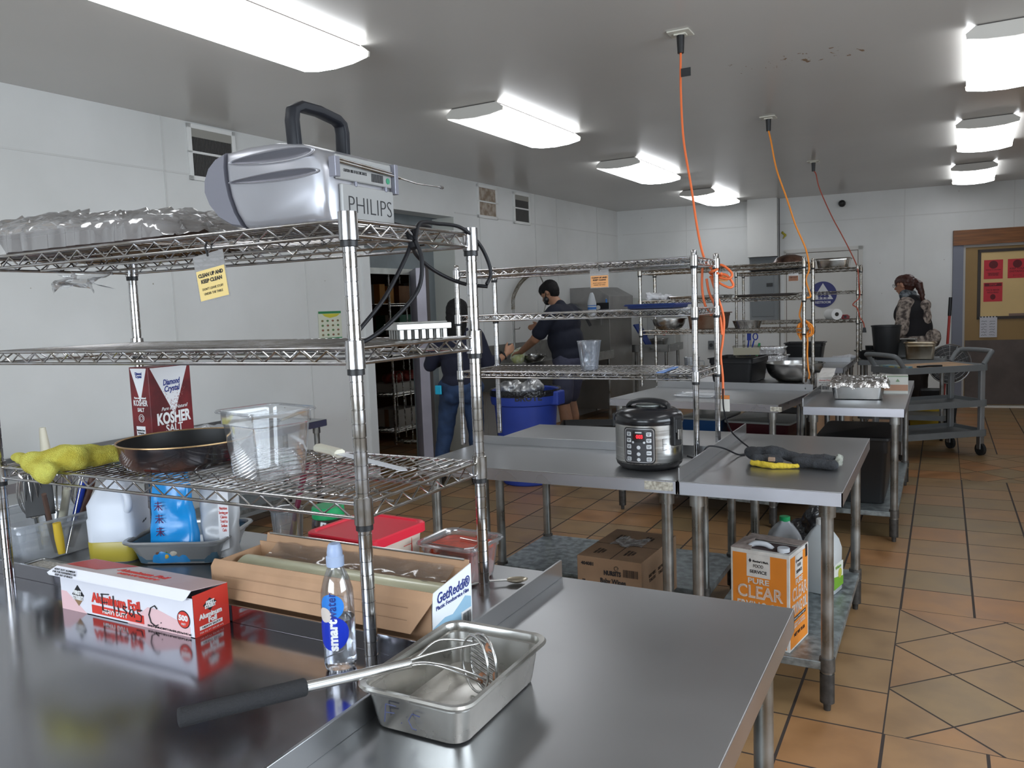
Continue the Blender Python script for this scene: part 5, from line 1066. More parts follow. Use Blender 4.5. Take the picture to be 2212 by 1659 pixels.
MB().tube([(.01, .06, .08), (.01, .055, .15), (.03, .05, .15), (.03, .05, .08)], .0035, 6).build('basket_hook', M_bk, t)
stick('scissors', 'blue handled scissors standing in the fryer basket', 'scissors', (-1.36, 6.60, T+.21), (-1.325, 6.59, T+.33), .006, MATS['utensil_blue'], lambda t: MB().tube([(-1.315+.018*math.cos(a), 6.59, T+.36+.026*math.sin(a)) for a in [PI*k/6 for k in range(12)]], .005, 6, closed=True).build('finger_loop', MATS['utensil_blue'], t, smooth=60))
stick('brush', 'blue slotted brush standing upright in the fryer basket', 'brush', (-1.39, 6.62, T+.21), (-1.37, 6.62, T+.34), .007, MATS['utensil_blue'], lambda t: MB().box(-1.386, -1.354, 6.615, 6.625, T+.33, T+.405).build('brush_head', MATS['utensil_blue'], t))
stick('green_scraper', 'green scraper leaning at the right end of the fryer basket', 'scraper', (-1.30, 6.56, T+.21), (-1.275, 6.55, T+.31), .010, mat('scraper_green', (.01, .28, .09), .4))
# on the third rack
R3 = (1.7135, 1.4755, 1.2415)
bowl('steel bowl on the lowest shelf of the third rack', (-1.92, 6.27, R3[2]), .128, .085)
t = thing('roasting_pan', 'rusty brown roasting pan on the lowest shelf of the third rack', 'pan', (-1.60, 6.26, R3[2]), math.radians(-3)); rr_tub(.31, .26, .125, r=.03, rim=.016, taper=.012).build('pan_shell', mat('rusty_pan', (.20, .14, .10), .45, .7, var=.6, vs=7, col2=(.13, .04, .015)), t, smooth=40, solid=.002)
t = thing('cake_pan', 'round steel cake pan on the lowest shelf of the third rack', 'pan', (-1.305, 6.25, R3[2])); MB().lathe([(0, .0), (.088, .0), (.108, .055), (.112, .056)], n=40, cap0=False, cap1=False).build('pan_shell', M_sb, t, smooth=40, solid=.002)
tag(organic('plastic_bag', mat('bag_white', (.66, .66, .68), .4), None, [('e', (-2.02, 6.25, R3[1]+.028), (.06, .06, .028)), ('e', (-1.94, 6.24, R3[1]+.022), (.06, .05, .022)), ('e', (-2.06, 6.22, R3[1]+.034), (.03, .04, .034))], .006, .014, 30, 2, flat=R3[1]), 'crumpled white plastic bag on the middle shelf of the third rack', 'plastic bag')
t = thing('sheet_pan', 'flat aluminum sheet pan on the middle shelf of the third rack', 'tray', (-1.66, 6.255, R3[1]), math.radians(-3)); rr_tub(.46, .26, .024, r=.02, rim=.008, taper=.004).build('pan_shell', M_steel_b, t, smooth=40, solid=.002)
t = thing('dark_sheet_pan', 'dark sheet pan on the middle shelf of the third rack near its right end', 'tray', (-1.16, 6.25, R3[1]), math.radians(-3)); rr_tub(.42, .24, .016, r=.02, rim=.008, taper=.004).build('pan_shell', mat('pan_dark', (.07, .06, .055), .45, .6), t, smooth=40, solid=.002)
t = thing('pot_lid', 'worn copper brown pot lid on top of the third rack', 'lid', (-.995, 6.24, R3[0])); MB().lathe([(.120, 0), (.118, .006), (.09, .040), (.04, .058), (0, .061)], n=40, cap1=False).build('lid_dome', mat('lid_copper', (.20, .12, .09), .3, .8, var=.5, vs=9, col2=(.05, .03, .025)), t, smooth=50)
t = thing('black_sheet_pan', 'black sheet pan lying flat on top of the farthest rack', 'tray', (-1.55, 8.87, 1.7395)); rr_tub(.50, .30, .022, r=.02, rim=.008, taper=.004).build('pan_shell', M_black, t, smooth=40, solid=.002)
# on the farthest rack and tables behind it
t = thing('hotel_pan', 'shiny steel hotel pan on top of the farthest rack', 'food pan', (-.985, 8.875, 1.7395)); rr_tub(.34, .30, .098, r=.04, rim=.014, taper=.012).build('pan_shell', mat('pan_shiny', (.66, .65, .62), .16, 1., var=.3, vs=7, col2=(.36, .30, .24)), t, smooth=40, solid=.002)
t = thing('paper_towel_roll', 'white paper towel roll lying on the lowest shelf of the farthest rack', 'paper roll', (-1.02, 8.78, 1.2235+.054), math.radians(-62))
MB().lathe([(.020, 0), (.054, 0), (.054, .20), (.020, .20)], n=36, M=Matrix.Rotation(PI/2, 4, 'Y'), cap0=False, cap1=False).build('roll', mat('paper_white', (.72, .72, .71), .8), t, smooth=40); MB().lathe([(.0195, .004), (.0195, .196)], n=24, M=Matrix.Rotation(PI/2, 4, 'Y')).build('core', mat('core_dark', (.03, .025, .02), .8), t)
t = thing('tape_dispenser', 'small dark red tape dispenser beside the paper towel roll', 'tape', (-.865, 8.80, 1.2235)); MB().prism([(-.035, 0), (.035, 0), (.038, .03), (.02, .045), (-.03, .045), (-.04, .025)], -.03, .03, 'y').build('dispenser_body', mat('tape_red', (.22, .012, .015), .35), t, bevel=.004); MB().cyl((0, -.032, .024), (0, .032, .024), .013, n=16).build('tape_core', M_black, t)
t = thing('foil_pan', 'stack of crinkled foil pans, lower one, on the far table', 'foil pan', (-1.50, 8.30, T+.001), 0, 'crinkled foil pans stacked on the far table'); 
def foilpan(t, w, d, h, z0=0):
    def f(u, v):
        P = 2*PI*u; k = .86+.14*v; rp = 1+.018*math.sin(P*34)*(1-abs(2*v-1)); x = w/2*k*rp*math.copysign(abs(math.cos(P))**.55, math.cos(P)); y = d/2*k*rp*math.copysign(abs(math.sin(P))**.55, math.sin(P)); return (x, y, z0+h*v)
    MB().grid(f, 220, 5).build('pan_wall', M_foil, t, smooth=60, solid=.001); MB().loops([[(x, y, z0+h+dz) for x, y in rrect(-w/2*a, w/2*a, -d/2*a, d/2*a, .04, 5)] for a, dz in ((.99, 0), (1.05, .004), (1.06, .0), (1.05, -.004))], cap0=False, cap1=False).build('pan_rim', M_foil, t, smooth=60)
    MB().box(-w*.42, w*.42, -d*.42, d*.42, z0, z0+.002).build('pan_floor', M_foil, t)
foilpan(t, .31, .26, .09); t['label'] = 'lower crinkled foil pan of the stack on the far table'
t2 = thing('foil_pan', 'upper crinkled foil pan of the stack on the far table', 'foil pan', (-1.515, 8.30, T+.100), .1, 'crinkled foil pans stacked on the far table'); foilpan(t2, .31, .25, .075)
tub('black dish tub on the farthest table, before the restroom door', (-1.27, 8.93, T+.001), .40, .30, .185, M_black, 0, 'dish_tub', 'tub')
t = thing('measuring_pitcher', 'clear plastic pitcher on the far table behind the third rack', 'pitcher', (-1.86, 6.70, T+.001)); MB().lathe([(0, .002), (.052, 0), (.055, .01), (.064, .185), (.068, .188)], n=32, cap0=False, cap1=False).build('pitcher_shell', clear('pitcher_plastic', gloss=.08, haze=.25, hazecol=(.55, .57, .60)), t, smooth=40, solid=.0015); MB().tube(smooth_path([(.060, 0, .16), (.10, 0, .15), (.10, 0, .07), (.058, 0, .05)], 5), .006, 8).build('pitcher_handle', MATS['pitcher_plastic'], t, smooth=60)
tag(organic('cloth_heap', mat('cloth_white', (.62, .62, .64), .8), None, [('e', (-.86, 9.10, T+.02), (.08, .05, .022)), ('e', (-.95, 9.12, T+.014), (.09, .05, .016))], .007, .01, 30, 3, flat=T), 'white cloth heap on the farthest table', 'cloth')
tag(organic('plastic_wrap', mat('bag_clear_dull', (.28, .28, .28), .3, trans=.3), None, [('e', (-.845, 5.98, T+.03), (.022, .03, .03)), ('e', (-.835, 6.0, T+.05), (.014, .02, .03))], .005, .008, 40, 3), 'dark plastic wrap at the foot of the third rack post', 'plastic wrap')
# on the wall behind
t = thing('electrical_panel', 'grey electrical panel on the back wall between the racks', 'electrical panel', BW @ Vector((0, 0, 0)), math.atan(.1122)); k_ = 1/math.cos(math.atan(.1122))
MB().box(-2.345*k_, -1.975*k_, -.05, 0, 1.165, 2.018).build('panel_box', mat('panel_grey', (.20, .215, .225), .5, var=.08, vs=3), t, bevel=.003); MB().box(-2.315*k_, -2.03*k_, -.056, -.05, 1.215, 1.985).build('panel_door', mat('panel_door_grey', (.17, .185, .195), .5), t, bevel=.002); MB().box(-2.125*k_, -2.045*k_, -.064, -.056, 1.62, 1.665).build('panel_latch', M_black, t, bevel=.002)
t = thing('restroom_sign', 'round blue restroom sign with a white triangle on the cream door', 'sign', BW @ Vector((-1.415*k_, -.0105, 1.484)), math.atan(.1122))
M_sg = mat('sign_blue', (.02, .025, .16), .4); MB().cyl((0, 0, 0), (0, -.006, 0), .172, n=48).build('sign_disc', M_sg, t)
M_sgw = mat('sign_white', (.66, .67, .70), .5); decal('sign_triangle', M_sgw, t, [(-.128, -.066), (.128, -.066), (0, .150)], (0, -.0062, 0), U, V, .001)
def figure(cx, s, skirt):
    mm = M_sg; decal('sign_figure', mm, t, circ(cx, .030*s, .014, n=12), (0, -.0075, 0), U, V, .001)
    decal('sign_figure', mm, t, ([(cx-.008, .014), (cx+.008, .014), (cx+.030, -.036), (cx+.012, -.036), (cx+.012, -.062), (cx+.003, -.062), (cx+.003, -.036), (cx-.003, -.036), (cx-.003, -.062), (cx-.012, -.062), (cx-.012, -.036), (cx-.030, -.036)] if skirt else [(cx-.016, .014), (cx+.016, .014), (cx+.022, -.024), (cx+.012, -.024), (cx+.012, -.062), (cx+.002, -.062), (cx+.002, -.03), (cx-.002, -.03), (cx-.002, -.062), (cx-.012, -.062), (cx-.012, -.024), (cx-.022, -.024)]), (0, -.0075, 0), U, V, .001)
figure(-.045, 1, False); figure(.0, .9, True); figure(.048, 1, True); text('sign_lettering', 'RESTROOM', M_sgw, t, (0, -.0078, -.105), U, V, .045, width=.19, bold=.001)
t = thing('security_camera', 'small black dome camera high on the back wall', 'camera', BW @ Vector((-1.183*k_, 0, 2.66)), math.atan(.1122)); MB().lathe([(.045, 0), (.045, .01), (.03, .015)], n=24, M=Matrix.Rotation(PI/2, 4, 'X')).build('camera_base', M_black, t, smooth=40); organic('camera_dome', M_black, t, [('e', (0, -.045, -.005), (.045, .05, .045))], .006)
t = thing('wall_outlet', 'grey outlet box on the back wall under the racks', 'outlet', BW @ Vector((-2.87*k_, 0, .835)), math.atan(.1122)); MB().box(-.042, .042, -.04, 0, -.06, .06).build('outlet_box', mat('outlet_grey', (.13, .14, .145), .5), t, bevel=.004); MB().cyl((0, -.04, 0), (0, -.048, 0), .026, n=20).build('outlet_socket', M_black, t)
tag(organic('rag', mat('rag_yellow', (.42, .36, .04), .8), None, [('c', BW @ Vector((-1.93, -.03, 2.33)), BW @ Vector((-1.89, -.03, 2.29)), .018, .012), ('c', BW @ Vector((-1.89, -.03, 2.29)), BW @ Vector((-1.93, -.03, 2.25)), .012, .006)], .006, .006, 40), 'small yellow rag stuck high on the wall beside the chase', 'rag')
M_post = mat('notice_red', (.50, .022, .035), .5); dk = mat('notice_ink', (.12, .01, .015), .6)
def notice(x, z, w, h, lines, label, logo=0, header=False):
    t = thing('notice', label, 'notice', BW @ Vector((x*k_, -.0165, z)), math.atan(.1122)); MB().box(-w/2, w/2, -.001, 0, -h/2, h/2).build('notice_paper', M_post, t)
    if header: decal('notice_header', dk, t, [(-w/2+.01, h/2-.045), (w/2-.01, h/2-.045), (w/2-.01, h/2-.008), (-w/2+.01, h/2-.008)], (0, -.001, 0), U, V, .0006); text('notice_text', 'STOP', M_post, t, (0, -.0022, h/2-.027), U, V, .03, width=w*.4, bold=.001)
    if logo: decal('notice_logo', dk, t, circ(0, h/2-.06, w*.24), (0, -.001, 0), U, V, .0006)
    for s, zz, sz, ww in lines: text('notice_text', s, dk, t, (0, -.0018, zz), U, V, sz, width=w*ww, bold=.0006)
    return t
notice(.545, 1.715, .205, .235, (('MESSAGE TO CUSTOMERS', -.005, .012, .8), ('PLEASE WASH HANDS\nBEFORE ENTERING\nTHE KITCHEN AREA', -.06, .014, .6)), 'red notice with a round emblem at the upper left of the door board', 1)
notice(.545, 1.435, .205, .235, (('FACE MASK', .025, .025, .7), ('REQUIRED', -.005, .025, .6), ('●', -.065, .09, .28)), 'red face mask required notice, lower one on the door board', 0, True)
notice(.80, 1.715, .205, .235, (('KEEP YOUR', .0, .03, .8), ('DISTANCE', -.035, .03, .8), ('|——|', -.08, .03, .4)), 'red keep your distance notice at the right edge of the photo', 1)
t = thing('handwritten_list', 'white notepad sheet with handwritten columns taped below the door board', 'paper', BW @ Vector((.500*k_, -.032, 1.01)), math.atan(.1122)); MB().box(-.095, .095, -.001, 0, -.135, .125).build('list_paper', mat('list_paper', (.50, .50, .54), .6), t)
random.seed(11); S_ = []
for c_ in (-.078, .012):
    for r_ in range(6):
        x = c_; z = .065-.034*r_; seg = []
        while x < c_+.062: seg.append((x, z+random.uniform(-.008, .008))); x += .006
        S_.append(seg)
strokes('handwriting', M_ink, t, S_, (0, -.0018, 0), U, V, .0018); mb = MB()
for i in range(6): mb.box(-.09+i*.034, -.075+i*.034, -.002, -.0005, .112, .128)
mb.build('torn_perforation', M_ink, t)
t = thing('wall_poster', 'green and yellow food chart poster on the left wall before the doorway', 'poster', (wl(5.18)+.003, 5.18, 1.372), PI/2-.0454)
MB().box(-.135, .135, -.002, 0, -.115, .115).build('poster_sheet', mat('poster_cream', (.60, .62, .50), .5), t); MB().box(-.132, .132, -.003, -.002, .094, .113).build('poster_band', mat('poster_green', (.03, .20, .08), .5), t); MB().box(-.132, .132, -.003, -.002, -.113, -.103).build('poster_band', mat('poster_green', (.03, .20, .08), .5), t)
decal('poster_swash', mat('poster_yellow', (.55, .50, .05), .5), t, [(-.09, .092), (.12, .092), (.08, .070), (.0, .058), (-.06, .072)], (0, -.002, 0), U, V, .0012)
for i in range(4):
    for j in range(4): decal('poster_icon', mat('icon_%d' % ((i+j) % 3), ((.20, .16, .08), (.10, .2, .08), (.25, .12, .08))[(i+j) % 3], .5), t, circ(-.09+i*.06, .035-j*.038, .014, .009, 10), (0, -.002, 0), U, V, .0012)
# ======== orange drop cords ========
M_orc = mat('cord_orange', (.80, .17, .05), .45); M_orc2 = mat('cord_bright_orange', (.85, .28, .03), .45); M_orc3 = mat('cord_dark_orange', (.38, .06, .03), .5)
def dropcord(label, plate, pts, m, r=.0055, extra=(), plug=None):
    t = thing('drop_cord', label, 'cord', (0, 0, 0)); x, y = plate
    MB().box(x-.055, x+.055, y-.055, y+.055, CEIL-.008, CEIL-.0005).box(x-.03, x+.03, y-.02, y+.02, CEIL-.016, CEIL-.008).build('ceiling_plate', mat('plate_cream', (.62, .60, .52), .4), t, bevel=.002)
    MB().cyl((x, y, CEIL-.10), (x, y, CEIL-.012), .016, .020, n=12).build('plug_body', M_black, t, smooth=50)
    mb = MB(); mb.tube(smooth_path([(x, y, CEIL-.095)]+pts, 7), r, 8)
    for e in extra: mb.tube(smooth_path(e, 7), r, 8)
    mb.build('cord_line', m, t, smooth=60)
    if plug: MB().prism([(-.012, 0), (.012, 0), (.020, -.05), (-.020, -.05)], -.014, .014, 'y').build('cord_socket', M_black, t, bevel=.003).location = plug
    return t
def loops_(c, r, n, ax, seed, tall=1.):
    random.seed(seed); out = []
    for k in range(n*8):
        a = 2*PI*k/8; rr = r*(.7+.5*random.random()); out.append((c[0]+rr*math.cos(a)*ax[0]+random.uniform(-.01, .01), c[1]+rr*math.cos(a)*ax[1]+random.uniform(-.02, .02), c[2]+rr*tall*math.sin(a)))
    return out
px_, py_ = -.915, 3.722
dropcord('orange cord dropping from the nearest ceiling plate to the second rack, bundled on its post', (-1.165, 4.08), [(-1.162, 4.06, 2.5), (-1.135, 4.0, 2.25), (-1.080, 3.93, 2.0), (-1.035, 3.86, 1.80), (-.99, 3.80, 1.66), (-.94, 3.76, 1.60), (-.90, 3.70, 1.58)], M_orc, .0058,
  [[(-.945, 3.75, 1.60), (-.90, 3.755, 1.62), (-.85, 3.745, 1.58), (-.86, 3.735, 1.555), (-.91, 3.74, 1.565), (-.95, 3.74, 1.59)], [(-.94, 3.745, 1.57), (-.88, 3.75, 1.575), (-.845, 3.75, 1.53), (-.86, 3.74, 1.515), (-.91, 3.745, 1.54), (-.95, 3.745, 1.57)],
   [(-.985, 3.75, 1.61), (-.988, 3.75, 1.52), (-.975, 3.75, 1.44), (-.945, 3.75, 1.39)], [(-.965, 3.745, 1.56), (-.955, 3.745, 1.50), (-.93, 3.745, 1.44), (-.905, 3.745, 1.38), (-.896, 3.74, 1.30)],
   [(-.945, 3.745, 1.57), (-.925, 3.748, 1.50), (-.898, 3.748, 1.42), (-.888, 3.748, 1.36), (-.895, 3.748, 1.27), (-.905, 3.748, 1.20), (-.897, 3.748, 1.10), (-.897, 3.748, .98)], [(-.90, 3.70, 1.60), (-.93, 3.70, 1.59), (-.945, 3.73, 1.585), (-.93, 3.75, 1.575), (-.90, 3.745, 1.572), (-.89, 3.72, 1.58)]])
x = px_; y = py_
MB_t = MB().box(-1.153, -1.105, 4.035, 4.040, 2.56, 2.60).build('cord_flag', M_black, bpy.data.objects[[o.name for o in bpy.data.objects if o.name.startswith('drop_cord')][0]])
kn = [loops_((-.870, 6.125, 1.225), .052, 3, (1, .2), 4), loops_((-.868, 6.12, 1.235), .040, 2, (.9, .5), 8, 1.2)]
dropcord('bright orange cord dropping to a knotted bundle on the third rack post', (-1.151, 6.302), [(-1.13, 6.29, 2.6), (-1.09, 6.27, 2.4), (-1.014, 6.25, 2.175), (-.95, 6.22, 1.98), (-.875, 6.19, 1.80), (-.85, 6.16, 1.66), (-.868, 6.14, 1.58), (-.835, 6.12, 1.47), (-.85, 6.10, 1.455), (-.885, 6.09, 1.45), (-.887, 6.09, 1.42), (-.905, 6.09, 1.34), (-.895, 6.09, 1.30), (-.868, 6.085, 1.245)], M_orc2, .0062,
  kn+[[(-.868, 6.085, 1.235), (-.85, 6.08, 1.16), (-.852, 6.08, 1.05), (-.845, 6.08, .95), (-.838, 6.08, .90), (-.852, 6.08, .835)], [(-.885, 6.08, 1.22), (-.905, 6.08, 1.19), (-.892, 6.08, 1.155)]])
dropcord('dark orange cord dropping to the farthest rack, ending in a black socket', (-1.142, 8.587), [(-1.12, 8.6, 2.66), (-1.09, 8.62, 2.52), (-.985, 8.68, 2.25), (-.88, 8.72, 2.03), (-.775, 8.72, 1.80), (-.742, 8.68, 1.70), (-.735, 8.67, 1.60), (-.725, 8.67, 1.50), (-.73, 8.67, 1.43), (-.785, 8.66, 1.37), (-.745, 8.66, 1.33), (-.72, 8.66, 1.24), (-.69, 8.66, 1.19), (-.68, 8.66, 1.14)], M_orc3, .0055, (), (-.68, 8.66, 1.14))

t = thing('serving_tray', 'flat clear plastic tray lying on the empty front table of the third station', 'tray', (-1.50, 5.52, T), math.radians(-7)); rr_tub(.30, .20, .018, r=.02, rim=.010, taper=.004).build('tray_shell', clear('tray_plastic', gloss=.12, haze=.3), t, smooth=40)
# ======== cart and things around it ========
M_cart = mat('cart_grey', (.155, .165, .17), .5, var=.12, vs=6)
t = thing('utility_cart', 'grey three shelf utility cart on casters beside the right end of the tables', 'cart', (-.11, 8.12, 0), math.radians(38)); CW, CD = .43, .235
def shelf_(z, h=.055, m=M_cart):
    R = [[(x, y, zz) for x, y in rrect(-a, a, -b, b, .05, 5)] for zz, a, b in ((z-h, CW-.012, CD-.012), (z-h, CW, CD), (z, CW, CD), (z, CW-.015, CD-.015), (z-.028, CW-.03, CD-.03))]
    return MB().loops(R).build('cart_shelf', m, t, smooth=30)
CS = (.235, .500, .815)
for z in CS: shelf_(z)
for sx in (-1, 1):
    for sy in (-1, 1):
        x, y = sx*(CW-.045), sy*(CD-.045)
        MB().box(x-.024, x+.024, y-.020, y+.020, .16, .815).build('cart_post', mat('cart_post_grey', (.25, .255, .26), .45, .3), t, bevel=.008)
        c = MB().cyl((x-.014, y, .0555), (x+.014, y, .0555), .055, n=24).build('caster', M_rubber, t, smooth=40); MB().box(x-.022, x+.022, y-.018, y+.030, .055, .18).build('caster_fork', mat('fork_grey', (.3, .3, .3), .4, .8), c, bevel=.006)
for sx in (-1, 1):
    P = [(sx*(CW-.04), -CD+.03, .815), (sx*(CW+.02), -CD+.03, .90), (sx*(CW+.06), -CD+.08, .925), (sx*(CW+.06), CD-.08, .925), (sx*(CW+.02), CD-.03, .90), (sx*(CW-.04), CD-.03, .815)]
    MB().tube(smooth_path(P, 5), .021, 12).build('cart_handle', M_cart, t, smooth=60)
CM = Matrix.Translation((-.11, 8.12, 0)) @ Matrix.Rotation(math.radians(38), 4, 'Z')
def cart(x, y, z): return CM @ Vector((x, y, z))
t = thing('cardboard_sheet', 'brown cardboard sheet lying on the top of the grey cart', 'cardboard', cart(.06, .0, .790), math.radians(38)); MB().add([(-.26, -.19, 0), (.30, -.19, .012), (.31, .19, .022), (-.22, .19, .020)], [(0, 1, 2, 3)]).build('sheet', mat('cardboard_cart', (.42, .27, .16), .8, var=.2, vs=9), t, solid=.004)
t = thing('magazine', 'blue printed packet at the left of the cart top', 'packet', cart(-.31, .02, .790), math.radians(44)); MB().box(-.05, .05, -.15, .15, 0, .030).build('packet', mat('packet_blue', (.04, .22, .38), .45, var=.6, vs=14, col2=(.40, .35, .12)), t, bevel=.003)
t = thing('black_tongs', 'black handled utensils lying on the cardboard on the cart', 'kitchen tool', cart(-.10, -.15, .815), math.radians(38)); MB().tube([(-.10, 0, .0), (0, .01, .004), (.12, 0, .0)], .010, 8).tube([(-.10, .03, 0), (.10, .02, 0)], .008, 8).build('handles', M_black, t, smooth=60)
# back right counter: black bucket, steel pan, black pans on a further grey cart
t = thing('steel_trolley', 'grey trolley behind the utility cart, holding the bucket and steel pan', 'trolley', (-.36, 9.15, 0)); 
for z in (.25, .80): MB().loops([[(x, y, zz) for x, y in rrect(-a, a, -b, b, .03, 4)] for zz, a, b in ((z-.05, .39, .25), (z-.05, .40, .26), (z, .40, .26), (z-.01, .385, .245))]).build('trolley_shelf', M_cart, t, smooth=30)
for sx in (-1, 1):
    for sy in (-1, 1): MB().cyl((sx*.36, sy*.22, .05), (sx*.36, sy*.22, .80), .02, n=12).build('trolley_leg', M_leg, t, smooth=40); MB().cyl((sx*.36-.012, sy*.22, .05), (sx*.36+.012, sy*.22, .05), .05, n=18).build('caster', M_rubber, t, smooth=40)
TZ = .8005
t = thing('black_bucket', 'tall black plastic bucket in front of the seated person', 'bucket', (-.505, 9.02, TZ)); MB().lathe([(.105, 0), (.108, .004), (.137, .33), (.143, .332), (.143, .345), (.139, .345), (.134, .32), (.104, .02), (0, .012)], n=36, cap1=False).build('bucket_body', mat('bucket_black', (.018, .019, .021), .45), t, smooth=40)
t = thing('deep_steel_pan', 'deep stained steel pan to the right of the black bucket', 'food pan', (-.195, 9.03, TZ+.002)); rr_tub(.30, .26, .165, r=.03, rim=.016, taper=.010).build('pan_shell', mat('pan_stained', (.50, .46, .38), .35, .9, var=.5, vs=6, col2=(.30, .22, .13)), t, smooth=40, solid=.002)
t = thing('steel_pan', 'steel pan behind the black bucket, rim just visible', 'food pan', (-.345, 9.30, TZ+.002)); rr_tub(.26, .16, .19, r=.03, rim=.014, taper=.010).build('pan_shell', M_steel_b, t, smooth=40, solid=.002)
t = thing('black_skillet', 'small black pan with a loop handle left of the black bucket', 'pan', (-.685, 9.04, TZ)); MB().lathe([(0, .002), (.05, 0), (.075, .02), (.092, .085), (.094, .087)], n=32, cap0=False, cap1=False).build('pan_shell', M_black, t, smooth=40, solid=.003); MB().tube(smooth_path([(-.085, -.02, .08), (-.115, -.015, .09), (-.115, .015, .09), (-.085, .02, .08)], 5), .005, 8).build('loop_handle', M_black, t, smooth=60)
t = thing('black_scoop', 'black scoop leaning behind the small black pan', 'scoop', (-.66, 9.2, TZ)); MB().lathe([(.03, .0), (.045, .03), (.055, .13)], n=20).build('scoop_body', M_black, t, smooth=40)
# fan, mop, bucket by the door
t = thing('floor_fan', 'round black fan with a chrome ring behind the utility cart', 'fan', (.06, 9.72, 0)); q = Matrix.Translation((0, 0, .70)) @ Matrix.Rotation(PI/2, 4, 'X') @ Matrix.Rotation(.25, 4, 'Y')
MB().lathe([(.0, -.03), (.19, -.03), (.205, 0), (.19, .03), (0, .03)], n=40, M=q).build('fan_drum', mat('fan_dark', (.05, .05, .052), .5), t, smooth=40)
mb = MB()
for r in (.05, .09, .13, .17, .207): mb.tube([q @ Vector((r*math.cos(a), r*math.sin(a), .038)) for a in [2*PI*k/32 for k in range(32)]], .0025 if r < .2 else .007, 6, closed=True)
for k in range(16): a = 2*PI*k/16; mb.tube([q @ Vector((.03*math.cos(a), .03*math.sin(a), .038)), q @ Vector((.2*math.cos(a), .2*math.sin(a), .036))], .002, 4)
mb.build('fan_grille', mat('grille_grey', (.3, .3, .3), .35, .8), t); MB().cyl((0, 0, .02), (0, 0, .52), .018, n=12).build('fan_stand', M_black, t); MB().lathe([(.20, 0), (.20, .015), (.05, .03)], n=32).build('fan_base', M_black, t, smooth=40)
t = thing('broom', 'red handled broom with a black grip standing beside the tan door', 'broom', (.02, 9.95, 0)); MB().cyl((0, 0, .30), (.045, 0, 1.22), .014, n=12).build('broom_handle', mat('handle_red', (.38, .03, .02), .4), t, smooth=40); MB().cyl((.044, 0, 1.20), (.052, 0, 1.40), .018, n=12).build('broom_grip', M_black, t, smooth=40, bevel=.004); MB().frus(-.14, .14, -.03, .03, .0, .30, .03).build('broom_bristles', M_black, t)
t = thing('mop_bucket', 'yellow mop bucket with a black wringer on the floor behind the cart', 'bucket', (-.16, 9.42, 0)); MB().frus(-.15, .15, -.12, .12, .06, .36, .02).build('bucket_body', mat('bucket_yellow', (.55, .36, .02), .45), t, bevel=.015); MB().frus(-.04, .17, -.11, .11, .30, .46, .03).build('wringer', M_black, t, bevel=.01)
for sx in (-.1, .1):
    for sy in (-.08, .08): MB().cyl((sx-.01, sy, .03), (sx+.01, sy, .03), .03, n=14).build('caster', M_rubber, t, smooth=40)
# ======== wash-up area along the left wall ========
t = thing('sink_counter', 'stainless steel sink counter along the left wall where the man works', 'sink', (-3.96, 8.05, 0), -.0454)
mb = MB(); mb.box(-.33, .34, -.9, 1.3, .84, .845).box(.33, .345, -.9, 1.3, .80, .90).box(-.335, -.320, -.9, 1.3, .84, 1.06).box(-.33, .34, -.9, -.88, .80, .90)
mb.build('counter_top', M_steel_d, t, bevel=.002)
for y in (-.58, -.02, .54): MB().loops([[(x, y+yy, z) for x, yy in rrect(-.25, .25, -.25, .25, .05, 4)] for z in (.846, .62)], cap0=False).build('sink_basin', M_steel_d, t, smooth=40)
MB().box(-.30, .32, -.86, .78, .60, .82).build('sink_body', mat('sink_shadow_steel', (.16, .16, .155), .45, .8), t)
for x in (-.28, .30):
    for y in (-.84, .1, 1.24): MB().cyl((x, y, 0), (x, y, .82), .02, n=14).build('leg', M_leg, t, smooth=40)
t = thing('prerinse_faucet', 'tall pre-rinse faucet with a coiled spring hose arching over the sink', 'faucet', (0, 0, 0)); fx, fy = -4.22, 7.98
MB().cyl((fx, fy, .85), (fx, fy, 1.46), .012, n=12).tube([(fx, fy, 1.22), (fx+.02, fy+.09, 1.22), (fx+.02, fy+.11, 1.235)], .006, 8).build('faucet_riser', M_steel_d, t, smooth=50)
arc = smooth_path([(fx, fy, 1.44), (fx, fy+.02, 1.58), (fx+.01, fy+.16, 1.72), (fx+.02, fy+.34, 1.81), (fx+.02, fy+.50, 1.845), (fx+.02, fy+.66, 1.82), (fx+.03, fy+.76, 1.70), (fx+.05, fy+.78, 1.56), (fx+.05, fy+.70, 1.42), (fx+.06, fy+.62, 1.32)], 10)
MB().tube(arc, .009, 8).build('hose', mat('hose_steel', (.4, .4, .38), .3, .9), t, smooth=60)
sp = []; n_ = 44
for i in range(n_*10):
    f = i/(n_*10)*.47*(len(arc)-1); j = int(f); p = arc[j].lerp(arc[min(j+1, len(arc)-1)], f-j); d = (arc[min(j+1, len(arc)-1)]-arc[max(j-1, 0)]).normalized(); a = d.cross(Vector((1, 0, 0))).normalized(); b = d.cross(a)
    an = 2*PI*i/10; sp.append(p+a*(.019*math.cos(an))+b*(.019*math.sin(an)))
MB().tube(sp, .0035, 5).build('spring', mat('spring_bronze', (.26, .22, .16), .35, .9), t, smooth=60)
MB().cyl((fx+.05, fy+.62, 1.32), (fx+.08, fy+.50, 1.20), .018, .024, n=14).tube([(fx+.06, fy+.58, 1.28), (fx+.10, fy+.48, 1.24)], .006, 8).build('spray_head', M_black, t, smooth=50)
t = thing('dishwasher', 'stainless hood dishwasher in the back left corner behind the man', 'dishwasher', (-3.98, 10.02, 0), -.0454)
MB().prism([(-.30, 1.28), (.30, 1.28), (.30, 1.56), (.08, 1.68), (-.30, 1.68)], -.42, .36, 'y').build('hood', mat('hood_steel', (.34, .33, .32), .38, .9, var=.15, vs=4), t, bevel=.004)
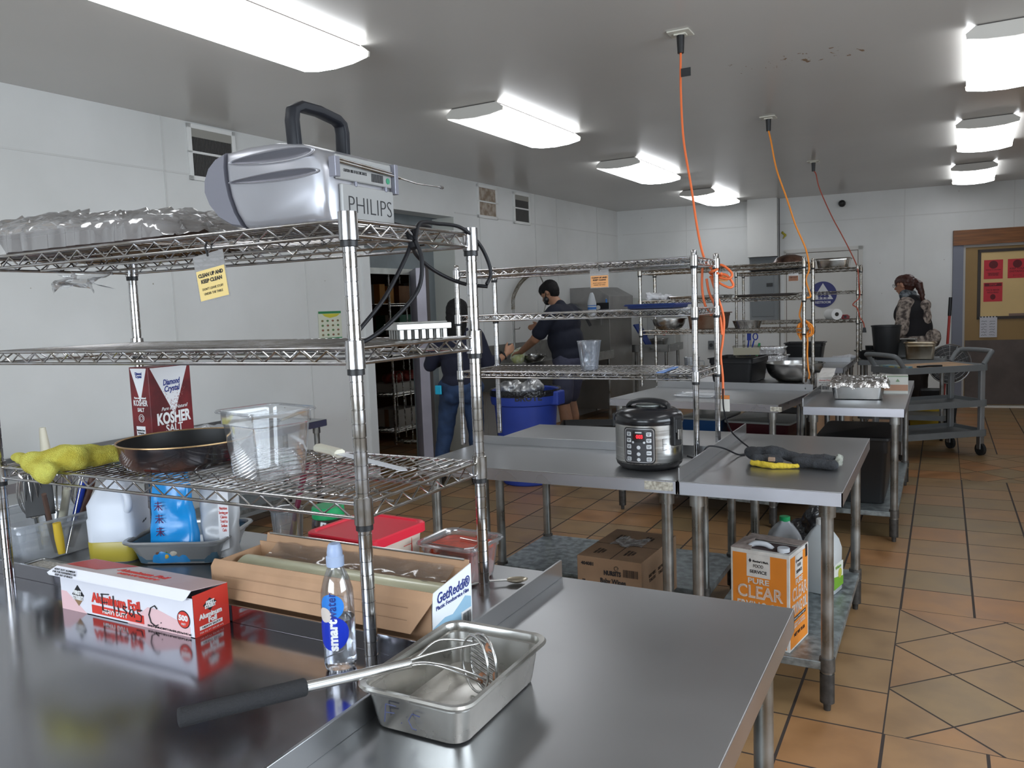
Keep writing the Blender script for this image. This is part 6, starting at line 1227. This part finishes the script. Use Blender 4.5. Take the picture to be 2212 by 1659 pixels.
MB().box(-.30, .28, -.38, .34, .12, 1.28).build('chamber', mat('chamber_steel', (.26, .25, .235), .42, .9, var=.15, vs=3), t, bevel=.004)
MB().box(.10, .29, -.427, -.42, 1.31, 1.48).build('control_box', M_black, t); MB().cyl((.15, -.43, 1.42), (.15, -.44, 1.42), .03, n=16).build('gauge', M_white, t)
for x in (-.26, .24):
    for y in (-.34, .30): MB().cyl((x, y, 0), (x, y, .13), .022, n=12).build('leg', M_leg, t)
MB().tube(smooth_path([(-.28, -.45, 1.45), (-.12, -.62, 1.47), (.0, -.62, 1.40), (.05, -.47, 1.20)], 6), .02, 10).build('lift_handle', mat('handle_grey', (.08, .085, .09), .4), t, smooth=60)
t = thing('dish_landing_table', 'steel landing table to the right of the dishwasher, loaded with dishes', 'table', (-3.56, 10.72, 0), 0)
MB().box(-.36, .36, -.30, .34, .855, .86).box(-.36, .36, -.31, -.29, .80, .90).box(.35, .37, -.31, .34, .80, .90).build('tabletop', M_steel_d, t, bevel=.003)
for x in (-.30, .31):
    for y in (-.26, .28): MB().cyl((x, y, 0), (x, y, .85), .021, n=12).build('leg', M_leg, t, smooth=40)
t = thing('water_bottle', 'small water bottle with a blue label on the dishwasher ledge', 'bottle', (-3.74, 9.62, 1.40)); MB().lathe([(.0, 0), (.032, 0), (.033, .05), (.033, .14), (.018, .17), (.013, .185)], n=24, cap0=False).build('bottle_shell', clear('bottle_far', gloss=.15, haze=.15), t, smooth=50); MB().lathe([(.0335, .075), (.0335, .125)], n=24, cap0=False, cap1=False).build('bottle_label', mat('label_blue_far', (.05, .2, .6), .4), t, smooth=50)
t = thing('wall_shelf', 'narrow steel ledge in front of the dishwasher hood', 'shelf', (-3.72, 9.62, 0)); MB().box(-.12, .12, -.06, .06, 1.385, 1.3995).box(-.11, -.09, -.02, .06, 1.2, 1.385).build('ledge', M_steel_d, t)
t = thing('dish_rack_lid', 'white plastic lid leaning at the top right of the dishwasher', 'lid', (-3.62, 10.72, 1.45)); MB().add([(-.28, 0, .10), (-.24, 0, -.02), (.14, .05, -.03), (.20, .05, .01), (.10, .04, .05)], [(0, 1, 2, 3, 4)]).build('lid_sheet', mat('lid_white_dull', (.50, .52, .48), .5), t, solid=.012)
t = thing('vent_box', 'pale grey chamber side to the right of the dishwasher', 'cabinet', (-3.42, 10.93, 0)); MB().box(-.20, .20, -.14, .12, .86, 1.42).build('cabinet_body', mat('cabinet_grey', (.36, .36, .34), .5), t, bevel=.01)
t = thing('cutting_board', 'dark blue board leaning among the dishes by the dishwasher', 'board', (-3.55, 10.60, .862)); MB().box(-.012, .012, -.02, .24, 0, .36, Matrix.Rotation(math.radians(-32), 4, 'Y')).build('board', mat('board_navy', (.012, .03, .16), .4), t, bevel=.004)
tub('steel pan of dishes beside the dark blue board', (-3.40, 10.62, .863), .22, .24, .11, M_steel_d, 0, 'dish_pan', 'food pan')
t = thing('red_ring', 'small red ring beside the dark blue board', 'ring', (-3.32, 10.62, 1.05)); MB().tube([(.03*math.cos(a), 0, .03*math.sin(a)) for a in [2*PI*k/16 for k in range(16)]], .008, 6, closed=True).build('ring_band', MATS['red_print'], t, smooth=60)
t = thing('spray_bottle', 'white bottle with a blue band behind the head of the man', 'bottle', (-3.86, 9.40, 1.28)); MB().lathe([(.05, 0), (.055, .01), (.055, .20), (.03, .30), (.015, .33)], n=24).build('bottle_body', mat('bottle_white', (.60, .64, .68), .4), t, smooth=50); MB().lathe([(.0555, .12), (.0555, .15)], n=24, cap0=False, cap1=False).lathe([(.0555, .165), (.0555, .175)], n=24, cap0=False, cap1=False).build('blue_band', MATS['label_blue_far'], t)
# blue brute bin with trash
t = thing('trash_bin', 'round blue trash bin lined with a black bag, full of wrappers', 'trash bin', (-3.06, 5.95, 0)); M_bin = mat('bin_blue', (.025, .055, .33), .45, var=.15, vs=5)
MB().lathe([(.20, 0), (.21, .01), (.262, .66), (.285, .67), (.292, .70), (.292, .775), (.275, .785), (.262, .775), (.25, .60)], n=48, cap1=False).build('bin_body', M_bin, t, smooth=35)
for s in (-1, 1): MB().box(s*.285-.045*(s > 0)-.0, s*.285+.045+.0*(s > 0), -.07, .07, .66, .775).build('bin_handle', M_bin, t, bevel=.012)
MB().lathe([(.255, .70), (.275, .775), (.297, .79), (.299, .76), (.297, .74)], n=48, cap0=False, cap1=False).build('bin_liner', mat('liner_black', (.01, .01, .012), .25, bump=1, bs=30), t, smooth=60)
o = text('bin_lettering', 'BRUTE', M_ink, None, (0, 0, 0), (1, 0, 0), (0, 0, 1), .07, width=.22, bold=.002)
for v in o.data.vertices: v.co.z += .735; v.co.y -= .003
bend(o, .292, .55); o.parent = t
tag(organic('wrappers', mat('wrapper_silver', (.50, .50, .50), .3, .5, var=.5, vs=14, col2=(.18, .18, .18)), None, [('e', (-3.1, 5.95, .77), (.13, .13, .06)), ('e', (-2.98, 5.9, .80), (.09, .09, .06)), ('e', (-3.18, 5.9, .80), (.09, .1, .05)), ('c', (-3.0, 5.85, .80), (-2.96, 5.84, .875), .03, .02)], .012, .035, 14, 2), 'crumpled silver and white wrappers heaped in the blue trash bin', 'trash', None, 'stuff')
tub('black crate on the floor by the man, front edge visible', (-3.05, 7.35, .001), .62, .42, .30, M_black, math.radians(20), 'floor_crate', 'crate')
t = thing('grey_bin', 'dark grey bin between the woman in jeans and the blue trash bin', 'trash bin', (-3.42, 6.55, 0)); MB().frus(-.20, .20, -.16, .16, 0, .72, .02).build('bin_body', mat('bin_grey', (.11, .11, .105), .6), t, bevel=.02)
tub('black storage crate beneath the farthest tables', (-1.40, 8.30, .001), .6, .4, .35, M_black, 0, 'floor_crate', 'crate')
t = thing('cardboard_carton', 'cardboard carton on the floor beneath the far tables', 'carton', (-.92, 8.35, 0)); MB().box(-.15, .15, -.15, .15, 0, .42).build('carton_body', M_card, t, bevel=.002)
# left wall vents
def vent(label, y, z0, z1, w, dirty=False):
    t = thing('wall_vent', label, 'vent', (wl(y), y, 0), -.0454, 'wall vents near the ceiling'); fr = MB(); d = .018
    fr.box(0, d, -w/2, w/2, z0, z0+.03).box(0, d, -w/2, w/2, z1-.03, z1).box(0, d, -w/2, -w/2+.03, z0, z1).box(0, d, w/2-.03, w/2, z0, z1).box(0, d, -w/2, w/2, (z0+z1)/2-.008, (z0+z1)/2+.008)
    fr.build('vent_frame', M_white, t, bevel=.002); MB().box(.001, .006, -w/2+.02, w/2-.02, z0+.02, z1-.02).build('vent_backing', mat('vent_rusty' if dirty else 'vent_black', (.42, .36, .30) if dirty else (.018, .015, .015), .8, var=.4 if dirty else 0, vs=14, col2=(.24, .18, .13)), t)
    if not dirty:
        m = MB(); n = int(w/.014)
        for i in range(n): m.box(.006, .011, -w/2+.03+i*(w-.06)/n, -w/2+.034+i*(w-.06)/n, z0+.03, z1-.03)
        m.build('vent_fins', mat('fin_grey', (.10, .095, .09), .6), t); MB().box(.006, .012, -w/2+.03, w/2-.03, z1-.085, z1-.03).build('vent_dust_strip', mat('dust_strip', (.30, .29, .26), .8), t)
    return t
vent('dark wall vent with a white frame left of the silver stereo', 4.11, 2.40, 2.775, .40)
vent('wall vent half hidden behind the handle of the stereo', 5.30, 2.42, 2.775, .36)
vent('rusty covered wall vent, third along the left wall', 7.68, 2.42, 2.768, .40, True)
vent('dark wall vent nearest the back corner', 8.42, 2.41, 2.765, .38)
# things on the low side table
LT = .6802
t = thing('foil_tray', 'foil tray with a brown dish on the low side table at the far left', 'food pan', (-4.25, 2.75, LT)); rr_tub(.28, .42, .05, r=.03, rim=.012, taper=.01).build('tray_shell', M_foil, t, smooth=40, solid=.001); MB().box(-.11, .11, -.18, .18, .01, .035).build('tray_food', mat('food_brown', (.30, .13, .04), .6, var=.3, vs=20), t)
t = thing('scraper', 'tall cream handled scraper standing up on the low side table', 'scraper', (-4.18, 2.56, LT)); MB().tube([(0, 0, .05), (0, 0, .12), (-.01, 0, .22), (-.01, 0, .24)], [.020, .026, .018, .015], 8).build('scraper_handle', mat('handle_cream', (.72, .68, .55), .4), t, smooth=50)
t = thing('serving_spoon', 'golden serving spoon propped on the low side table', 'spoon', (-4.2, 3.35, LT+.02)); MB().tube(smooth_path([(.02, -.1, 0), (.0, -.02, .06), (-.01, .04, .08), (.0, .08, .05), (.02, .10, .0)], 6), .008, 8).build('spoon_body', mat('spoon_gold', (.42, .32, .16), .35, .9), t, smooth=60)
tag(organic('plastic_wrap', clear('wrap_heap', gloss=.15, haze=.3), None, [('e', (-4.25, 3.75, LT+.03), (.12, .26, .035)), ('e', (-4.22, 3.62, LT+.06), (.06, .10, .04))], .014, .03, 12, 7, flat=LT), 'clear plastic wrap heap on the low side table behind the salt box', 'plastic wrap')
t = thing('skillet', 'skillet on the low side table with its handle pointing right', 'frying pan', (-4.27, 4.18, LT)); MB().lathe([(0, .003), (.11, .0), (.135, .04), (.137, .042)], n=36, cap0=False, cap1=False).build('pan_shell', mat('pan_black_old', (.03, .03, .03), .5), t, smooth=40, solid=.003); MB().tube([(.09, .10, .035), (.12, .20, .06), (.13, .32, .085)], [.010, .012, .015], 8).build('pan_handle', mat('handle_tan', (.34, .30, .22), .5), t, smooth=60)
# store room contents
M_bx = [mat('storebox_orange', (.55, .24, .04), .7), mat('storebox_brown', (.26, .12, .05), .7, var=.2, vs=6), mat('storebox_green', (.012, .10, .05), .6), mat('storebox_white', (.40, .36, .31), .7)]
t = thing('storage_shelf', 'wire storage shelf with cartons seen through the left doorway', 'rack', (-5.62, 7.70, 0), math.radians(0))
for z in (.15, .55, .98, 1.55): 
    s = MB(); s.box(-.30, .30, -.52, .52, z-.025, z-.018); [s.cyl((-.30+.05*i, -.52, z), (-.30+.05*i, .52, z), .003, n=5) for i in range(13)]; s.build('shelf', M_chrome_old, t)
for sx in (-.3, .3):
    for sy in (-.52, .52): MB().cyl((sx, sy, 0), (sx, sy, 1.95), .013, n=10).build('post', M_chrome_old, t, smooth=40)
def sbox(label, x, y, z, w, d, h, mi, cat='carton', name='carton'): 
    t = thing(name, label, cat, (x, y, z)); MB().box(-w/2, w/2, -d/2, d/2, 0, h).build('carton_body', M_bx[mi], t, bevel=.003)
    if h > .15: MB().box(-w/2-.001, -w/2, -.03, .03, 0, h).box(-.03, .03, -d/2-.001, -d/2, 0, h).build('carton_tape', M_bx[3] if mi != 3 else M_bx[1], t)
sbox('orange lit carton at the upper left of the doorway shelf', -5.62, 7.32, 1.553, .22, .10, .22, 0); sbox('second orange carton on the upper doorway shelf', -5.60, 7.46, 1.553, .22, .09, .20, 0)
sbox('brown carton with a round hole on the upper doorway shelf', -5.60, 7.70, 1.553, .30, .30, .20, 1); sbox('dark green carton below the brown carton in the doorway', -5.60, 7.72, 1.205, .34, .42, .22, 2)
sbox('brown carton under the dark green carton in the doorway', -5.60, 7.72, .983, .34, .40, .20, 1); sbox('brown carton at the right end of the upper doorway shelf', -5.60, 8.02, 1.553, .3, .24, .24, 1)
sbox('white carton on the low doorway shelf', -5.60, 7.60, .153, .34, .40, .20, 3); sbox('white carton under the red sacks in the doorway', -5.60, 7.56, .553, .34, .44, .10, 3)
for i, (y, z, r) in enumerate(((7.50, .70, .12), (7.74, .70, .11))): tag(organic('onion_sack', mat('sack_red', (.28, .03, .02), .7, var=.4, vs=18), None, [('e', (-5.58, y, z), (.13, .12, .055)), ('e', (-5.56, y+.05, z+.03), (.10, .09, .05))], .014, .02, 14, i), ('left', 'right')[i]+' red mesh sack on the middle doorway shelf', 'sack', 'red sacks on the doorway shelf')
t = thing('sack_truck', 'tall wire trolley frame with a looped bar inside the doorway', 'trolley', (-5.05, 7.15, 0)); mb = MB()
for x in (-.02, .06): mb.cyl((x, 0, .05), (x, 0, 1.55), .008, n=8)
mb.tube(smooth_path([(-.16, -.06, .1), (-.16, -.06, .7), (-.14, -.05, .80), (-.11, -.04, .80), (-.10, -.03, .7), (-.09, -.02, .1)], 5), .006, 8).box(-.2, .1, -.1, .05, .04, .06).build('trolley_frame', M_chrome_old, t, smooth=50)
sbox('brown carton on the floor inside the doorway', -5.75, 7.1, 0, .3, .3, .12, 1)
# ======== people ========
def head_elems(c, f, up=(0, 0, 1), s=1.):
    """head at centre c facing f: skull, jaw, nose, ears, brow, lips"""
    c = Vector(c); f = Vector(f).normalized(); up = Vector(up).normalized(); up = (up-f*up.dot(f)).normalized(); r = f.cross(up)
    P = lambda a, b, h: c+f*(a*s)+r*(b*s)+up*(h*s)
    return [('c', P(-.018, 0, .030), P(.012, 0, .028), .086*s, .082*s), ('c', P(.020, 0, -.030), P(.040, 0, -.070), .062*s, .040*s), ('c', P(.045, -.018, -.085), P(.045, .018, -.085), .026*s, .026*s),
            ('c', P(.082, 0, .012), P(.106, 0, -.026), .010*s, .015*s), ('c', P(.085, -.03, .020), P(.085, .03, .020), .012*s, .012*s), ('c', P(.085, -.018, -.055), P(.085, .018, -.055), .010*s, .010*s),
            ('c', P(-.005, .078, .010), P(-.010, .080, -.022), .013*s, .010*s), ('c', P(-.005, -.078, .010), P(-.010, -.080, -.022), .013*s, .010*s)]
def hp(c, f):
    c = Vector(c); f = Vector(f).normalized(); up = Vector((0, 0, 1)); up = (up-f*up.dot(f)).normalized(); r = f.cross(up)
    return lambda a, b, h: c+f*a+r*b+up*h
def eyes(t, c, f, s=1.):
    c = Vector(c); f = Vector(f).normalized(); up = Vector((0, 0, 1)); up = (up-f*up.dot(f)).normalized(); r = f.cross(up); mb = MB(); m2 = MB()
    for k in (-1, 1): p = c+f*.080*s+r*(.030*k*s)+up*.002; mb.cyl(p, p+f*.012, .010, .004, n=12); m2.cyl(p+f*.010, p+f*.0135, .0045, .003, n=10)
    mb.build('eye', mat('eye_white', (.6, .6, .58), .3), t, smooth=60); m2.build('iris', mat('iris_dark', (.02, .012, .01), .2), t, smooth=60)
# man at the sink, profile to the left, black mask, navy t-shirt, grey-blue shorts
t = thing('person', 'person in a navy t-shirt, dark shorts and black mask washing dishes at the sink', 'person', (-3.40, 7.62, 0), PI-.10)
hc = (.205, 0, 1.600); hf = (.84, 0, -.54)
L = 1; body = []
for s, kx in ((1, .0), (-1, .05)):
    body += [('c', (.0, s*.10, .90), (.015+kx, s*.115, .48), .095, .066), ('c', (.015+kx, s*.115, .48), (-.015+kx, s*.115, .30), .062, .066), ('c', (-.015+kx, s*.115, .30), (-.02+kx, s*.115, .09), .064, .040), ('c', (-.03+kx, s*.115, .045), (.15+kx, s*.125, .035), .042, .032)]
body += [('e', (0, 0, .93), (.15, .175, .13)), ('e', (.03, 0, 1.10), (.165, .18, .18)), ('e', (.055, 0, 1.28), (.155, .19, .17)), ('c', (.06, -.16, 1.385), (.06, .16, 1.385), .075, .075), ('c', (.08, 0, 1.42), (.155, 0, 1.52), .068, .060)]
sh1, el1, wr1 = (.08, .20, 1.36), (.26, .235, 1.13), (.50, .13, .995)
sh2, el2, wr2 = (.08, -.20, 1.36), (.27, -.25, 1.16), (.42, -.16, 1.235)
for a, b, c in ((sh1, el1, wr1), (sh2, el2, wr2)): body += [('c', a, b, .062, .050), ('c', b, c, .048, .031)]
body += head_elems(hc, hf) + hand(wr1, (.93, -.20, -.22), (.2, 0, 1), (0, -1, -.1), curl=.5) + hand(wr2, (.9, .1, .1), (0, -1, .3), (.2, 0, 1), curl=1.0)
organic('body', M_skin, t, body, .0085, sm=3)
P = hp(hc, hf)
organic('hair', M_hair, t, [('c', P(-.030, 0, .038), P(.022, 0, .046), .090, .080), ('c', P(-.045, 0, .0), P(-.040, 0, -.030), .070, .058), ('c', P(.060, -.035, .062), P(.060, .035, .062), .030, .030), ('c', P(.01, -.055, .035), P(.01, .055, .035), .040, .040)], .007, .003, 60)
organic('face_mask', M_black, t, [('e', P(.068, 0, -.052), (.040, .056, .048)), ('c', P(.05, -.045, -.05), P(.05, .045, -.05), .034, .034), ('c', P(.04, .062, -.03), P(-.005, .088, .0), .006, .005), ('c', P(.04, -.062, -.03), P(-.005, -.088, .0), .006, .005)], .006, sm=2)
M_nav = mat('shirt_navy', (.010, .012, .024), .85, bump=.4, bs=12)
sh = [('e', (.0, 0, .95), (.172, .195, .12)), ('e', (.035, 0, 1.10), (.186, .20, .19)), ('e', (.06, 0, 1.28), (.176, .21, .175)), ('c', (.06, -.17, 1.388), (.06, .17, 1.388), .088, .088), ('c', (.07, 0, 1.41), (.09, 0, 1.455), .080, .074)]
for a, b in ((sh1, el1), (sh2, el2)): a, b = Vector(a), Vector(b); sh.append(('c', a, a.lerp(b, .72), .082, .078))
organic('shirt', M_nav, t, sh, .012, .010, 7, 4)
so = [('e', (0, 0, .90), (.168, .190, .13))]
for s, kx in ((1, .0), (-1, .05)): so.append(('c', (.0, s*.10, .88), (.02+kx, s*.118, .53), .112, .105))
organic('shorts', mat('shorts_slate', (.050, .052, .085), .8, bump=.4, bs=10), t, so, .012, .010, 9, 4)
for s, kx in ((1, 0), (-1, .05)): organic('shoe', M_black, t, [('c', (-.04+kx, s*.115, .048), (.16+kx, s*.125, .042), .050, .042)], .009, flat=.001)
# bag and steel bowl being washed
tag(organic('food_bag', mat('bag_pale_green', (.42, .45, .20), .45, var=.4, vs=12, col2=(.60, .62, .60)), None, [('e', (-4.00, 7.62, .93), (.075, .075, .085)), ('e', (-4.02, 7.72, .97), (.06, .07, .06))], .010, .012, 20, 3), 'pale green and white food bag under the hand of the man at the sink', 'bag')
bowl('steel bowl tilted in the sink in front of the man', (-3.90, 7.80, .855), .13, .09)
# woman in navy long sleeves and jeans, back to the camera
t = thing('person', 'person in a navy long sleeve shirt and blue jeans, seen from behind by the doorway', 'person', (-3.52, 5.68, 0), math.radians(112))
k = .885
def K(*p): return tuple(q*k for q in p)
hips = [('e', K(0, 0, .93), K(.15, .185, .13))]
legs = {1: (K(.0, .10, .90), K(.02, .17, .50), K(-.05, .24, .09)), -1: (K(.0, -.10, .90), K(.03, -.12, .50), K(.0, -.12, .09))}
body = list(hips)
for s in (1, -1): a, b, c = legs[s]; body += [('c', a, b, .092*k, .062*k), ('c', b, c, .058*k, .038*k), ('c', (c[0]-.02, c[1], .04), (c[0]+.13, c[1], .034), .038, .030)]
body += [('e', K(0, 0, 1.10), K(.13, .155, .17)), ('e', K(.01, 0, 1.28), K(.13, .18, .16)), ('c', K(0, -.145, 1.395), K(0, .145, 1.395), .066, .066), ('c', K(.0, 0, 1.42), K(.01, 0, 1.53), .052, .050)]
SR, ER, WR = K(0, -.175, 1.37), K(.02, -.26, 1.12), K(.16, -.40, 1.20)
SL, EL, WL = K(0, .175, 1.37), K(.03, .29, 1.14), K(.22, .20, 1.18)
for a, b, c in ((SR, ER, WR), (SL, EL, WL)): body += [('c', a, b, .052, .042), ('c', b, c, .040, .027)]
hc = K(.02, 0, 1.60); body += head_elems(hc, (.8, -.55, -.05), s=.93)+hand(WR, (.35, -.6, .55), (-.9, -.3, 0), (-.1, .3, .95), curl=1.1)+hand(WL, (.8, -.1, .1), (0, 1, .2), (0, 0, 1), curl=.9)
organic('body', M_skin, t, body, .0085, sm=3)
organic('hair', M_hair, t, [('c', Vector(hc)+Vector((-.018, .006, .045)), Vector(hc)+Vector((-.004, 0, .038)), .094, .090), ('c', Vector(hc)+Vector((-.045, .01, .02)), Vector(hc)+Vector((-.055, .01, -.16)), .088, .078), ('c', Vector(hc)+Vector((-.055, .01, -.16)), Vector(hc)+Vector((-.05, .01, -.28)), .076, .055)], .010, .006, 30)
shirt = [('e', K(0, 0, .97), K(.165, .195, .13)), ('e', K(0, 0, 1.12), K(.155, .18, .18)), ('e', K(.01, 0, 1.28), K(.15, .20, .165)), ('c', K(0, -.15, 1.395), K(0, .15, 1.395), .078, .078)]
for a, b, c in ((SR, ER, WR), (SL, EL, WL)): b_, c_ = Vector(b), Vector(c); shirt += [('c', a, b, .068, .060), ('c', b, b_.lerp(c_, .45), .058, .052)]
organic('shirt', mat('shirt_dark_navy', (.007, .008, .022), .85, bump=.4, bs=12), t, shirt, .012, .008, 8, 4)
je = [('e', K(0, 0, .92), K(.170, .222, .135)), ('e', K(-.05, .08, .86), K(.10, .09, .10)), ('e', K(-.05, -.08, .86), K(.10, .09, .10))]
for s in (1, -1): a, b, c = legs[s]; je += [('c', a, b, .105*k, .078*k), ('c', b, (c[0], c[1], .10), .076*k, .060*k)]
organic('jeans', mat('jeans_blue', (.018, .042, .105), .8, var=.4, vs=9, bump=.5, bs=14), t, je, .011, .008, 10, 4)
for s in (1, -1): c = legs[s][2]; organic('shoe', M_black, t, [('c', (c[0]-.03, c[1], .045), (c[0]+.15, c[1], .038), .046, .038)], .009, flat=.001)
MB().tube([Vector(WR)+Vector(a) for a in ((-.03, .0, .02), (-.012, -.012, -.025), (.022, -.01, -.025), (.03, .01, .0), (.005, .025, .03))], .011, 8, closed=True).build('wristwatch', M_black, t, smooth=60)
tag(MB().box(-3.660, -3.600, 5.500, 5.514, .775, .850).build('phone', mat('phone_cyan', (.01, .36, .55), .35), bevel=.006), 'cyan phone sticking out of the back pocket of the jeans', 'phone')
# woman by the back wall, ponytail, glasses, patterned vest
t = thing('person', 'person with a ponytail and glasses in a black vest over a patterned hooded top', 'person', (-.25, 9.80, 0), math.radians(158))
body = []
for s in (1, -1): body += [('c', (0, s*.09, .86), (.02, s*.10, .47), .09, .062), ('c', (.02, s*.10, .47), (0, s*.10, .09), .058, .04), ('c', (-.02, s*.10, .04), (.13, s*.10, .034), .04, .03)]
body += [('e', (0, 0, .90), (.15, .17, .13)), ('e', (.02, 0, 1.06), (.13, .15, .16)), ('e', (.05, 0, 1.22), (.13, .17, .15)), ('c', (.05, -.13, 1.32), (.05, .13, 1.32), .062, .062), ('c', (.06, 0, 1.34), (.095, 0, 1.45), .05, .048)]
SA, EA, WA = (.05, .17, 1.30), (.06, .22, 1.04), (.24, .18, .90); SB, EB, WB = (.05, -.17, 1.30), (.08, -.22, 1.04), (.26, -.14, .92)
for a, b, c in ((SA, EA, WA), (SB, EB, WB)): body += [('c', a, b, .05, .042), ('c', b, c, .04, .027)]
hc = (.125, 0, 1.515); hf = (1, 0, -.12)
body += head_elems(hc, hf, s=.92)+hand(WA, (.8, -.1, -.5), (.4, .2, .8), (0, -1, 0))+hand(WB, (.8, .1, -.5), (.4, -.2, .8), (0, 1, 0))
organic('body', mat('skin_warm', (.40, .20, .13), .5), t, body, .0085, sm=3); eyes(t, hc, hf, .92); t.scale = (1.05, 1.05, 1.02)
M_hb = mat('hair_brown', (.065, .022, .016), .45, var=.4, vs=30)
P = hp(hc, hf)
organic('hair', M_hb, t, [('c', P(-.028, 0, .034), P(.020, 0, .040), .084, .074), ('c', P(-.045, 0, .0), P(-.040, 0, -.035), .066, .050), ('c', P(.04, -.03, .055), P(.04, .03, .055), .036, .036), ('c', P(-.11, 0, .03), P(-.14, 0, -.01), .030, .036), ('c', P(-.14, 0, -.01), P(-.165, 0, -.13), .040, .026), ('c', P(-.165, 0, -.13), P(-.16, 0, -.20), .026, .014)], .007, .005, 40)
MB().tube([Vector(hc)+Vector((.098, .034+.022*math.cos(a), .0+.018*math.sin(a))) for a in [2*PI*i/14 for i in range(14)]], .002, 5, closed=True).tube([Vector(hc)+Vector((.098, -.034+.022*math.cos(a), .0+.018*math.sin(a))) for a in [2*PI*i/14 for i in range(14)]], .002, 5, closed=True).tube([Vector(hc)+Vector((.098, .056, .0)), Vector(hc)+Vector((-.01, .076, .005))], .002, 5).build('glasses', mat('glasses_grey', (.2, .2, .22), .3, .8), t)
M_pat = mat('patterned_fleece', (.42, .35, .30), .9, var=.6, vs=26, col2=(.07, .055, .05))
top = [('e', (0, 0, .92), (.175, .195, .13)), ('e', (.02, 0, 1.06), (.160, .18, .17)), ('e', (.05, 0, 1.22), (.155, .19, .16)), ('c', (.05, -.14, 1.32), (.05, .14, 1.32), .074, .074)]
for a, b, c in ((SA, EA, WA), (SB, EB, WB)): top += [('c', a, b, .070, .064), ('c', b, Vector(b).lerp(Vector(c), .8), .060, .05)]
organic('patterned_top', M_pat, t, top, .012, .008, 9, 4)
organic('vest', mat('vest_black', (.010, .009, .011), .85), t, [('e', (.015, .01, 1.05), (.172, .180, .22)), ('e', (.045, .01, 1.21), (.166, .190, .17)), ('c', (.05, .05, 1.335), (.05, -.13, 1.33), .082, .082), ('c', SB, EB, .082, .074)], .012, .006, 9, 4)
organic('hood', M_pat, t, [('e', (-.120, .035, 1.16), (.035, .060, .13)), ('e', (-.10, .03, 1.30), (.05, .075, .06)), ('e', (-.130, .02, .98), (.035, .07, .09)), ('e', (-.12, -.14, .95), (.06, .07, .10))], .009, .008, 14)
organic('scarf', mat('scarf_dark', (.03, .04, .05), .8, var=.6, vs=30, col2=(.2, .22, .24)), t, [('c', (.09, -.05, 1.405), (.09, .05, 1.405), .066, .066)], .009, .006, 30)
organic('trousers', mat('trousers_dark', (.03, .022, .02), .85), t, [('e', (0, 0, .86), (.155, .175, .12))]+[('c', (0, s*.09, .84), (.02, s*.10, .12), .105, .07) for s in (1, -1)], .012, .006, 9, 4)
for s in (1, -1): organic('shoe', M_black, t, [('c', (-.03, s*.10, .045), (.15, s*.10, .038), .046, .038)], .009, flat=.001)
